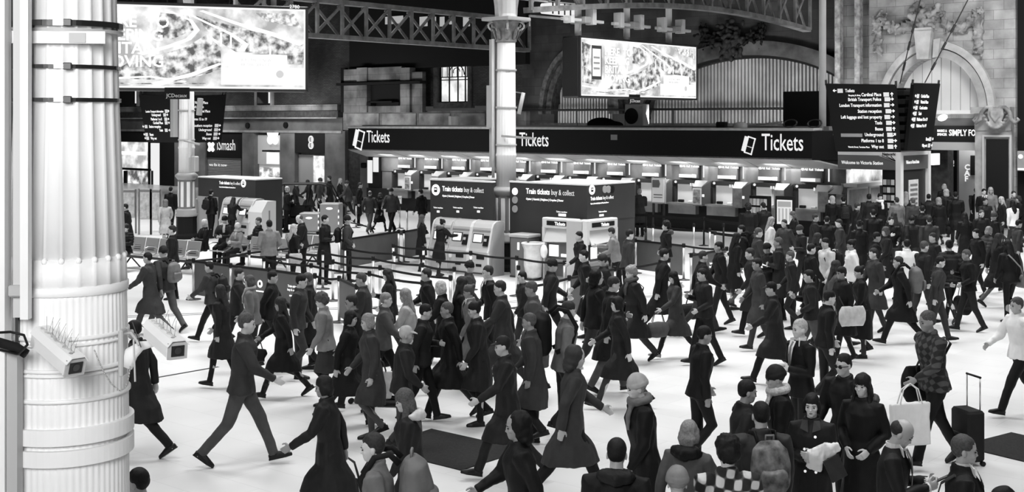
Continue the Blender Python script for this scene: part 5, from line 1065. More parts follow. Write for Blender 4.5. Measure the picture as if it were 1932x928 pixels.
rl = [('Cardinal Place', 1737, 184, 'LEFT', 1, (1731, 1727, 180)), ('Victoria Place', 1736, 195, 'LEFT', 1, (1730, 1726, 180)), ('Coach station', 1734, 206, 'LEFT', 1, (1728, 1724, 180)), ('Taxis', 1732, 217, 'LEFT', 1, (1726, 1723, 180)), ('Platforms 15 to 19', 1729, 228, 'LEFT', 1, (1724, 1721, 180)), ('Platforms 9 to 14', 1728, 240, 'LEFT', 1, (1722, 1719, 180)), ('Buses', 1752, 265, 'RIGHT', 1, (1754, 1759, 0)), ('Way out', 1748, 277, 'RIGHT', 1, (1752, 1757, 0))]
sign_panel('narrow right-hand face of the direction board tower, seen edge on, over the kiosk', ((1725, 157), (1774, 158), (1757, 282), (1712, 284)), YT+1.2, AZ+R(90), 7, rl, .155)
t = thing('sign_core', 'black slatted core between the two faces of the direction board tower', 'sign', P(1706, YT+.9, 3.2), AZ)
for k in range(7): MB().bbox(-.42, .05, -.1, .4, .1+.29*k, .28+.29*k, .02).build('slat', SOOT, t)
MB().box(-.42, .02, .1, .6, 0, 2.1).build('core_box', SOOT, t)
for a, b, lb in (((1698, 157), (1738, -8), 'thin stay wire rising from the left part of the direction board tower'), ((1745, 156), (1830, -8), 'thin stay wire rising from the right part of the direction board tower')):
    pa, pb = P(a[0], YT+.8, zat(a[1], YT+.8)), P(b[0], YT-2, zat(b[1], YT-2)); t = thing('stay_wire', lb, 'wire', pa, 0)
    MB().tube([(0, 0, 0), pb-pa], .018, 6).build('wire', DSTEEL, t)
    for k in (.16, .4, .6): q = (pb-pa)*k; MB().tube([q, q+(pb-pa).normalized()*.35], .04, 8).build('turnbuckle', DSTEEL, t)
# left tower
YL = 55.0
ll = [('London Transport information', 309, 212, 'RIGHT', .85, (306+8, 318, 0)), ('Underground', 304, 219, 'RIGHT', 1, (311, 316, 0)), ('Platforms 1 to 8', 306, 227, 'RIGHT', 1, (313, 318, 0)), ('Cardinal Place', 308, 234, 'RIGHT', 1, (314, 319, 0)), ('Station reception', 282, 241, 'LEFT', 1, (276, 271, 180)), ('Taxis', 308, 248, 'RIGHT', 1, (314, 320, 0)), ('Buses', 283, 256, 'LEFT', 1, (277, 273, 180)), ('Way out', 285, 263, 'LEFT', 1, (279, 275, 180))]
sign_panel('left face of the black direction board tower behind the nameplated white column', ((262, 179), (338, 181), (338, 269), (276, 268)), YL, AZ, 7, ll, .17, True)
rr = [('Victoria Place', 392, 196, 'RIGHT', 1), ('Coach station', 384, 204, 'RIGHT', 1), ('Cardinal Place', 396, 212, 'RIGHT', 1), ('Platforms 15 to 19', 390, 227, 'RIGHT', 1), ('Southern reception', 400, 239, 'RIGHT', 1, (408, 414, 0)), ('Underground', 399, 247, 'RIGHT', 1, (407, 413, 0)), ('Buses', 399, 255, 'RIGHT', 1, (406, 413, 0)), ('Way out', 397, 263, 'RIGHT', 1, (405, 411, 0))]
sign_panel('right face of the black direction board tower, to the right of the nameplated white column', ((352, 181), (427, 179), (418, 268), (356, 269)), YL+1, AZ+R(90), 7, rr, .17, True)
t = thing('sign_core', 'dark core and hanger rods between the left pair of direction boards', 'sign', P(345, YL+1.0, zat(269, YL)), AZ)
MB().box(-.15, .25, .1, .6, 0, 2.1).build('core_box', SOOT, t)
for q in (-.1, .2): MB().tube([(q, .3, 2.0), (q, .3, 14-t.location.z)], .03, 6).build('hanger_rod', DSTEEL, t, True)
# kiosk with welcome banners
YK = 41.6; ks, kd = toSD(P(1698, YK)); t = thing('information_kiosk', 'small kiosk with welcome banners under the direction boards, magazine shelf and white posts', 'kiosk', W(ks, kd, 0), AZ)
x0 = S(1582, kd)-ks; y1 = D(1748, ks)-kd; ft, fb = Zs(1698, 287, ks), Zs(1698, 321, ks)
MB().box(x0, 0, -.05, .1, fb, ft-.12).build('banner', mat('banner_mid', .12, .5), t); MB().box(x0, 0, -.05, .1, ft-.12, ft).build('white_band', WHITE, t)
MB().box(-.05, .05, .15, y1, fb, ft-.12).build('side_banner', mat('banner_mid', .12, .5), t); MB().box(-.05, .06, .15, y1, ft-.12, ft).build('side_band', WHITE, t)
MB().box(-.12, .06, -.08, .15, 0, ft).build('corner_post', WHITE, t); MB().box(-.08, .08, y1, y1+.2, 0, ft).build('rear_post', WHITE, t)
text('Welcome to Victoria Station', .16, LETTER, t, S(1589, kd)-ks, -.06, Z(1640, 310, kd), bold=.012, sx=.8); text('NetworkRail', .12, BLACK, t, S(1666, kd)-ks, -.06, ft-.11, bold=.02)
MB().prism([(-.72, ft-.13), (-.02, ft-.13), (-.1, ft-.32), (-.15, ft-.32)], -.065, -.05).build('chevron_mark', WHITE, t)
for k in range(3): MB().beam((-.6+.16*k, -.07, ft-.14), (-.14+.01*k, -.07, ft-.3), .02).build('mark_line', BLACK, t)
text('Welcome to Victoria Station', .17, LETTER, t, .07, .35, fb+.2, facing=R(90), sx=.55)
MB().box(x0, 0, .1, y1, ft-.1, ft).build('roof', DSTEEL, t)
MB().bbox(-.62, -.14, 0, .35, .3, fb, .01).build('magazine_shelf', SOOT, t)
for r_ in range(6):
    for q in range(3): MB().box(-.58+.14*q, -.47+.14*q, -.03, 0, .75+.26*r_, .93+.26*r_).build('magazine', PAPER if (r_+q) % 2 else GREY, t)
MB().box(-.02, .0, .3, y1-.1, .9, fb).build('side_glass', mat('kiosk_glass', .04, .1), t); MB().box(.0, .02, .7, 1.5, 1.2, 2.2).build('poster', PAPER, t)
for q in range(5): MB().box(.02, .03, .8, 1.4, 1.35+.16*q, 1.42+.16*q).build('text_line', GREY, t)
MB().box(-.0, .02, .3, y1-.1, 0, .9).build('side_base', DSTEEL, t); MB().box(.01, .12, y1+.3, y1+.9, ft-.5, ft-.1).build('light_box', LIT, t)
# end wall of the ticket hall with map boards
es = S(1592, DT); t = thing('map_wall', 'end wall of the ticket hall carrying framed maps, right of the last ticket window', 'wall', W(es, DT, 0), AZ+R(90)); Lw = D(1690, es)-DT
MB().box(0, Lw, 0, .2, 0, 3.0).build('wall_body', mat('end_wall', .1, .5, .3, var=.3), t)
MB().box(.2, Lw-.2, -.02, 0, 1.98, 2.62).build('window_band', emis('end_glow', .85, 1.0, lo=.15, scale=1.1), t); MB().box(0, Lw, -.5, .1, 1.85, 1.98).build('canopy', mat('canopy', .5, .4), t)
area('canopy_lamp', W(es+.9, DT+Lw*.6, 2.3), .6, 20)
for a, b in ((.25, 1.9), (2.05, 2.9), (3.05, 4.9)):
    if b < Lw: MB().bbox(a, b, -.06, 0, .55, 1.8, .01).build('map_frame', WHITE, t); MB().box(a+.07, b-.07, -.075, -.06, .62, 1.73).build('map_sheet', mat('map_grey', .35, .5, var=.4, scale=2.5), t)
# black counter-end panel between last window and end wall
o = grid(MB().box(S(1546, DT), es, DT-.1, DT+.2, .95, 1.6), 'end_panel', mat('bay_steel', .3)); o.parent = T0; o.matrix_parent_inverse = mw(T0).inverted()
o = grid(MB().add([(S(1543, DT), DT-.05, 1.9), (S(1590, DT), DT-.05, 1.9), (S(1595, DT), DT-.42, 1.62), (S(1546, DT), DT-.42, 1.62), (S(1543, DT), DT+.1, 1.9), (S(1590, DT), DT+.1, 1.9), (S(1595, DT), DT-.3, 1.6), (S(1546, DT), DT-.3, 1.6)], [(0,1,2,3),(7,6,5,4),(0,4,5,1),(1,5,6,2),(2,6,7,3),(3,7,4,0)]), 'end_hood', hood_m); o.parent = T0; o.matrix_parent_inverse = mw(T0).inverted()
# ------------------------------------------------------------------ ticket machine booths
def booth(label, p, xr, zt, zb_, depth, gap=(0, 0), cat='booth'):
    s_, d_ = toSD(p); t = thing('machine_booth', label, cat, W(s_, d_, 0), AZ); w_ = S(xr, d_)-s_
    l, r = gap
    MB().box(l, w_-r, .04, depth, 0, zt).build('booth_body', BOOTH, t); MB().box(0, w_, 0, .04, 0, zt).build('front_panel', BOOTH, t)
    MB().bbox(-.02, w_+.02, -.02, .1, zt, zt+.05, .01).build('roof_edge', BOOTHT, t); MB().bbox(l-.02, w_-r+.02, .1, depth, zt, zt+.05, .01).build('roof', BOOTHT, t)
    return t, s_, d_, w_
def booth_text(t, x, z, k, rz=0, y=-.01, sub=True):
    text('Train tickets', .2*k, LETTER, t, x, y, z, bold=.02, sx=.77, facing=rz); dx = .83*k
    c, s_ = math.cos(rz), math.sin(rz)
    text('buy & collect', .2*k, mat('letter_soft', .7, .5, emit=.2), t, x+dx*c, y+dx*s_, z, sx=.7, facing=rz)
    if sub: text('Oyster | Gatwick | Brighton | Croydon | Dover', .075*k, LETTER, t, x, y, z-.16*k, bold=.02, facing=rz, sx=.85)
def train_logo(t, x, z, r_, y=-.012, rz=0):
    M = Matrix.Translation((x if rz == 0 else 0, 0, 0))
    a = MB().tube([(0, -.01, 0), (0, 0, 0)], r_, 24).build('logo_disc', LETTER, t); a.location = (x, y, z) if not rz else (x, y, z); a.rotation_euler = (0, 0, rz)
    b = MB().bbox(-r_*.38, r_*.38, -.016, -.011, -r_*.4, r_*.45, .003).build('logo_train', BLACK, t); b.location = a.location; b.rotation_euler = a.rotation_euler
    b = MB().box(-r_*.25, r_*.25, -.02, -.016, .0, r_*.25).build('logo_window', LETTER, t); b.location = a.location; b.rotation_euler = a.rotation_euler
TL, sL_, dL_, wL = booth('left ticket machine booth with black header panel, three rounded machines before it', P(812, 35.7), 930, 2.5, 0, 1.6, (0, 1.15))
X = lambda px: S(px, dL_)-sL_
booth_text(TL, X(835), Z(835, 360, dL_), 1.0); train_logo(TL, X(823), Z(823, 358, dL_), .16)
for px in (827, 864, 903): text('Ticket machine', .06, LETTER, TL, X(px), -.01, Z(px, 393, dL_), align='CENTER'); MB().box(X(px)-.05, X(px)+.05, -.01, 0, Z(px, 401, dL_), Z(px, 397, dL_)).build('label_plate', LETTER, TL)
def arc_machine(label, loc, rz, W_=.78, sc=1.0):
    t = thing('ticket_machine', label, 'ticket machine', loc, rz, None, sc); h = W_/2
    prof = [(.0, 0), (.0, .62), (-.02, .66), (.02, .74), (.16, 1.30), (.22, 1.40), (.32, 1.46), (.5, 1.48), (.62, 1.44), (.62, 0)]
    MB().prism(prof, -h, h, 'x').build('cabinet', MACH, t)
    for q in (-1, 1): MB().prism([(p[0]-(.025 if k < 8 else 0), p[1]+(.012 if 4 < k < 9 else 0)) for k, p in enumerate(prof)], q*h-(.05 if q > 0 else 0), q*h+(.05 if q < 0 else 0), 'x').build('side_trim', mat('machine_pale', .6, .4), t)
    def onface(x0, x1, v0, v1, m, nm, o=.012):     # on the leaning front
        f = lambda v: (.02+(v-.74)*.25-o, v)
        a, b = f(v0), f(v1); MB().prism([a, b, (b[0]+.02, b[1]), (a[0]+.02, a[1])], x0, x1, 'x').build(nm, m, t)
    onface(-h+.1, .08, .9, 1.14, BLACK, 'screen_surround'); onface(-h+.13, .05, .92, 1.12, SCREEN, 'screen', .016); onface(.12, .3, .82, 1.1, BLACK, 'card_unit', .03); onface(.15, .24, .95, 1.02, LGREY, 'keypad', .036)
    onface(-h+.06, h-.06, 1.2, 1.24, GREY, 'heading_strip')
    MB().bbox(-.08, .2, -.012, .01, .46, .56, .005).build('coin_tray', BLACK, t); MB().tube([(-.28, -.02, .5), (-.28, .0, .5)], .06, 14).build('button', WHITE, t); MB().box(-h+.04, h-.04, -.01, 0, .06, .1).build('kick_line', DSTEEL, t); MB().box(-.1, .1, -.01, 0, .26, .33).build('lower_slot', BLACK, t)
    return t
dm_ = dL_-.62
for k, (px, lb) in enumerate(((826, 'rounded grey ticket machine at the left end of the left booth, partly hidden'), (862, 'middle rounded grey ticket machine of the left booth, behind a hooded customer'), (901, 'free rounded grey ticket machine nearest the slender middle column, screen lit'))):
    arc_machine(lb, W(S(px+2, dm_), dm_, 0), AZ, .76)
TR, sR_, dR_, wR = booth('right ticket machine booth, a corner block with lettering on two black faces', P(962, 34.35), 1107, 2.5, 0, 2.2, (.62, 0))
X = lambda px: S(px, dR_)-sR_
booth_text(TR, X(993), Z(993, 365, dR_), 1.05); 
for y_ in (361, 377, 394): c = MB().tube([(X(972), -.02, Z(972, y_, dR_)), (X(972), -.0, Z(972, y_, dR_))], .1, 20).build('logo_disc', LETTER if y_ == 361 else mat('disc_grey', .35, .5), TR)
text('Ticket machine', .06, LETTER, TR, X(1060), -.01, Z(1060, 401, dR_), align='CENTER'); MB().box(X(1054), X(1068), -.01, 0, Z(1060, 408, dR_), Z(1060, 403, dR_)).build('label_plate', LETTER, TR)
MB().box(wR, wR+.01, 0, 2.2, 1.55, 2.49).build('side_panel', BOOTH, TR)
Yf = lambda px: D(px, sR_+wR)-dR_
booth_text(TR, wR+.02, Zs(1113, 378, sR_+wR), .66, R(90), Yf(1113)); train_logo(TR, wR+.03, Zs(1115, 358, sR_+wR), .13, Yf(1115), R(90))
for px in (1140, 1147, 1154): MB().tube([(0, -.02, 0), (0, 0, 0)], .1, 18).xf(Matrix.Translation((wR+.01, Yf(px), Zs(px, 357, sR_+wR))) @ Matrix.Rotation(R(90), 4, 'Z')).build('logo_disc', mat('disc_grey', .35, .5) if px < 1150 else BLACK, TR)
text('Ticket machine', .06, LETTER, TR, wR+.02, Yf(1128), Zs(1128, 401, sR_+wR), facing=R(90)); MB().box(wR, wR+.02, Yf(1130), Yf(1138), Zs(1134, 408, sR_+wR), Zs(1134, 404, sR_+wR)).build('label_plate', LETTER, TR)
def box_machine(label, loc, rz, W_=1.1):
    t = thing('ticket_machine', label, 'ticket machine', loc, rz); h = W_/2
    MB().bbox(-h, h, .12, .7, 0, 1.62, .03).build('cabinet', MACH, t); MB().bbox(-h, h, -.02, .2, 1.36, 1.64, .03).build('canopy', mat('machine_pale', .6), t)
    MB().bbox(-h, -h+.1, -.02, .2, 0, 1.4, .02).build('side_cheek', mat('machine_pale', .6), t); MB().bbox(h-.1, h, -.02, .2, 0, 1.4, .02).build('side_cheek', mat('machine_pale', .6), t)
    MB().box(-h+.18, h-.18, -.03, -.02, 1.44, 1.56).build('name_strip', BLACK, t); text('Tickets', .12, LETTER, t, -.12, -.04, 1.455, bold=.02)
    MB().add([(-h+.1, .1, 1.34), (h-.1, .1, 1.34), (h-.1, -.02, 1.05), (-h+.1, -.08, 1.0), (-h+.1, .12, 1.34), (h-.1, .12, 1.34), (h-.1, .0, 1.03), (-h+.1, -.06, .98)], [(0,1,2,3),(7,6,5,4),(0,4,5,1),(1,5,6,2),(2,6,7,3),(3,7,4,0)]).build('glare_hood', mat('machine_pale', .6), t)
    MB().box(-h+.1, h-.1, .08, .13, .55, 1.0).build('control_panel', MACHD, t); MB().box(-h+.2, -h+.5, .05, .08, .62, .92).build('screen', SCREEN, t); MB().box(-h+.6, -h+.8, .05, .08, .62, .7).build('coin_slot', LETTER, t); MB().box(-h+.02, -h+.09, -.04, -.02, .6, 1.0).build('card_slot', BLACK, t)
    MB().bbox(-h+.1, h-.1, .0, .2, .45, .55, .02).build('shelf', GREY, t); MB().box(-h+.15, h-.15, .1, .125, .1, .4).build('lower_door', MACHD, t)
    return t
dm2 = dR_-.35
box_machine('boxy pale ticket machine on the front face of the right booth, beside the white bin', W(S(1055, dm2), dm2, 0), AZ, 1.16)
ds = sR_+wR+.35; box_machine('boxy pale ticket machine on the right side of the right booth', W(ds, D(1137, ds), 0), AZ+R(90), 1.35)
# far booth
TF, sF, dFb, wF = booth('far ticket machine booth with low black header panel right of the left iron column', P(374, 46.2), 482, 2.1, 0, 1.2)
X = lambda px: S(px, dFb)-sF
booth_text(TF, X(414), Z(414, 347, dFb), .78); train_logo(TF, X(460), Z(460, 346, dFb), .14)
MB().box(0, X(412), -.04, 0, 0, 1.42).build('pale_lower_panel', MACH, TF); MB().box(X(363), 0, -.1, .3, 0, 1.3).build('side_cabinet', MACH, TF)
dm3 = dFb-.62
for px, lb in ((427, 'left rounded ticket machine of the far booth, a man with a backpack before it'), (458, 'right rounded ticket machine of the far booth, a long haired woman before it')): arc_machine(lb, W(S(px, dm3), dm3, 0), AZ, .8)
o = MB().prism([(0, 0), (0, 1.05), (.25, 1.42), (.62, 1.42), (.62, 0)], 0, .75, 'x').build('end_screen', mat('machine_pale', .6), None, loc=W(S(468, dm3), dm3, 0), rz=AZ); tag(o, 'pale slanted end screen standing right of the far ticket machines', 'screen')
o2 = MB().box(.752, .756, .3, .36, .3, 1.1).build('printed_strip', GREY, o)
# cabinet and bin by the right booth
t = thing('grey_cabinet', 'grey metal cabinet with pale lid at the left end of the right booth', 'cabinet', W(S(979, dR_-.62), dR_-.62, 0), AZ); 
MB().bbox(-.31, .31, 0, .5, 0, 1.08, .02).build('cabinet_body', mat('cab_grey', .13, .5), t); MB().bbox(-.34, .34, -.03, .53, 1.08, 1.17, .02).build('lid', MACH, t); MB().box(-.05, .02, -.01, 0, .75, .95).build('label_plate', LETTER, t); MB().tube([(.2, -.01, .9), (.2, 0, .9)], .03, 10).build('lock', STEEL, t); MB().box(-.31, .31, -.01, 0, .0, .05).build('plinth', DSTEEL, t)
bp = G(1006, 528); t = thing('litter_bin', 'clear white plastic sack hanging from a round bin hoop beside the grey cabinet', 'bin', bp, AZ)
mb = MB().lathe([(.12, .02), (.2, .1), (.23, .4), (.25, .8), (.29, .92), (.3, .97)], 28); me = wrinkle(mb.mesh('sack', True), .03, 12); put('sack', me, mat('sack_white', .62, .35, var=.2, scale=5), t)
MB().tube([(math.cos(a)*.3, math.sin(a)*.3, .97) for a in [2*math.pi*k/24 for k in range(25)]], .02, 6).build('hoop', WHITE, t, True); MB().tube([(.28, .1, 0), (.28, .1, .97)], .02, 8).build('stand', STEEL, t); MB().lathe([(.22, 0), (.22, .03)], 18).build('base', DSTEEL, t); MB().ell((.36, 0, .78), (.1, .1, .18)).build('tied_corner', WHITE, t, True)
# ------------------------------------------------------------------ barrier posts, belts and banners
H0 = .97; posts = {}; PN = 0
def yof(ty): return FPX*(EYE-H0)/(ty-HY)
def post(px, ty, where, m=None, group='queue barrier posts'):
    p = P(px, yof(ty)); t = thing('barrier_post', where, 'barrier post', p, AZ, group)
    MB().lathe([(.18, 0), (.18, .012), (.06, .03), (.03, .045)], 20).build('base', DSTEEL, t, True); MB().tube([(0, 0, .02), (0, 0, .9)], .032, 10).build('pole', m or POST, t, True); MB().lathe([(.04, .86), (.045, .88), (.045, .95), (.035, .97)], 12).build('belt_head', BLACK, t, True)
    return p
def belt(a, b, label, z=.9, h=.05, group='black belts of the queue maze'):
    a = Vector(a); b = Vector(b); d_ = (b-a).normalized(); a = a+d_*.05; b = b-d_*.05; n = 6
    mb = MB(); L = (b-a).length; pts = [a+(b-a)*k/n+Vector((0, 0, z-.03*math.sin(math.pi*k/n))) for k in range(n+1)]
    for p, q in zip(pts, pts[1:]): mb.beam(p, q, .012, h)
    o = mb.build('barrier_belt', BELT, None); tag(o, label, 'belt', group); return o
def bannerp(a, b, label, logo=True):
    a = Vector(a); b = Vector(b); L = (b-a).length; rz = math.atan2(b.y-a.y, b.x-a.x); t = thing('barrier_banner', label, 'banner', a, rz)
    MB().box(.06, L-.06, -.012, .012, .12, .9).build('banner_sheet', BANNER, t); MB().box(.04, L-.04, -.02, .02, .88, .93).build('top_rail', BELT, t)
    if logo and L > .7:
        x = L*.78; MB().tube([(x, -.02, .58), (x, -.012, .58)], .085, 20).build('logo_disc', LETTER, t); MB().bbox(x-.03, x+.03, -.024, -.02, .55, .62, .004).build('logo_train', BLACK, t)
        text('Train tickets', .07, LETTER, t, x-.2, -.014, .6, align='RIGHT', bold=.01); text('buy & collect', .07, LETTER, t, x-.2, -.014, .52, align='RIGHT'); MB().box(x-.5, x+.12, -.016, -.012, .40, .43).build('text_line', LETTER, t)
    return t
rows = [([(651, 464), (744, 474), (799, 481), (888, 490)], 'farthest row of the queue maze'), ([(609, 472), (704, 483), (797, 495), (857, 503)], 'second farthest row of the queue maze'),
        ([(542, 479), (628, 489), (717, 500), (850, 519)], 'third row of the queue maze'), ([(498, 484), (587, 496), (697, 511), (797, 528)], 'nearest row of the queue maze')]
for r_, nm in rows:
    pts = [post(x, y, 'silver barrier post in the %s, %s' % (nm, ['first from the left', 'second from the left', 'third from the left', 'rightmost of its row'][k])) for k, (x, y) in enumerate(r_)]
    for k, (a, b) in enumerate(zip(pts, pts[1:])): belt(a, b, 'black belt along the %s, %s' % (nm, ('left part', 'middle part', 'right part')[k]))
extra = [((742, 459), 'silver post where the far grey banner meets the maze, left of the machines'), ((799, 464), 'silver post right in front of the long haired woman at the left booth'), ((888, 473), 'silver post before the free rounded machine'), ((975, 482), 'silver post in front of the grey cabinet'), ((1065, 491), 'silver post between the white bin and the dark walker'), ((978, 500), 'short silver post just before the grey cabinet, nearer than its neighbour')]
ep = [post(*a, b) for a, b in extra]
for k, (a, b) in enumerate(zip(ep, ep[1:5])): belt(a, b, 'black belt in front of the machines, %s' % ['before the left machine', 'before the middle machine', 'before the slender column', 'before the bin'][k])
fl = [(365, 487), (435, 496), (508, 504), (594, 515)]
fp = [post(x, y, 'barrier post of the near banner line, '+['its far left end', 'with a white round top', 'between the two logo banners', 'its right end'][k]) for k, (x, y) in enumerate(fl)]
bannerp(fp[0], fp[1], 'plain grey banner at the left end of the near banner line', False); bannerp(fp[1], fp[2], 'grey train ticket banner, left one of the near line'); bannerp(fp[2], fp[3], 'grey train ticket banner, right one of the near line')
e1 = post(640, 520, 'barrier post behind the woman with wavy hair'); e2_ = post(673, 535, 'barrier post at the near right corner of the banner line'); belt(fp[3], e1, 'short black belt joining the banner line to its right corner'); bannerp(e1, e2_, 'narrow grey banner closing the near right corner of the queue', False)
r1 = post(470, 472, 'barrier post beside the right bench'); r2 = post(752, 433, 'left of the twin silver posts on the far grey banner'); r3 = post(762, 433, 'right of the twin silver posts on the far grey banner'); r4 = post(792, 428, 'barrier post at the far right end of the far grey banner')
belt(fp[0], r1, 'long black belt rising from the left banner end to the bench'); r5 = post(640, 449, 'barrier post behind the man in the beanie'); belt(r1, r5, 'black belt behind the waiting queue of people'); bannerp(r5, r2, 'long grey banner between the walking couple and the maze', False); bannerp(r3, r4, 'short grey banner right of the twin posts', False)
m1 = post(979, 536, 'barrier post with broad ring base in the middle foreground'); m2 = post(1074, 519, 'barrier post carrying a banner with a paper notice'); m3 = post(1160, 502, 'barrier post hidden behind the man with curly hair'); m4 = post(1262, 486, 'barrier post by the hooded man in black')
belt(m1, m2, 'black belt from the ring based post to the notice banner'); bannerp(m2, m3, 'grey logo banner with a paper notice hung on its top'); belt(m3, m4, 'black belt behind the man with the satchel')
nt_ = thing('paper_notice', 'white paper notice hung over the top of the middle banner', 'notice', m2*.45+m3*.55+Vector((0, -.03, .66)), math.atan2((m3-m2).y, (m3-m2).x)); MB().box(-.1, .1, -.006, 0, 0, .3).build('sheet', PAPER, nt_); MB().box(-.07, .07, -.009, -.006, .2, .23).build('text_line', BLACK, nt_); MB().box(-.07, .07, -.009, -.006, .1, .12).build('text_line', BLACK, nt_)
q1 = post(1199, 449, 'barrier post right of the side ticket machine'); q2 = post(1290, 459, 'barrier post left of the right-hand logo banner'); q3 = post(1371, 465, 'corner post at the far end of the right-hand logo banner'); q4 = post(1304, 477, 'near post of the right-hand logo banner')
bannerp(q1, q2, 'dim grey banner behind the hooded man', False); belt(q2, q3, 'black belt behind the right-hand logo banner'); bannerp(q4, q3, 'grey logo banner at the right end of the queue area')
# barriers along the counter
cb = [(1176, 398), (1219, 402), (1328, 409), (1400, 418)]
cp = [post(x, y, 'black barrier post along the ticket counter, '+['its left end', 'second from the left', 'by the framed white poster', 'its right end'][k], BLACK, 'black posts along the counter') for k, (x, y) in enumerate(cb)]
for a, b, nm in zip(cp, cp[1:], ('left', 'middle', 'right')): belt(a, b, 'upper black belt along the ticket counter, %s stretch' % nm, .9, .09, 'belts along the counter'); belt(a, b, 'lower black belt along the ticket counter, %s stretch' % nm, .5, .09, 'belts along the counter')
for x, y, lb in ((1190, 412, 'pale banded post beside the two counter customers'), (1232, 423, 'silver post left of the hooded man in black'), (1309, 421, 'silver post right of the hooded man, tall white top'), (1339, 430, 'silver post next to a black one, right of the hooded man'), (1349, 436, 'silver post right behind the logo banner'), (740, 386, 'silver post left of the walking couple area by the hall'), (754, 384, 'silver post with a paper sheet near the ticket hall corner'), (768, 394, 'silver post before the man at the left booth end'), (672, 383, 'silver post left of the walking couple'), (654, 363, 'silver post among the distant crowd')): post(x, y, lb)
for x, y, lb in ((1365, 421, 'black post behind the right-hand logo banner'), (1218, 430, 'black post just left of the hooded man')): post(x, y, lb, BLACK)
t = thing('paper_sign', 'white paper sheet on top of a post near the ticket hall corner', 'sign', P(754, yof(384)-.05, .97), AZ); MB().box(-.11, .11, -.01, .01, 0, .3).build('sheet', PAPER, t); MB().box(-.08, .08, -.015, -.01, .2, .23).build('text_line', GREY, t)
# ------------------------------------------------------------------ benches
SEATM = mat('seat_steel', .42, .35, .5)
def bench(label, loc, rz, n, sc=1.0):
    t = thing('metal_bench', label, 'bench', loc, rz, None, sc); w_ = .58; L = n*w_
    MB().bbox(0, L, .16, .24, .3, .37, .01).build('beam', DSTEEL, t)
    for k in range(n):
        x0, x1 = k*w_+.03, (k+1)*w_-.03
        prof = [(-.02, .42), (.0, .455), (.3, .42), (.40, .46), (.5, .86), (.53, .87), (.43, .44), (.32, .395), (.0, .43)]
        st = MB().prism(prof, x0, x1, 'x').build('seat', SEATM, t)
        for q in range(6): MB().box(x0+.12, x1-.12, .41+.017*q, .425+.017*q, .53+.05*q, .545+.05*q).build('slot', BLACK, st)
    for k in (0, n//2, n):
        x = k*w_; MB().tube([(x, -.05, .62), (x, .1, .66), (x, .34, .64), (x, .42, .58)], .016, 8).build('armrest', STEEL, t, True); MB().tube([(x, .0, .42), (x, -.05, .62)], .016, 8).build('arm_support', STEEL, t, True)
    for k in (.5, n-.5):
        MB().tube([(k*w_, .2, .32), (k*w_, -.12, 0)], .022, 8).build('leg', DSTEEL, t, True); MB().tube([(k*w_, .2, .32), (k*w_, .52, 0)], .022, 8).build('leg', DSTEEL, t, True)
    return t
bl = P(224, 35.6); bench('row of slotted steel seats at the left beside the fluted column', bl, AZ+R(6), 5)
br = P(396, 36.2); bench('row of slotted steel seats where a man in a pale cap sits', br, AZ+R(6), 5)
bench('row of slotted steel seats behind the waiting blonde woman', P(514, 36.6), AZ+R(4), 3)
# boards on the left
def board(label, x0, x1, y0, y1, Y, posts_=True):
    k_ = Y/FPX; t = thing('notice_board', label, 'notice board', P((x0+x1)/2, Y), 0); w_ = (x1-x0)*k_/2; z1, z0 = zat(y0, Y), max(.5, zat(y1, Y))
    MB().bbox(-w_, w_, 0, .06, z0, z1, .01).build('frame', LGREY, t); MB().box(-w_+.05, w_-.05, -.012, 0, z0+.05, z1-.05).build('sheet', mat('board_sheet', .5, .6, var=.3, scale=7), t); MB().box(-w_+.02, w_-.02, -.014, 0, z1-.12, z1-.05).build('header_strip', GREY, t)
    for q in (-1, 1): MB().box(q*w_-.03, q*w_+.03, .0, .05, 0, z1).build('post', GREY, t)
board('large pale notice board at the far left beside the column', 222, 256, 357, 411, 46.5); board('pale notice board in the middle of the three on the left', 262, 284, 356, 414, 46.0); board('pale notice board nearest the left iron column', 285, 303, 357, 415, 46.0)
# ------------------------------------------------------------------ station buggy and its boxes
gp = G(505, 438); t = thing('luggage_buggy', 'dark electric station buggy with open tubular frame and hatched edges', 'buggy', gp, R(4))
MB().bbox(-.2, 2.9, 0, 1.1, .28, .55, .04).build('chassis', BLACK, t); MB().bbox(.8, 1.6, .05, 1.05, .55, .95, .05).build('seat_box', BLACK, t); MB().bbox(.75, .9, .1, 1.0, .9, 1.35, .04).build('seat_back', SOOT, t); MB().bbox(1.9, 2.9, 0, 1.1, .5, 1.0, .08).build('bonnet', BLACK, t)
for y in (0, 1.1):
    MB().tube([(.5, y, .5), (.5, y, 1.72), (.6, y, 1.8), (2.0, y, 1.8), (2.35, y, 1.7), (2.7, y, 1.0)], .025, 8).build('roof_hoop', BLACK, t, True); MB().tube([(1.4, y, .9), (1.55, y, 1.8)], .02, 8).build('hoop_brace', BLACK, t, True)
    for x in (.3, 2.4): MB().tube([(x, y-.06, .25), (x, y+.06, .25)], .25, 18).build('wheel', SOOT, t)
MB().box(.5, 2.1, 0, 1.1, 1.78, 1.82).build('canopy', DSTEEL, t); MB().tube([(1.9, .5, 1.0), (1.75, .5, 1.25)], .015, 6).build('steering_column', STEEL, t); MB().tube([(1.75+.05*math.sin(a), .5+math.cos(a)*.18, 1.25+math.sin(a)*.15) for a in [2*math.pi*k/16 for k in range(17)]], .015, 6).build('steering_wheel', BLACK, t)
for k in range(9): MB().box(.3, .38, -.04, 0, .1+.2*k, .2+.2*k).build('hazard_mark', LETTER, t)
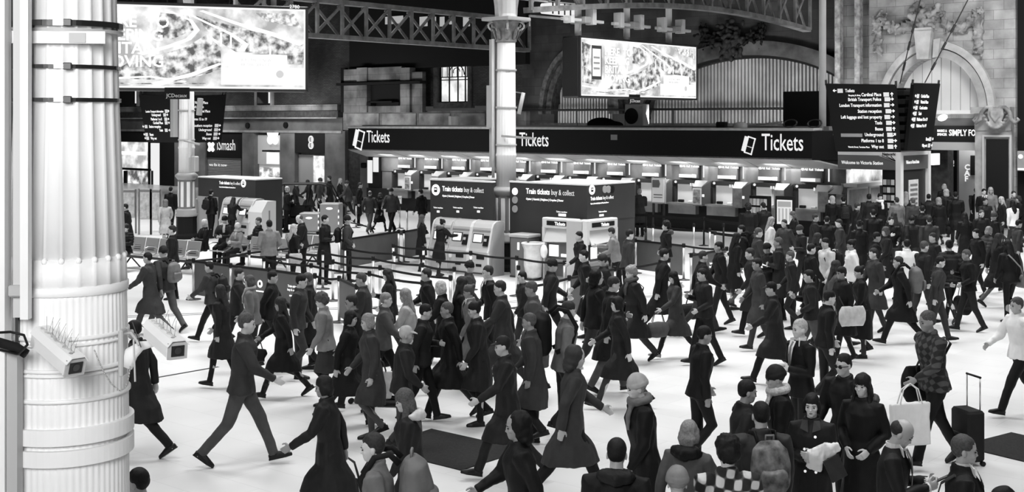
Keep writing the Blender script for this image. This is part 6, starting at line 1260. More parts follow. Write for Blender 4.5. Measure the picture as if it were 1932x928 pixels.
for nm, x0, x1, y1, y0, lb, Y in (('', 603, 640, 384, 420, 'tall grey plastic cargo box with hatched edge before the buggy', 45.5), ('', 564, 602, 402, 425, 'low grey plastic cargo box beside the taller one', 46.0)):
    k_ = Y/FPX; t = thing('cargo_box', lb, 'box', P((x0+x1)/2, Y), R(-4)); w_ = (x1-x0)*k_/2; z1 = zat(y1, Y); MB().bbox(-w_, w_, 0, .7, .12, z1, .03).build('box_shell', mat('box_grey', .09, .5), t); MB().ell((0, -.01, z1-.18), (.13, .01, .045)).build('badge', LETTER, t, True)
    for k in range(4): MB().box(w_-.04, w_, -.01, 0, .2+.22*k, .3+.22*k).build('hazard_mark', LETTER, t)
    for q in (-1, 1): MB().tube([(q*w_*.8, .1, .06), (q*w_*.8, .18, .06)], .06, 12).build('castor', BLACK, t)
o = MB().tube([(-1.2, 0, .5), (-.3, 0, .42), (.6, -.2, .3), (1.3, -.3, .1)], .025, 8).build('tow_bar', BLACK, None, True, loc=G(645, 436), rz=0); tag(o, 'black tow bar sticking out right of the grey cargo boxes', 'tow bar')
# ------------------------------------------------------------------ floor mats
def matq(label, cs):
    c = [Vector(p) for p in cs]; o = MB().add(c+[p+Vector((0, 0, .012)) for p in c], [(0,1,2,3),(4,7,6,5),(0,4,5,1),(1,5,6,2),(2,6,7,3),(3,7,4,0)]).build('floor_mat', MAT_, None); tag(o, label, 'mat')
matq('dark entrance mat laid cornerwise on the pale floor, bottom centre', (G(700, 846), G(814, 810), G(992, 849.5), G(870, 888)))
L_, T_ = G(1809, 842), G(1908, 816.7); n = (T_-L_).normalized(); pr = Vector((n.y, -n.x, 0))*1.9; matq('dark entrance mat at the right edge, behind the man with the shoulder strap', (L_, T_, T_+pr, L_+pr))
matq('small dark mat on the floor beyond the twin posts', (P(728, 46.3), P(752, 47.8), P(800, 47.0), P(785, 45.5)))
t = thing('floor_ramp', 'thin dark folding trolley lying on the floor behind the walking woman in boots', 'trolley', G(700, 762), R(-8))
for q in (0, .12): MB().beam((-.35, q, .14), (.45, q-.05, .09), .025, .03).build('rail', BLACK, t)
MB().bbox(.1, .45, -.18, .1, .04, .08, .01).build('plate', BLACK, t)
for x in (-.3, .4): MB().tube([(x, -.05, .04), (x, .02, .04)], .04, 12).build('wheel', BLACK, t)
# ------------------------------------------------------------------ the crowd
Rr, Ll, Aw, To = 0, 180, 90, 270
PP = person
# -- background, left
PP(241, 393, Ll, 'person in dark coat passing behind the left bench by the notice boards', 'walk_c', 'm', 'coat', 'black', Y=38.5, h=1.66)
PP(312, 374, 100, 'person in pale grey coat seen from behind near the left iron column', 'walk_a', 'f', 'coat', 'lgrey', 'leggings', 'black', 'hood', 'mid', Y=42, h=1.6)
PP(322, 350, 80, 'person in black standing in the dark beside the left iron column', 'stand', 'm', 'jacket', 'black', Y=47.5, h=1.7)
PP(326, 423, 190, 'man with short dark hair in a black jacket standing before the left benches, looking left', 'stand', 'm', 'jacket', 'soft', hair='short', hc='brown', skin='pale', Y=29.3)
p = PP(312, 464, 150, 'person in dark beanie with a grey backpack walking away left of the queue', 'walk_a', 'm', 'jacket', 'char', 'trousers', 'dark', 'beanie', 'soft', Y=24.8)
backpack(p, 'grey backpack with pale straps on the person in a beanie near the left benches', 'mid')
PP(284, 478, 175, 'hurrying person in dark clothes leaning left beside the benches', 'walk_b', 'm', 'coat', 'char', 'trousers', 'dark', Y=24.4, h=1.68)
def seated(px, Yb, label, face, **k): return PP(px, 400, face, label, 'sit', Y=Yb, **k)
seated(237, 34.9, 'seated woman with bushy dark hair on the left bench', 262, sex='f', top='puffer', tc='soft', hair='curly', hc='brown', skin='pale')
seated(384, 35.5, 'white haired man in black coat seated at the end of the right bench, facing left', 215, sex='m', top='jacket', tc='black', hair='short', hc='white', skin='light')
seated(447, 35.3, 'person in grey coat and pale cap seated on the right bench with a scarf', 235, sex='f', top='jacket', tc='grey', hair='beanie', hc='light', scarf=('big', 'lgrey'))
seated(423, 36.6, 'person in dark hat with striped scarf sitting behind the right bench', 255, sex='m', top='jacket', tc='soft', hair='beanie', hc='black', scarf=('thin', 'stripe'))
seated(486, 36.2, 'person in black slumped on the bench end beside dark luggage', 200, sex='m', top='puffer', tc='black', hair='short', hc='mid')
p = PP(398, 366, 60, 'man in black with a backpack at the left machine of the far booth', 'stand_b', 'm', 'jacket', 'black', Y=44.6)
backpack(p, 'black backpack on the man at the far ticket machines', 'soft')
PP(437, 374, 70, 'woman with long dark hair at the right machine of the far booth', 'reach', 'f', 'jacket', 'black', 'leggings', 'black', 'long', 'brown', Y=43.2, h=1.58)
PP(508, 411, 120, 'man in grey jacket with his hands in his pockets in the queue, back turned', 'stand_b', 'm', 'jacket', 'grey', 'trousers', 'black', 'short', 'black', Y=30.9)
p = PP(553, 420, 30, 'blonde woman in black waiting in the queue with a pale shoulder bag', 'hold', 'f', 'jacket', 'black', 'leggings', 'black', 'long', 'blond', Y=30.8, h=1.66, skin='pale')
crossbag(p, 'pale grey shoulder bag on the blonde woman in the queue', 'lgrey', 1.1)
PP(572, 418, 200, 'bald man behind the blonde woman in the queue', 'phone', 'm', 'jacket', 'soft', hair='bald', hc='mid', Y=32.8, skin='pale')
PP(612, 402, -10, 'man with dark hair in long black overcoat holding a cup in the queue', 'hold', 'm', 'coat', 'black', 'trousers', 'black', 'short', 'black', Y=32.0, h=1.8, skin='light')
p = PP(655, 404, 5, 'man in black beanie with rucksack at the head of the waiting queue', 'stand_b', 'm', 'jacket', 'char', hair='beanie', hc='black', Y=32.4, skin='light')
backpack(p, 'black rucksack on the man in the beanie in the queue', 'black')
PP(697, 357, 75, 'man in dark jacket of the couple walking away towards the ticket hall', 'walk_a', 'm', 'jacket', 'char', 'trousers', 'dark', 'bald', 'mid', foot=441)
PP(716, 361, 60, 'woman in dark coat of the couple walking away towards the ticket hall', 'walk_b', 'f', 'coat', 'black', 'leggings', 'black', 'bob', 'mid', foot=439, h=1.66)
PP(524, 344, 180, 'tall person all in black standing behind the luggage buggy', 'stand', 'm', 'coat', 'black', Y=47.5, h=1.85)
PP(541, 352, 20, 'man with pale hair in dark top handling the luggage buggy', 'hold', 'm', 'jacket', 'soft', hair='short', hc='blond', Y=46.8, skin='pale')
for k, (x, y, f, s, tp, lb) in enumerate(((557, 338, 0, 'm', 'jacket', 'distant person in black left of the shop poster, beyond the buggy'), (583, 337, 180, 'f', 'coat', 'distant person in dark coat below the round letter shop sign'), (601, 335, 0, 'm', 'jacket', 'distant dark figure before the bright shop poster'), (622, 331, 180, 'm', 'coat', 'distant figure in black left of the stone pilaster'), (640, 334, 0, 'f', 'jacket', 'distant figure with pale hair at the foot of the stone pilaster'), (657, 338, 180, 'm', 'jacket', 'distant person in black right of the stone pilaster'), (676, 343, 0, 'm', 'coat', 'distant person in black near the staff door'), (500, 338, 180, 'f', 'jacket', 'distant person before the white shop with the petal logo'), (739, 352, 250, 'm', 'jacket', 'customer in black before the leftmost ticket windows'))):
    PP(x, y, f, lb, ['walk_a', 'walk_b', 'walk_c', 'stand'][k % 4], s, tp, ['black', 'soft', 'char'][k % 3], hair=['short', 'long', 'beanie'][k % 3] if s == 'f' or k % 3 != 1 else 'short', hc='blond' if k == 4 else 'brown')
PP(797, 358, 150, 'man in black passing at the left end of the left machine booth', 'walk_c', 'm', 'jacket', 'black', Y=44.8)
PP(795, 404, 20, 'woman with long wavy hair in black standing behind the customer at the left booth', 'stand', 'f', 'coat', 'black', 'leggings', 'black', 'long', 'mid', foot=512)
PP(829, 417, 40, 'customer in hooded dark parka touching the screen of the left booth machine', 'reach', 'f', 'coat', 'black', 'leggings', 'soft', 'bun', 'black', Y=33.7, h=1.56, fur='dark')
# -- by the right booth and counter
PP(1163, 427, 165, 'person in grey jacket using the side machine of the right booth', 'reach', 'f', 'jacket', 'grey', hair='short', hc='brown', Y=30.0, h=1.66)
p = PP(1182, 426, 10, 'man in dark jacket turning away from the side ticket machine', 'walk_c', 'm', 'jacket', 'char', Y=28.2, skin='pale')
PP(1097, 432, 200, 'person in black walking past the front of the right booth', 'walk_b', 'm', 'jacket', 'black', Y=28.4, h=1.74)
PP(1257, 414, 185, 'man in black hooded coat standing behind the belts, looking left', 'stand_b', 'm', 'jacket', 'black', hair='curly', hc='black', Y=30.6, fur='dark', skin='light')
PP(1192, 357, 80, 'bald customer in black at the sixth ticket window', 'stand_b', 'm', 'coat', 'black', hair='bald', hc='white', Y=45.6, skin='pale')
PP(1207, 361, 100, 'customer in a flat cap and dark coat at the sixth ticket window', 'hold', 'm', 'coat', 'char', hair='cap', hc='lgrey', Y=45.2)
PP(1164, 368, 90, 'woman in black at the counter just right of the booth roof', 'stand', 'f', 'coat', 'black', hair='long', hc='black', Y=44.2, h=1.62)
PP(1412, 388, 90, 'customer with round dark hair before the leaflet rack', 'stand', 'm', 'jacket', 'black', hair='curly', hc='black', Y=37)
PP(1443, 387, 120, 'dark haired person beside the tall poster stand', 'walk_c', 'm', 'jacket', 'black', hair='short', hc='black', Y=37.5)
# -- right middle crowd
mid = [
 (1404, 420, 180, 'walk_b', 'm', 'jacket', 'black', 'short', 'black', 'person with a bulky black rucksack striding left behind the logo banner', 30.0, None),
 (1450, 408, 0, 'walk_c', 'f', 'jacket', 'light', 'long', 'fair', 'woman in pale jacket walking right below the leaflet rack', 32.8, None),
 (1482, 410, 200, 'walk_a', 'm', 'jacket', 'char', 'short', 'brown', 'person in charcoal in front of the tall poster stand', 33.2, None),
 (1470, 446, 170, 'hold', 'm', 'coat', 'soft', 'short', 'mid', 'man in dark coat reading a spread newspaper as he walks', 26.2, None),
 (1513, 424, 180, 'walk_e', 'm', 'jacket', 'soft', 'beanie', 'char', 'person in dark beanie before the rightmost ticket window', 30.5, None),
 (1538, 440, 0, 'walk_b', 'f', 'coat', 'black', 'long', 'brown', 'woman in long black coat walking right in the thick of the crowd', 27.5, None),
 (1563, 447, 190, 'walk_c', 'm', 'jacket', 'light', 'short', 'black', 'man in pale jacket with a black backpack in the crowd', 26.4, None),
 (1610, 452, 180, 'walk_a', 'f', 'jacket', 'white', 'bun', 'black', 'woman in white top walking left in the crowd', 26.0, None),
 (1570, 369, 90, 'stand', 'f', 'jacket', 'black', 'hood', 'lgrey', 'person with a pale hood seen from behind beside the hall end wall', 41.5, None),
 (1592, 370, 90, 'walk_c', 'm', 'jacket', 'black', 'short', 'black', 'man with dark backpack walking to the map wall', 40.5, None),
 (1614, 379, 0, 'walk_b', 'm', 'coat', 'black', 'short', 'brown', 'man in black coat before the framed maps', 38.5, None),
 (1640, 366, 90, 'walk_a', 'm', 'jacket', 'soft', 'short', 'black', 'dark figure walking towards the kiosk, left of the woman in a white scarf', 40.8, None),
 (1660, 364, 265, 'stand', 'f', 'coat', 'black', 'bun', 'black', 'woman with white scarf facing the camera near the kiosk', 41.0, ('big', 'white')),
 (1648, 395, 90, 'walk_a', 'm', 'coat', 'black', 'short', 'black', 'tall man in black overcoat walking away with coat tails swinging', 34.7, None),
 (1694, 371, 100, 'walk_c', 'm', 'jacket', 'mid', 'short', 'brown', 'person in mid grey jacket under the welcome banners', 40.0, None),
 (1709, 362, 80, 'walk_a', 'f', 'coat', 'black', 'long', 'fair', 'fair haired woman in black by the white kiosk post', 41.8, None),
 (1722, 347, 270, 'walk_b', 'm', 'jacket', 'black', 'bald', 'mid', 'bald person coming out of the passage beside the kiosk', 47.0, None),
 (1741, 351, 90, 'walk_c', 'm', 'coat', 'soft', 'short', 'brown', 'person in dark coat right of the kiosk rear post', 45.5, None),
 (1764, 340, 270, 'walk_a', 'm', 'coat', 'black', 'bald', 'white', 'white haired man deep in the passage left of the menu column', 49.5, None),
 (1782, 347, 90, 'walk_b', 'f', 'jacket', 'soft', 'bob', 'blond', 'blonde person before the menu column', 47.6, None),
 (1772, 372, 90, 'walk_c', 'f', 'coat', 'black', 'hood', 'grey', 'woman with a large grey furry hood walking away', 41.2, None),
 (1752, 366, 80, 'walk_b', 'm', 'jacket', 'soft', 'short', 'black', 'person in black left of the grey furry hood', 42.4, None),
 (1786, 356, 90, 'walk_d', 'f', 'coat', 'soft', 'hood', 'lgrey', 'person in pale grey hood just behind the furry hooded woman', 45.0, None),
 (1803, 362, 85, 'walk_a', 'm', 'coat', 'black', 'short', 'black', 'broad man in black carrying a bag in each hand', 42.0, None),
 (1724, 372, 100, 'walk_d', 'm', 'jacket', 'char', 'short', 'mid', 'person in charcoal jacket in front of the kiosk side window', 39.6, None),
 (1740, 388, 80, 'walk_a', 'm', 'coat', 'black', 'short', 'black', 'man in black coat in the thick of the crowd below the kiosk', 36.6, None),
 (1688, 397, 90, 'walk_b', 'f', 'coat', 'soft', 'long', 'brown', 'long haired woman in black left of centre in the far crowd', 35.0, None),
 (1843, 334, 90, 'walk_c', 'm', 'coat', 'black', 'short', 'black', 'tall dark figure at the left edge of the stone pilaster', 52.0, None),
 (1842, 352, 90, 'walk_a', 'm', 'coat', 'black', 'short', 'brown', 'man in black overcoat before the vertical cafe letters', 46.5, None),
 (1855, 356, 265, 'walk_b', 'm', 'suit', 'black', 'short', 'black', 'man in dark suit and white collar beside the cafe letters', 45.0, None),
 (1868, 352, 265, 'walk_c', 'f', 'jacket', 'grey', 'long', 'blond', 'blonde woman in grey facing out at the foot of the pilaster', 45.0, None),
 (1857, 373, 280, 'walk_a', 'm', 'jacket', 'soft', 'short', 'black', 'dark haired person in front of the pilaster base', 40.2, None),
 (1893, 370, 180, 'walk_d', 'f', 'jacket', 'soft', 'long', 'blond', 'person with long very fair hair at the right, before the dark inset', 41.5, None),
 (1911, 360, 265, 'walk_b', 'm', 'jacket', 'dark', 'short', 'brown', 'man facing out of the picture at the far right, behind the white jumper', 43.5, None),
 (1926, 368, 180, 'walk_c', 'f', 'coat', 'black', 'bob', 'brown', 'person cut off by the right edge, behind the white jumper', 41.5, None),
 (1912, 378, 95, 'walk_a', 'f', 'jacket', 'white', 'long', 'black', 'long haired woman in a white jumper seen from behind at the right edge', 39.8, None),
 (1793, 448, 100, 'walk_b', 'f', 'puffer', 'soft', 'bun', 'black', 'woman in shiny black quilted jacket walking away with a big bag', 26.0, None),
 (1845, 432, 180, 'walk_a', 'm', 'jacket', 'black', 'short', 'black', 'man in black jacket striding left beyond the quilted jacket', 29.5, None),
 (1862, 423, 20, 'walk_b', 'f', 'puffer', 'char', 'bob', 'fair', 'woman in charcoal quilted jacket right of the striding man', 30.6, None),
 (1906, 452, 100, 'walk_c', 'f', 'jacket', 'black', 'long', 'black', 'woman in black with a grey crossbody bag, back turned, at the right', 25.9, None),
 (1712, 447, 90, 'walk_a', 'm', 'jacket', 'white', 'short', 'black', 'man in white shirt seen from behind in the middle of the right crowd', 27.0, None),
 (1740, 455, 10, 'walk_b', 'm', 'jacket', 'soft', 'short', 'mid', 'man in black jacket right of the white shirted man', 25.6, None),
 (1700, 478, 180, 'walk_a', 'm', 'coat', 'black', 'short', 'brown', 'man in dark coat with a bulging backpack striding below the white shirt', 23.4, None),
 (1592, 503, 190, 'walk_a', 'f', 'coat', 'black', 'short', 'black', 'person in big black coat with a pale bag over the shoulder, left of a pair', 21.6, None),
 (1628, 500, 185, 'walk_c', 'f', 'long', 'black', 'bun', 'black', 'woman in long black coat and flat shoes, right of the pair', 22.1, None),
 (1527, 460, 0, 'walk_a', 'm', 'coat', 'black', 'short', 'black', 'man in black coat stepping right with legs wide apart', 25.8, None),
 (1497, 472, 180, 'walk_d', 'm', 'jacket', 'soft', 'short', 'mid', 'man in soft black jacket between the newspaper reader and the wide step', 25.0, None),
 (1433, 487, 180, 'walk_a', 'm', 'coat', 'char', 'short', 'black', 'man in charcoal coat and boots striding left across open floor', 22.8, None),
 (1462, 525, 185, 'walk_b', 'm', 'coat', 'soft', 'cap', 'black', 'man in cap and long dark coat walking left in front of the boots', 19.8, None),
 (1556, 545, 0, 'walk_c', 'm', 'jacket', 'black', 'short', 'black', 'man in black behind the suited man with the coffee cup', 18.6, None),
]
byl = {}
for k, (x, y, f, ps, sx_, tp, tc, hr_, hc, lb, Yp, sf) in enumerate(mid):
    if k % 2 and ps in ('walk_a', 'walk_b'): ps = {'walk_a': 'walk_g', 'walk_b': 'walk_h'}[ps]
    byl[lb] = PP(x, y, f+((k*37) % 25-12), lb, ps, sx_, tp, tc, 'trousers' if sx_ == 'm' else 'leggings', ['black', 'soft', 'char'][k % 3], hr_, hc, ['light', 'pale', 'light', 'tan'][k % 4], Y=Yp, h=min(1.88, max(1.5, EYE-(y-HY)*Yp/FPX)), scarf=sf)
def who(s): return next(v for k, v in byl.items() if s in k)
backpack(who('bulky black rucksack'), 'bulky black rucksack on the person striding left behind the logo banner', 'black', 1.25)
backpack(who('pale jacket with a black backpack'), 'black backpack with pale stripes on the man in the pale jacket', 'black', 1.0)
backpack(who('dark backpack walking to the map'), 'black backpack on the man walking to the map wall', 'soft')
backpack(who('bulging backpack'), 'bulging ribbed grey backpack low in the right crowd', 'mid', 1.3)
handbag(who('bag in each hand'), 'black bag in the left hand of the broad man in the far crowd', 'black', 'L', 1.2); handbag(who('bag in each hand'), 'black bag in the right hand of the broad man in the far crowd', 'soft', 'R', 1.2)
handbag(who('quilted jacket walking away'), 'big black bag with white tag carried by the woman in the shiny quilted jacket', 'black', 'R', 1.5, 'holdall')
crossbag(who('grey crossbody bag'), 'grey crossbody bag of the woman in black at the right', 'grey', 1.15, -1)
crossbag(who('pale bag over the shoulder'), 'large pale shoulder bag carried by the person in the big black coat', 'light', 1.5, 1)
np_ = who('reading a spread newspaper'); t = thing('newspaper', 'open white newspaper held by the walking man in the dark coat', 'newspaper', plocal(np_, PEOPLE[np_['_J']][1]['wrR']+Vector((.1, .12, .02))), np_.rotation_euler.z)
MB().add([(-.1, -.3, 0), (.16, -.3, .06), (.16, 0, .03), (-.1, 0, -.03), (.16, .3, .06), (-.1, .3, 0)], [(0, 1, 2, 3), (3, 2, 4, 5)]).build('spread_pages', PAPER, t)
# -- middle foreground
fgl = [
 (400, 488, 175, 'walk_b', 'm', 'jacket', 'char', 'short', 'black', 'man in charcoal jacket passing before the left end of the near banners', 23.6, None, None, {}),
 (446, 500, 5, 'walk_a', 'm', 'jacket', 'soft', 'short', 'brown', 'person in soft black before the round topped barrier post', 22.2, None, None, {}),
 (478, 517, 180, 'walk_d', 'f', 'jacket', 'mid', 'bob', 'mid', 'person in grey with a pale scarf before the left logo banner', 20.8, None, ('thin', 'lgrey'), {}),
 (535, 550, 190, 'walk_a', 'f', 'coat', 'black', 'long', 'brown', 'woman in black coat and high heeled boots walking left', 18.9, 1.58, None, {'shoes': 'boot', 'legs': 'leggings'}),
 (508, 505, 5, 'walk_b', 'm', 'jacket', 'black', 'short', 'black', 'man in black between the two logo banners', 21.6, None, None, {}),
 (616, 549, 185, 'walk_c', 'f', 'jacket', 'grey', 'curly', 'mid', 'woman with wavy hair in a pale grey top facing left', 18.4, 1.68, None, {'legs': 'skirt', 'lc': 'char', 'skin': 'pale'}),
 (654, 578, 0, 'walk_b', 'f', 'coat', 'black', 'bob', 'black', 'woman in black coat and tall boots stepping right', 17.2, None, None, {'shoes': 'boot', 'legs': 'leggings'}),
 (587, 512, 180, 'walk_d', 'm', 'coat', 'soft', 'short', 'mid', 'man in dark coat just right of the boots woman, before the right logo banner', 21.0, None, None, {}),
 (690, 512, 180, 'walk_c', 'm', 'jacket', 'char', 'short', 'mid', 'man in charcoal jacket at the near right corner of the queue', 20.5, None, None, {}),
 (722, 545, 0, 'walk_a', 'm', 'jacket', 'dark', 'short', 'fair', 'man with fair hair in dark jacket walking right', 18.8, None, None, {}),
 (772, 538, 180, 'walk_b', 'f', 'jacket', 'lgrey', 'long', 'fair', 'fair haired woman in pale grey in the middle of the crowd', 19.2, None, None, {}),
 (757, 612, 5, 'walk_d', 'm', 'jacket', 'soft', 'short', 'brown', 'man in black with a pale cap in front of the fair haired woman', 15.6, None, None, {'hair': 'cap', 'hc': 'lgrey'}),
 (810, 500, 180, 'walk_a', 'm', 'coat', 'black', 'short', 'brown', 'man in black coat left of the large dark tote bag', 21.6, None, None, {}),
 (838, 523, 180, 'walk_b', 'f', 'coat', 'black', 'bob', 'blond', 'blonde woman in black coat striding left with long steps', 19.9, None, None, {'legs': 'leggings'}),
 (866, 515, 0, 'walk_a', 'f', 'coat', 'black', 'long', 'brown', 'woman in black coat striding right, back foot lifted', 20.0, None, None, {'legs': 'leggings'}),
 (893, 535, 185, 'walk_c', 'f', 'coat', 'mid', 'bun', 'mid', 'woman in mid grey coat behind the suited man', 19.5, None, None, {'legs': 'leggings'}),
 (928, 493, 190, 'walk_d', 'm', 'suit', 'black', 'short', 'brown', 'man in black suit and white collar walking left, head bowed', 21.2, 1.76, None, {'skin': 'pale'}),
 (951, 522, 180, 'walk_b', 'm', 'coat', 'char', 'short', 'brown', 'person in long charcoal coat just in front of the bowed man', 19.2, None, None, {}),
 (1036, 483, 10, 'walk_b', 'm', 'jacket', 'soft', 'beanie', 'black', 'person in black beanie stooping towards the white bin', 22.6, None, None, {}),
 (1012, 528, 180, 'walk_c', 'm', 'coat', 'dark', 'short', 'mid', 'man in dark grey coat in front of the beanie at the bin', 18.8, None, None, {}),
 (1120, 500, 10, 'walk_a', 'm', 'jacket', 'black', 'hood', 'black', 'hooded person in black walking right past the notice banner', 20.1, None, None, {}),
 (1108, 470, 180, 'walk_d', 'm', 'jacket', 'black', 'short', 'black', 'man in black between the two middle banner posts', 24.0, None, None, {}),
 (1062, 545, 5, 'walk_c', 'm', 'jacket', 'mid', 'short', 'brown', 'man in dark jacket wearing a huge black rucksack', 16.6, 1.82, None, {}),
 (1196, 502, 195, 'walk_a', 'm', 'coat', 'soft', 'curly', 'fair', 'man with light curly hair in dark coat striding left, satchel behind him', 21.6, 1.74, ('big', 'dark'), {'skin': 'pale'}),
 (1247, 462, 5, 'walk_b', 'm', 'coat', 'black', 'short', 'black', 'tall man in long black coat behind the curly haired man', 24.2, 1.78, None, {}),
 (1276, 515, 195, 'walk_b', 'f', 'coat', 'char', 'long', 'black', 'dark haired woman in speckled coat and pale ankle boots', 22.0, 1.6, None, {'legs': 'leggings', 'shoes': 'pale'}),
 (1322, 468, 0, 'walk_a', 'm', 'jacket', 'black', 'short', 'brown', 'man in black carrying a holdall before the right-hand logo banner', 24.6, None, None, {}),
 (1318, 612, 10, 'walk_c', 'm', 'jacket', 'black', 'short', 'black', 'person in black alone on the open floor with an arm swung out', 15.2, None, None, {}),
 (1512, 612, 200, 'hold', 'm', 'suit', 'black', 'short', 'blond', 'fair haired man in dark suit holding a white coffee cup', 15.2, 1.8, None, {'skin': 'pale'}),
 (456, 562, 5, 'walk_a', 'm', 'jacket', 'char', 'short', 'mid', 'man in charcoal jacket and trainers walking right across the empty floor', 15.2, 1.92, None, {'lc': 'dark'}),
 (262, 600, 175, 'walk_b', 'm', 'coat', 'soft', 'short', 'black', 'person in dark coat emerging from behind the fluted column', 15.6, 1.76, None, {}),
 (622, 690, 180, 'walk_b', 'f', 'coat', 'soft', 'bob', 'black', 'woman in dark coat with a swinging bag in the lower left', 12.6, 1.68, None, {'legs': 'leggings'}),
 (778, 712, 185, 'walk_c', 'f', 'coat', 'soft', 'long', 'mid', 'woman in dark coat with pale fur collar in front of the floor mat', 11.9, 1.66, None, {'legs': 'leggings', 'fur': 'light'}),
 (720, 800, 180, 'walk_d', 'm', 'jacket', 'mid', 'short', 'brown', 'person with a large grey rucksack at the bottom left of centre', 9.9, 1.74, None, {}),
 (958, 622, 190, 'walk_b', 'm', 'coat', 'soft', 'cap', 'soft', 'man in cap and dark overcoat walking left over the mat', 14.6, 1.74, None, {}),
 (988, 758, 185, 'walk_a', 'm', 'coat', 'black', 'hood', 'black', 'hooded person in black with a thin pale strap across the back', 10.6, 1.78, None, {}),
 (1076, 642, 5, 'walk_b', 'm', 'coat', 'char', 'hood', 'char', 'person in hooded charcoal coat below the huge rucksack', 13.6, 1.8, None, {}),
 (1217, 700, 190, 'walk_c', 'm', 'coat', 'black', 'beanie', 'lgrey', 'broad person in black coat and pale woolly hat', 11.9, 1.8, ('big', 'mid'), {}),
 (1162, 832, 80, 'walk_c', 'm', 'jacket', 'black', 'short', 'black', 'man in black hooded top at the bottom edge, seen from behind', 9.5, 1.78, None, {'fur': 'soft'}),
 (1296, 775, 60, 'walk_a', 'f', 'coat', 'dark', 'bob', 'fair', 'fair haired woman with a big dark fur collar', 10.6, 1.7, None, {'fur': 'black', 'legs': 'leggings'}),
 (1278, 876, 85, 'stand', 'f', 'jacket', 'dark', 'beanie', 'grey', 'person in ribbed grey woolly hat at the bottom edge', 9.1, 1.68, None, {}),
 (1374, 812, 100, 'stand', 'm', 'jacket', 'plaid', 'curly', 'black', 'person with dark curly hair in a bold black and white checked shirt', 9.6, 1.78, None, {}),
 (1437, 755, 95, 'stand', 'm', 'jacket', 'char', 'short', 'black', 'short haired man in dark jacket with a patterned rucksack, back turned', 10.8, 1.78, None, {}),
 (1398, 718, 5, 'walk_b', 'm', 'jacket', 'soft', 'short', 'black', 'dark haired man passing behind the patterned rucksack', 12.2, 1.72, None, {}),
 (1478, 690, 180, 'walk_c', 'm', 'coat', 'black', 'beanie', 'soft', 'man in dark beanie and pale scarf behind the dark haired woman', 12.4, 1.78, ('big', 'stripe'), {}),
 (1600, 676, 215, 'walk_d', 'm', 'jacket', 'black', 'short', 'black', 'man in dark glasses behind the woman in the furry hood', 13.2, 1.76, None, {'skin': 'pale'}),
 (1628, 698, 230, 'stand_b', 'f', 'coat', 'black', 'long', 'black', 'dark haired woman in black coat with furry hood, behind the balding man', 12.4, 1.7, None, {'fur': 'dark', 'skin': 'pale', 'legs': 'leggings'}),
 (1764, 574, 195, 'drag', 'm', 'jacket', 'check', 'short', 'mid', 'man in dark checked jacket striding left with a shopping bag and luggage', 15.15, 1.92, None, {'lc': 'black'}),
 (1925, 555, 190, 'walk_a', 'm', 'jacket', 'white', 'short', 'mid', 'person in a bright white jacket walking off the right edge', 17.8, 1.74, None, {}),
 (1896, 915, 190, 'stand', 'm', 'jacket', 'black', 'short', 'black', 'top of a dark haired head at the bottom right corner', 8.5, 1.72, None, {}),
 (276, 872, 160, 'walk_c', 'm', 'jacket', 'soft', 'short', 'black', 'dark clothed person at the bottom edge just right of the fluted column', 9.3, 1.62, None, {}),
]
for k, (x, y, f, ps, sx_, tp, tc, hr_, hc, lb, Yp, h_, sf, kw) in enumerate(fgl):
    kw = dict(kw); legs = kw.pop('legs', 'trousers' if sx_ == 'm' else 'leggings'); lc = kw.pop('lc', ['black', 'soft', 'char'][k % 3]); hr2 = kw.pop('hair', hr_); hc2 = kw.pop('hc', hc); sk = kw.pop('skin', ['light', 'pale', 'light', 'tan'][k % 4])
    byl[lb] = PP(x, y, f, lb, ps, sx_, tp, tc, legs, lc, hr2, hc2, sk, Y=Yp, h=h_ or min(1.86, max(1.52, EYE-(y-HY)*Yp/FPX)), scarf=sf, **kw)
backpack(who('huge black rucksack'), 'huge black rucksack worn in the centre of the crowd', 'black', 1.45)
backpack(who('large grey rucksack'), 'large grey rucksack at the bottom left of centre', 'mid', 1.3)
backpack(who('patterned rucksack, back turned'), 'camouflage patterned rucksack on the short haired man', 'camo', 1.1)
backpack(who('charcoal jacket passing before'), 'black backpack on the man before the left end of the near banners', 'soft', 1.0)
crossbag(who('satchel behind him'), 'black satchel at the back of the man with light curly hair', 'black', 1.4, -1)
handbag(who('pale ankle boots'), 'dark leather holdall by the woman with pale ankle boots', 'dark', 'L', 1.2, 'holdall')
handbag(who('carrying a holdall before'), 'dark holdall with pale stripe held before the right-hand logo banner', 'soft', 'L', 1.3, 'holdall')
handbag(who('swinging bag in the lower left'), 'black bag swinging from the woman in the lower left', 'soft', 'R', 1.5)
handbag(who('high heeled boots'), 'black handbag of the woman in high heeled boots', 'black', 'R', .9)
handbag(who('striding left with long steps'), 'large dark tote bag of the blonde woman striding left', 'soft', 'L', 1.4, 'tote_bag')
handbag(who('pale grey in the middle'), 'black handbag of the fair haired woman in pale grey', 'black', 'L', 1.2)
handbag(who('tall boots stepping right'), 'pale shopping bag held by the woman in tall boots', 'light', 'L', 1.2, 'shopping_bag')
sb = who('shopping bag and luggage')
handbag(sb, 'white shopping bag with dark panel held by the man in the checked jacket', 'white', 'L', 1.35, 'shopping_bag')
L_ = P(1826, 15.3); suitcase(L_, R(15), 'upright black suitcase wheeled by the man in the checked jacket', CL['soft'], .62, 0)
crossbag(sb, 'long dark bag slung low behind the man in the checked jacket', 'black', 1.7, -1)
cf = who('white coffee cup'); J = PEOPLE[cf['_J']][1]; t = thing('coffee_cup', 'white takeaway coffee cup in the hand of the fair haired suited man', 'cup', plocal(cf, J['wrR']+J['faR']*.1+Vector((0, 0, .0))), 0)
MB().lathe([(.03, -.04), (.042, .07)], 16).build('cup_body', WHITE, t, True); MB().lathe([(.045, .07), (.045, .085), (.038, .095)], 16).build('lid', LGREY, t, True)
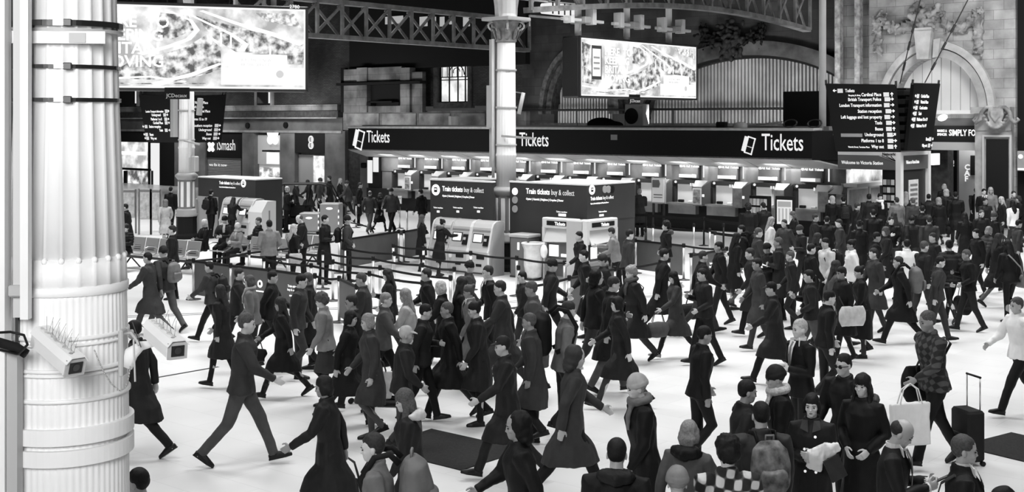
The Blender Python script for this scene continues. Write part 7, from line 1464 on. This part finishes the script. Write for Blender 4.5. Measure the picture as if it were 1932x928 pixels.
sg = who('dark glasses'); J = PEOPLE[sg['_J']][1]; mb = MB()
for q in (-1, 1): mb.ell(J['head']+J['hm'] @ Vector((.094, q*.032, .115)), (.008, .028, .019), 10, 7, J['hm']); mb.tube([J['head']+J['hm'] @ Vector((.09, q*.055, .118)), J['head']+J['hm'] @ Vector((-.01, q*.08, .112))], .004, 5)
mb.tube([J['head']+J['hm'] @ Vector((.098, -.02, .12)), J['head']+J['hm'] @ Vector((.098, .02, .12))], .004, 5); mb.build('sunglasses', BLACK, sg)

extra_people = [
 (420, 538, 19.6, 180, 'f', 'coat', 'soft', 'long', 'brown', 'long haired woman in dark coat close behind the right-hand security camera'),
 (560, 515, 20.2, 0, 'm', 'jacket', 'char', 'short', 'black', 'man in charcoal jacket walking right below the round logo of the near banner'),
 (670, 556, 18.0, 185, 'm', 'jacket', 'soft', 'short', 'brown', 'man in soft black jacket right of the woman in tall boots'),
 (703, 588, 16.4, 180, 'f', 'coat', 'char', 'bob', 'fair', 'fair bobbed woman in charcoal coat left of the pale cap'),
 (795, 572, 17.3, 5, 'm', 'jacket', 'soft', 'short', 'black', 'man in black jacket just right of the pale cap, walking right'),
 (737, 506, 21.8, 180, 'f', 'jacket', 'soft', 'long', 'brown', 'brown haired woman in black jacket before the belts of the queue maze'),
 (850, 562, 17.6, 175, 'm', 'coat', 'black', 'short', 'mid', 'man in black coat in front of the two striding women'),
 (882, 493, 23.0, 0, 'm', 'jacket', 'char', 'beanie', 'black', 'person in dark beanie left of the bowed suited man'),
 (905, 566, 17.2, 185, 'f', 'coat', 'soft', 'bun', 'black', 'woman with hair tied up in dark coat below the bowed suited man'),
 (990, 512, 21.8, 180, 'm', 'jacket', 'soft', 'short', 'black', 'man in black jacket before the grey cabinet'),
 (1008, 588, 16.2, 180, 'm', 'coat', 'char', 'short', 'mid', 'man in charcoal coat left of the huge rucksack'),
 (1150, 520, 19.2, 0, 'm', 'coat', 'black', 'short', 'brown', 'man in black coat walking right, left of the curly haired man'),
 (1142, 478, 23.2, 180, 'f', 'jacket', 'soft', 'pony', 'brown', 'woman with a ponytail before the paper notice'),
 (1171, 552, 18.2, 185, 'f', 'coat', 'soft', 'bob', 'black', 'bobbed woman in dark coat in front of the curly haired man'),
 (1360, 456, 25.6, 180, 'm', 'jacket', 'black', 'short', 'black', 'man in black at the far end of the right-hand logo banner'),
 (1384, 438, 27.6, 0, 'f', 'coat', 'black', 'long', 'black', 'long haired woman in black right of the right-hand logo banner'),
 (1420, 468, 24.2, 185, 'm', 'coat', 'soft', 'short', 'brown', 'man in soft black coat above the boots striding across open floor'),
 (1426, 428, 29.0, 0, 'm', 'jacket', 'char', 'short', 'mid', 'man in charcoal jacket below the leaflet rack, walking right'),
 (1452, 458, 26.4, 180, 'm', 'coat', 'black', 'beanie', 'black', 'person in black beanie left of the newspaper reader'),
 (1532, 508, 21.2, 180, 'm', 'jacket', 'soft', 'short', 'black', 'man in black jacket left of the big black coat'),
 (1572, 486, 23.0, 0, 'f', 'jacket', 'dark', 'long', 'brown', 'woman in dark grey jacket behind the big black coat'),
 (1652, 468, 24.6, 180, 'm', 'coat', 'char', 'short', 'brown', 'man in charcoal coat between the white top and the bulging backpack'),
 (1648, 436, 28.2, 0, 'm', 'jacket', 'black', 'short', 'black', 'man in black jacket behind the charcoal coat in the right crowd'),
 (1675, 428, 29.4, 180, 'f', 'coat', 'soft', 'bob', 'mid', 'bobbed woman in dark coat left of the white shirted man'),
 (1765, 438, 28.4, 180, 'm', 'jacket', 'soft', 'short', 'brown', 'man in soft black jacket left of the shiny quilted jacket'),
 (1768, 482, 23.6, 0, 'm', 'jacket', 'char', 'short', 'black', 'man in charcoal jacket in front of the quilted jacket'),
 (1828, 470, 24.8, 180, 'm', 'jacket', 'black', 'short', 'mid', 'man in black walking left, right of the big bag with the tag'),
 (1880, 436, 28.2, 0, 'f', 'coat', 'black', 'long', 'brown', 'long haired woman in black left of the crossbody bag'),
 (1560, 408, 33.4, 90, 'm', 'coat', 'black', 'short', 'black', 'man in black seen from behind below the rightmost counter panel'),
 (1588, 412, 32.6, 180, 'm', 'jacket', 'char', 'short', 'brown', 'man in charcoal before the left framed map'),
 (1622, 416, 31.6, 90, 'f', 'coat', 'black', 'bun', 'black', 'woman with tied up hair in black below the framed maps'),
 (1534, 402, 34.4, 0, 'm', 'jacket', 'soft', 'short', 'brown', 'man in soft black before the rightmost ticket window counter'),
 (1500, 398, 35.6, 180, 'f', 'coat', 'black', 'long', 'mid', 'long haired woman in black at the foot of the tall poster stand'),
 (1680, 408, 33.4, 270, 'm', 'jacket', 'black', 'short', 'black', 'man in black facing the camera left of the white kiosk post'),
 (1722, 404, 34.2, 90, 'm', 'coat', 'soft', 'beanie', 'black', 'person in black beanie and coat below the kiosk side window'),
 (1754, 408, 33.0, 90, 'm', 'jacket', 'char', 'short', 'brown', 'man in charcoal jacket in front of the furry hooded woman'),
 (1822, 400, 35.0, 90, 'f', 'coat', 'black', 'long', 'black', 'long black haired woman right of the man with two bags'),
 (1850, 396, 36.0, 270, 'm', 'coat', 'soft', 'short', 'mid', 'man in dark coat coming forward left of the pilaster base'),
 (1880, 400, 35.0, 180, 'm', 'jacket', 'black', 'beanie', 'char', 'person in charcoal beanie before the pilaster base'),
 (1918, 414, 32.4, 0, 'm', 'jacket', 'char', 'short', 'black', 'man in charcoal jacket leaving the right edge below the white jumper'),
 (1330, 505, 21.4, 180, 'm', 'jacket', 'soft', 'short', 'black', 'man in soft black jacket right of the woman with pale ankle boots'),
]
for k, (x, y, Yp, f, sx_, tp, tc, hr_, hc, lb) in enumerate(extra_people):
    PP(x, y, f+((k*41) % 31-15), lb, ['walk_g', 'walk_c', 'walk_h', 'walk_d', 'walk_e', 'walk_f', 'walk_a'][k % 7], sx_, tp, tc, 'trousers' if sx_ == 'm' else 'leggings', ['black', 'char', 'soft', 'dark'][k % 4], hr_, hc, ['light', 'pale', 'tan', 'light'][k % 4], Y=Yp, h=min(1.88, max(1.5, EYE-(y-HY)*Yp/FPX)))
# -- the three sharp figures in front
def collar(root, m, spread=.05, tie=None, open_=.10):
    J = PEOPLE[root['_J']][1]; T = J['T']
    for q in (-1, 1): MB().prism([(0, 0), (.075, -.035), (.07, .035), (.0, .06)], -.004, .004).xf(Matrix.Translation(T(.052, q*.035, .555)) @ Matrix.Rotation(R(90-q*25), 4, 'Z') @ Matrix.Rotation(R(-8), 4, 'X') @ Matrix.Diagonal((q, 1, 1, 1))).build('shirt_collar', m, root)
    mb = MB(); mb.add([T(.135, -.014, .28), T(.138, .014, .28), T(.120, open_*.62, .50), T(.085, .055, .568), T(.085, -.055, .568), T(.120, -open_*.62, .50), T(.10, 0, .33)], [(0, 1, 2, 3, 4, 5)]); 
    vs = [T(.152, -.012, .30), T(.152, .012, .30), T(.150, .036, .42), T(.138, .05, .50), T(.098, .052, .575), T(.098, -.052, .575), T(.138, -.05, .50), T(.150, -.036, .42)]
    MB().add(vs, [(0, 1, 2, 7), (7, 2, 3, 6), (6, 3, 4, 5)]).build('shirt_front', m, root)
    if tie: MB().tube([T(.104, 0, .565), T(.145, 0, .50), T(.160, 0, .40), T(.163, 0, .28)], [(.018, .01), (.014, .006), (.022, .005), (.026, .004)], 8, side=(0, 1, 0)).build('tie', tie, root, True)
    mb = MB(); n = 14
    for k in range(n):
        a, b = 2*math.pi*k/n, 2*math.pi*(k+1)/n; mb.beam(T(-.004+.064*math.cos(a), .062*math.sin(a), .590), T(-.004+.064*math.cos(b), .062*math.sin(b), .590), .008, .042)
    mb.build('collar_band', m, root)
def lapels(root, m):
    J = PEOPLE[root['_J']][1]; T = J['T']
    for q in (-1, 1): MB().add([T(.158, q*.008, .27), T(.158, q*.05, .38), T(.150, q*.092, .465), T(.130, q*.085, .50), T(.10, q*.07, .565), T(.105, q*.052, .56), T(.150, q*.045, .47), T(.165, q*.022, .38)], [(0, 1, 2, 3, 4, 5, 6, 7)]).build('lapel', m, root)
for k_, v_ in byl.items():
    if 'suit' in k_: collar(v_, CL['white'], tie=CL['mid'])
w1 = PP(1532, 739, 250, 'young woman with dark shoulder length hair in dark coat with pale buttons, holding paper bags', 'hold', 'f', 'coat', 'soft', 'leggings', 'black', 'bob', 'black', 'pale', Y=11.7, h=1.66, scarf=None)
J = PEOPLE[w1['_J']][1]; T = J['T']
for x, y, z in ((.155, .045, .43), (.160, .05, .30), (.150, .05, .08), (.148, -.045, .08), (.150, .06, .12), (.152, .03, .13), (.150, -.05, .30)): MB().ell(T(x, y*1.1, z), (.008, .014, .014), 10, 7).build('button', LETTER, w1, True)
for q in (-1, 1): MB().add([T(.09, q*.03, .575), T(.155, q*.02, .47), T(.135, q*.10, .50), T(.07, q*.085, .575)], [(0, 1, 2, 3)]).build('coat_collar', CL['char'], w1)
hm_ = J['hm']; h_ = J['head']; MB().ell(h_+hm_ @ Vector((.0885, 0, .0525)), (.006, .019, .0075), 12, 8, hm_).build('lips', mat('lips', .1, .4), w1, True)
pb = thing('paper_bag', 'crumpled white paper bag held by the young woman in the dark coat', 'bag', plocal(w1, T(.21, .15, .27)), w1.rotation_euler.z)
mb = MB(); mb.tube([(0, -.11, -.13), (.02, -.09, .0), (.03, .02, .07), (.03, .13, .10)], [(.04, .075), (.055, .085), (.05, .07), (.03, .04)], 14); put('bag_body', wrinkle(remesh(mb, 'pbag', .009, 1), .022, 16), CL['white'], pb)
bk = thing('folded_brochure', 'dark folded brochure held under the white paper bag', 'brochure', plocal(w1, T(.26, .25, .17)), w1.rotation_euler.z+.5); MB().bbox(-.006, .012, -.08, .08, -.11, .11, .003).xf(Matrix.Rotation(R(25), 4, 'X')).build('cover', CL['char'], bk)
bm_ = PP(1678, 793, -22, 'balding man in dark suit looking down at his phone', 'phone', 'm', 'suit', 'soft', 'trousers', 'soft', 'bald', 'brown', 'light', Y=10.4, h=1.75)
collar(bm_, CL['white'], tie=CL['grey']); lapels(bm_, CL['soft'])
J = PEOPLE[bm_['_J']][1]
for s in 'LR':
    f_ = J['fa'+s]; MB().tube([J['wr'+s]-f_*.015, J['wr'+s]+f_*.022], .040, 12).build('shirt_cuff', CL['white'], bm_, True)
hh = (J['wrR']+J['wrL'])*.5+(J['faR']+J['faL'])*.5*.13+Vector((.0, 0, .02))
ph = thing('mobile_phone', 'black mobile phone in the hands of the balding man', 'phone', plocal(bm_, hh), bm_.rotation_euler.z); MB().bbox(-.07, .07, -.036, .036, 0, .01, .003).xf(Matrix.Rotation(R(-30), 4, 'Y')).build('phone_body', BLACK, ph); MB().box(-.062, .062, -.031, .031, .0101, .011).xf(Matrix.Rotation(R(-30), 4, 'Y')).build('phone_screen', mat('phone_glass', .1, .1), ph)
rm = PP(1814, 806, -15, 'short haired man in dark coat and open white collar with a strap over his shoulder', 'stand', 'm', 'jacket', 'soft', 'trousers', 'black', 'short', 'mid', 'light', Y=9.75, h=1.76)
collar(rm, CL['white']); lapels(rm, CL['char'])
crossbag(rm, 'dark shoulder bag whose strap crosses the man with the open white collar', 'black', 1.1, 1)
bpy.data.scenes.remove(scratch)
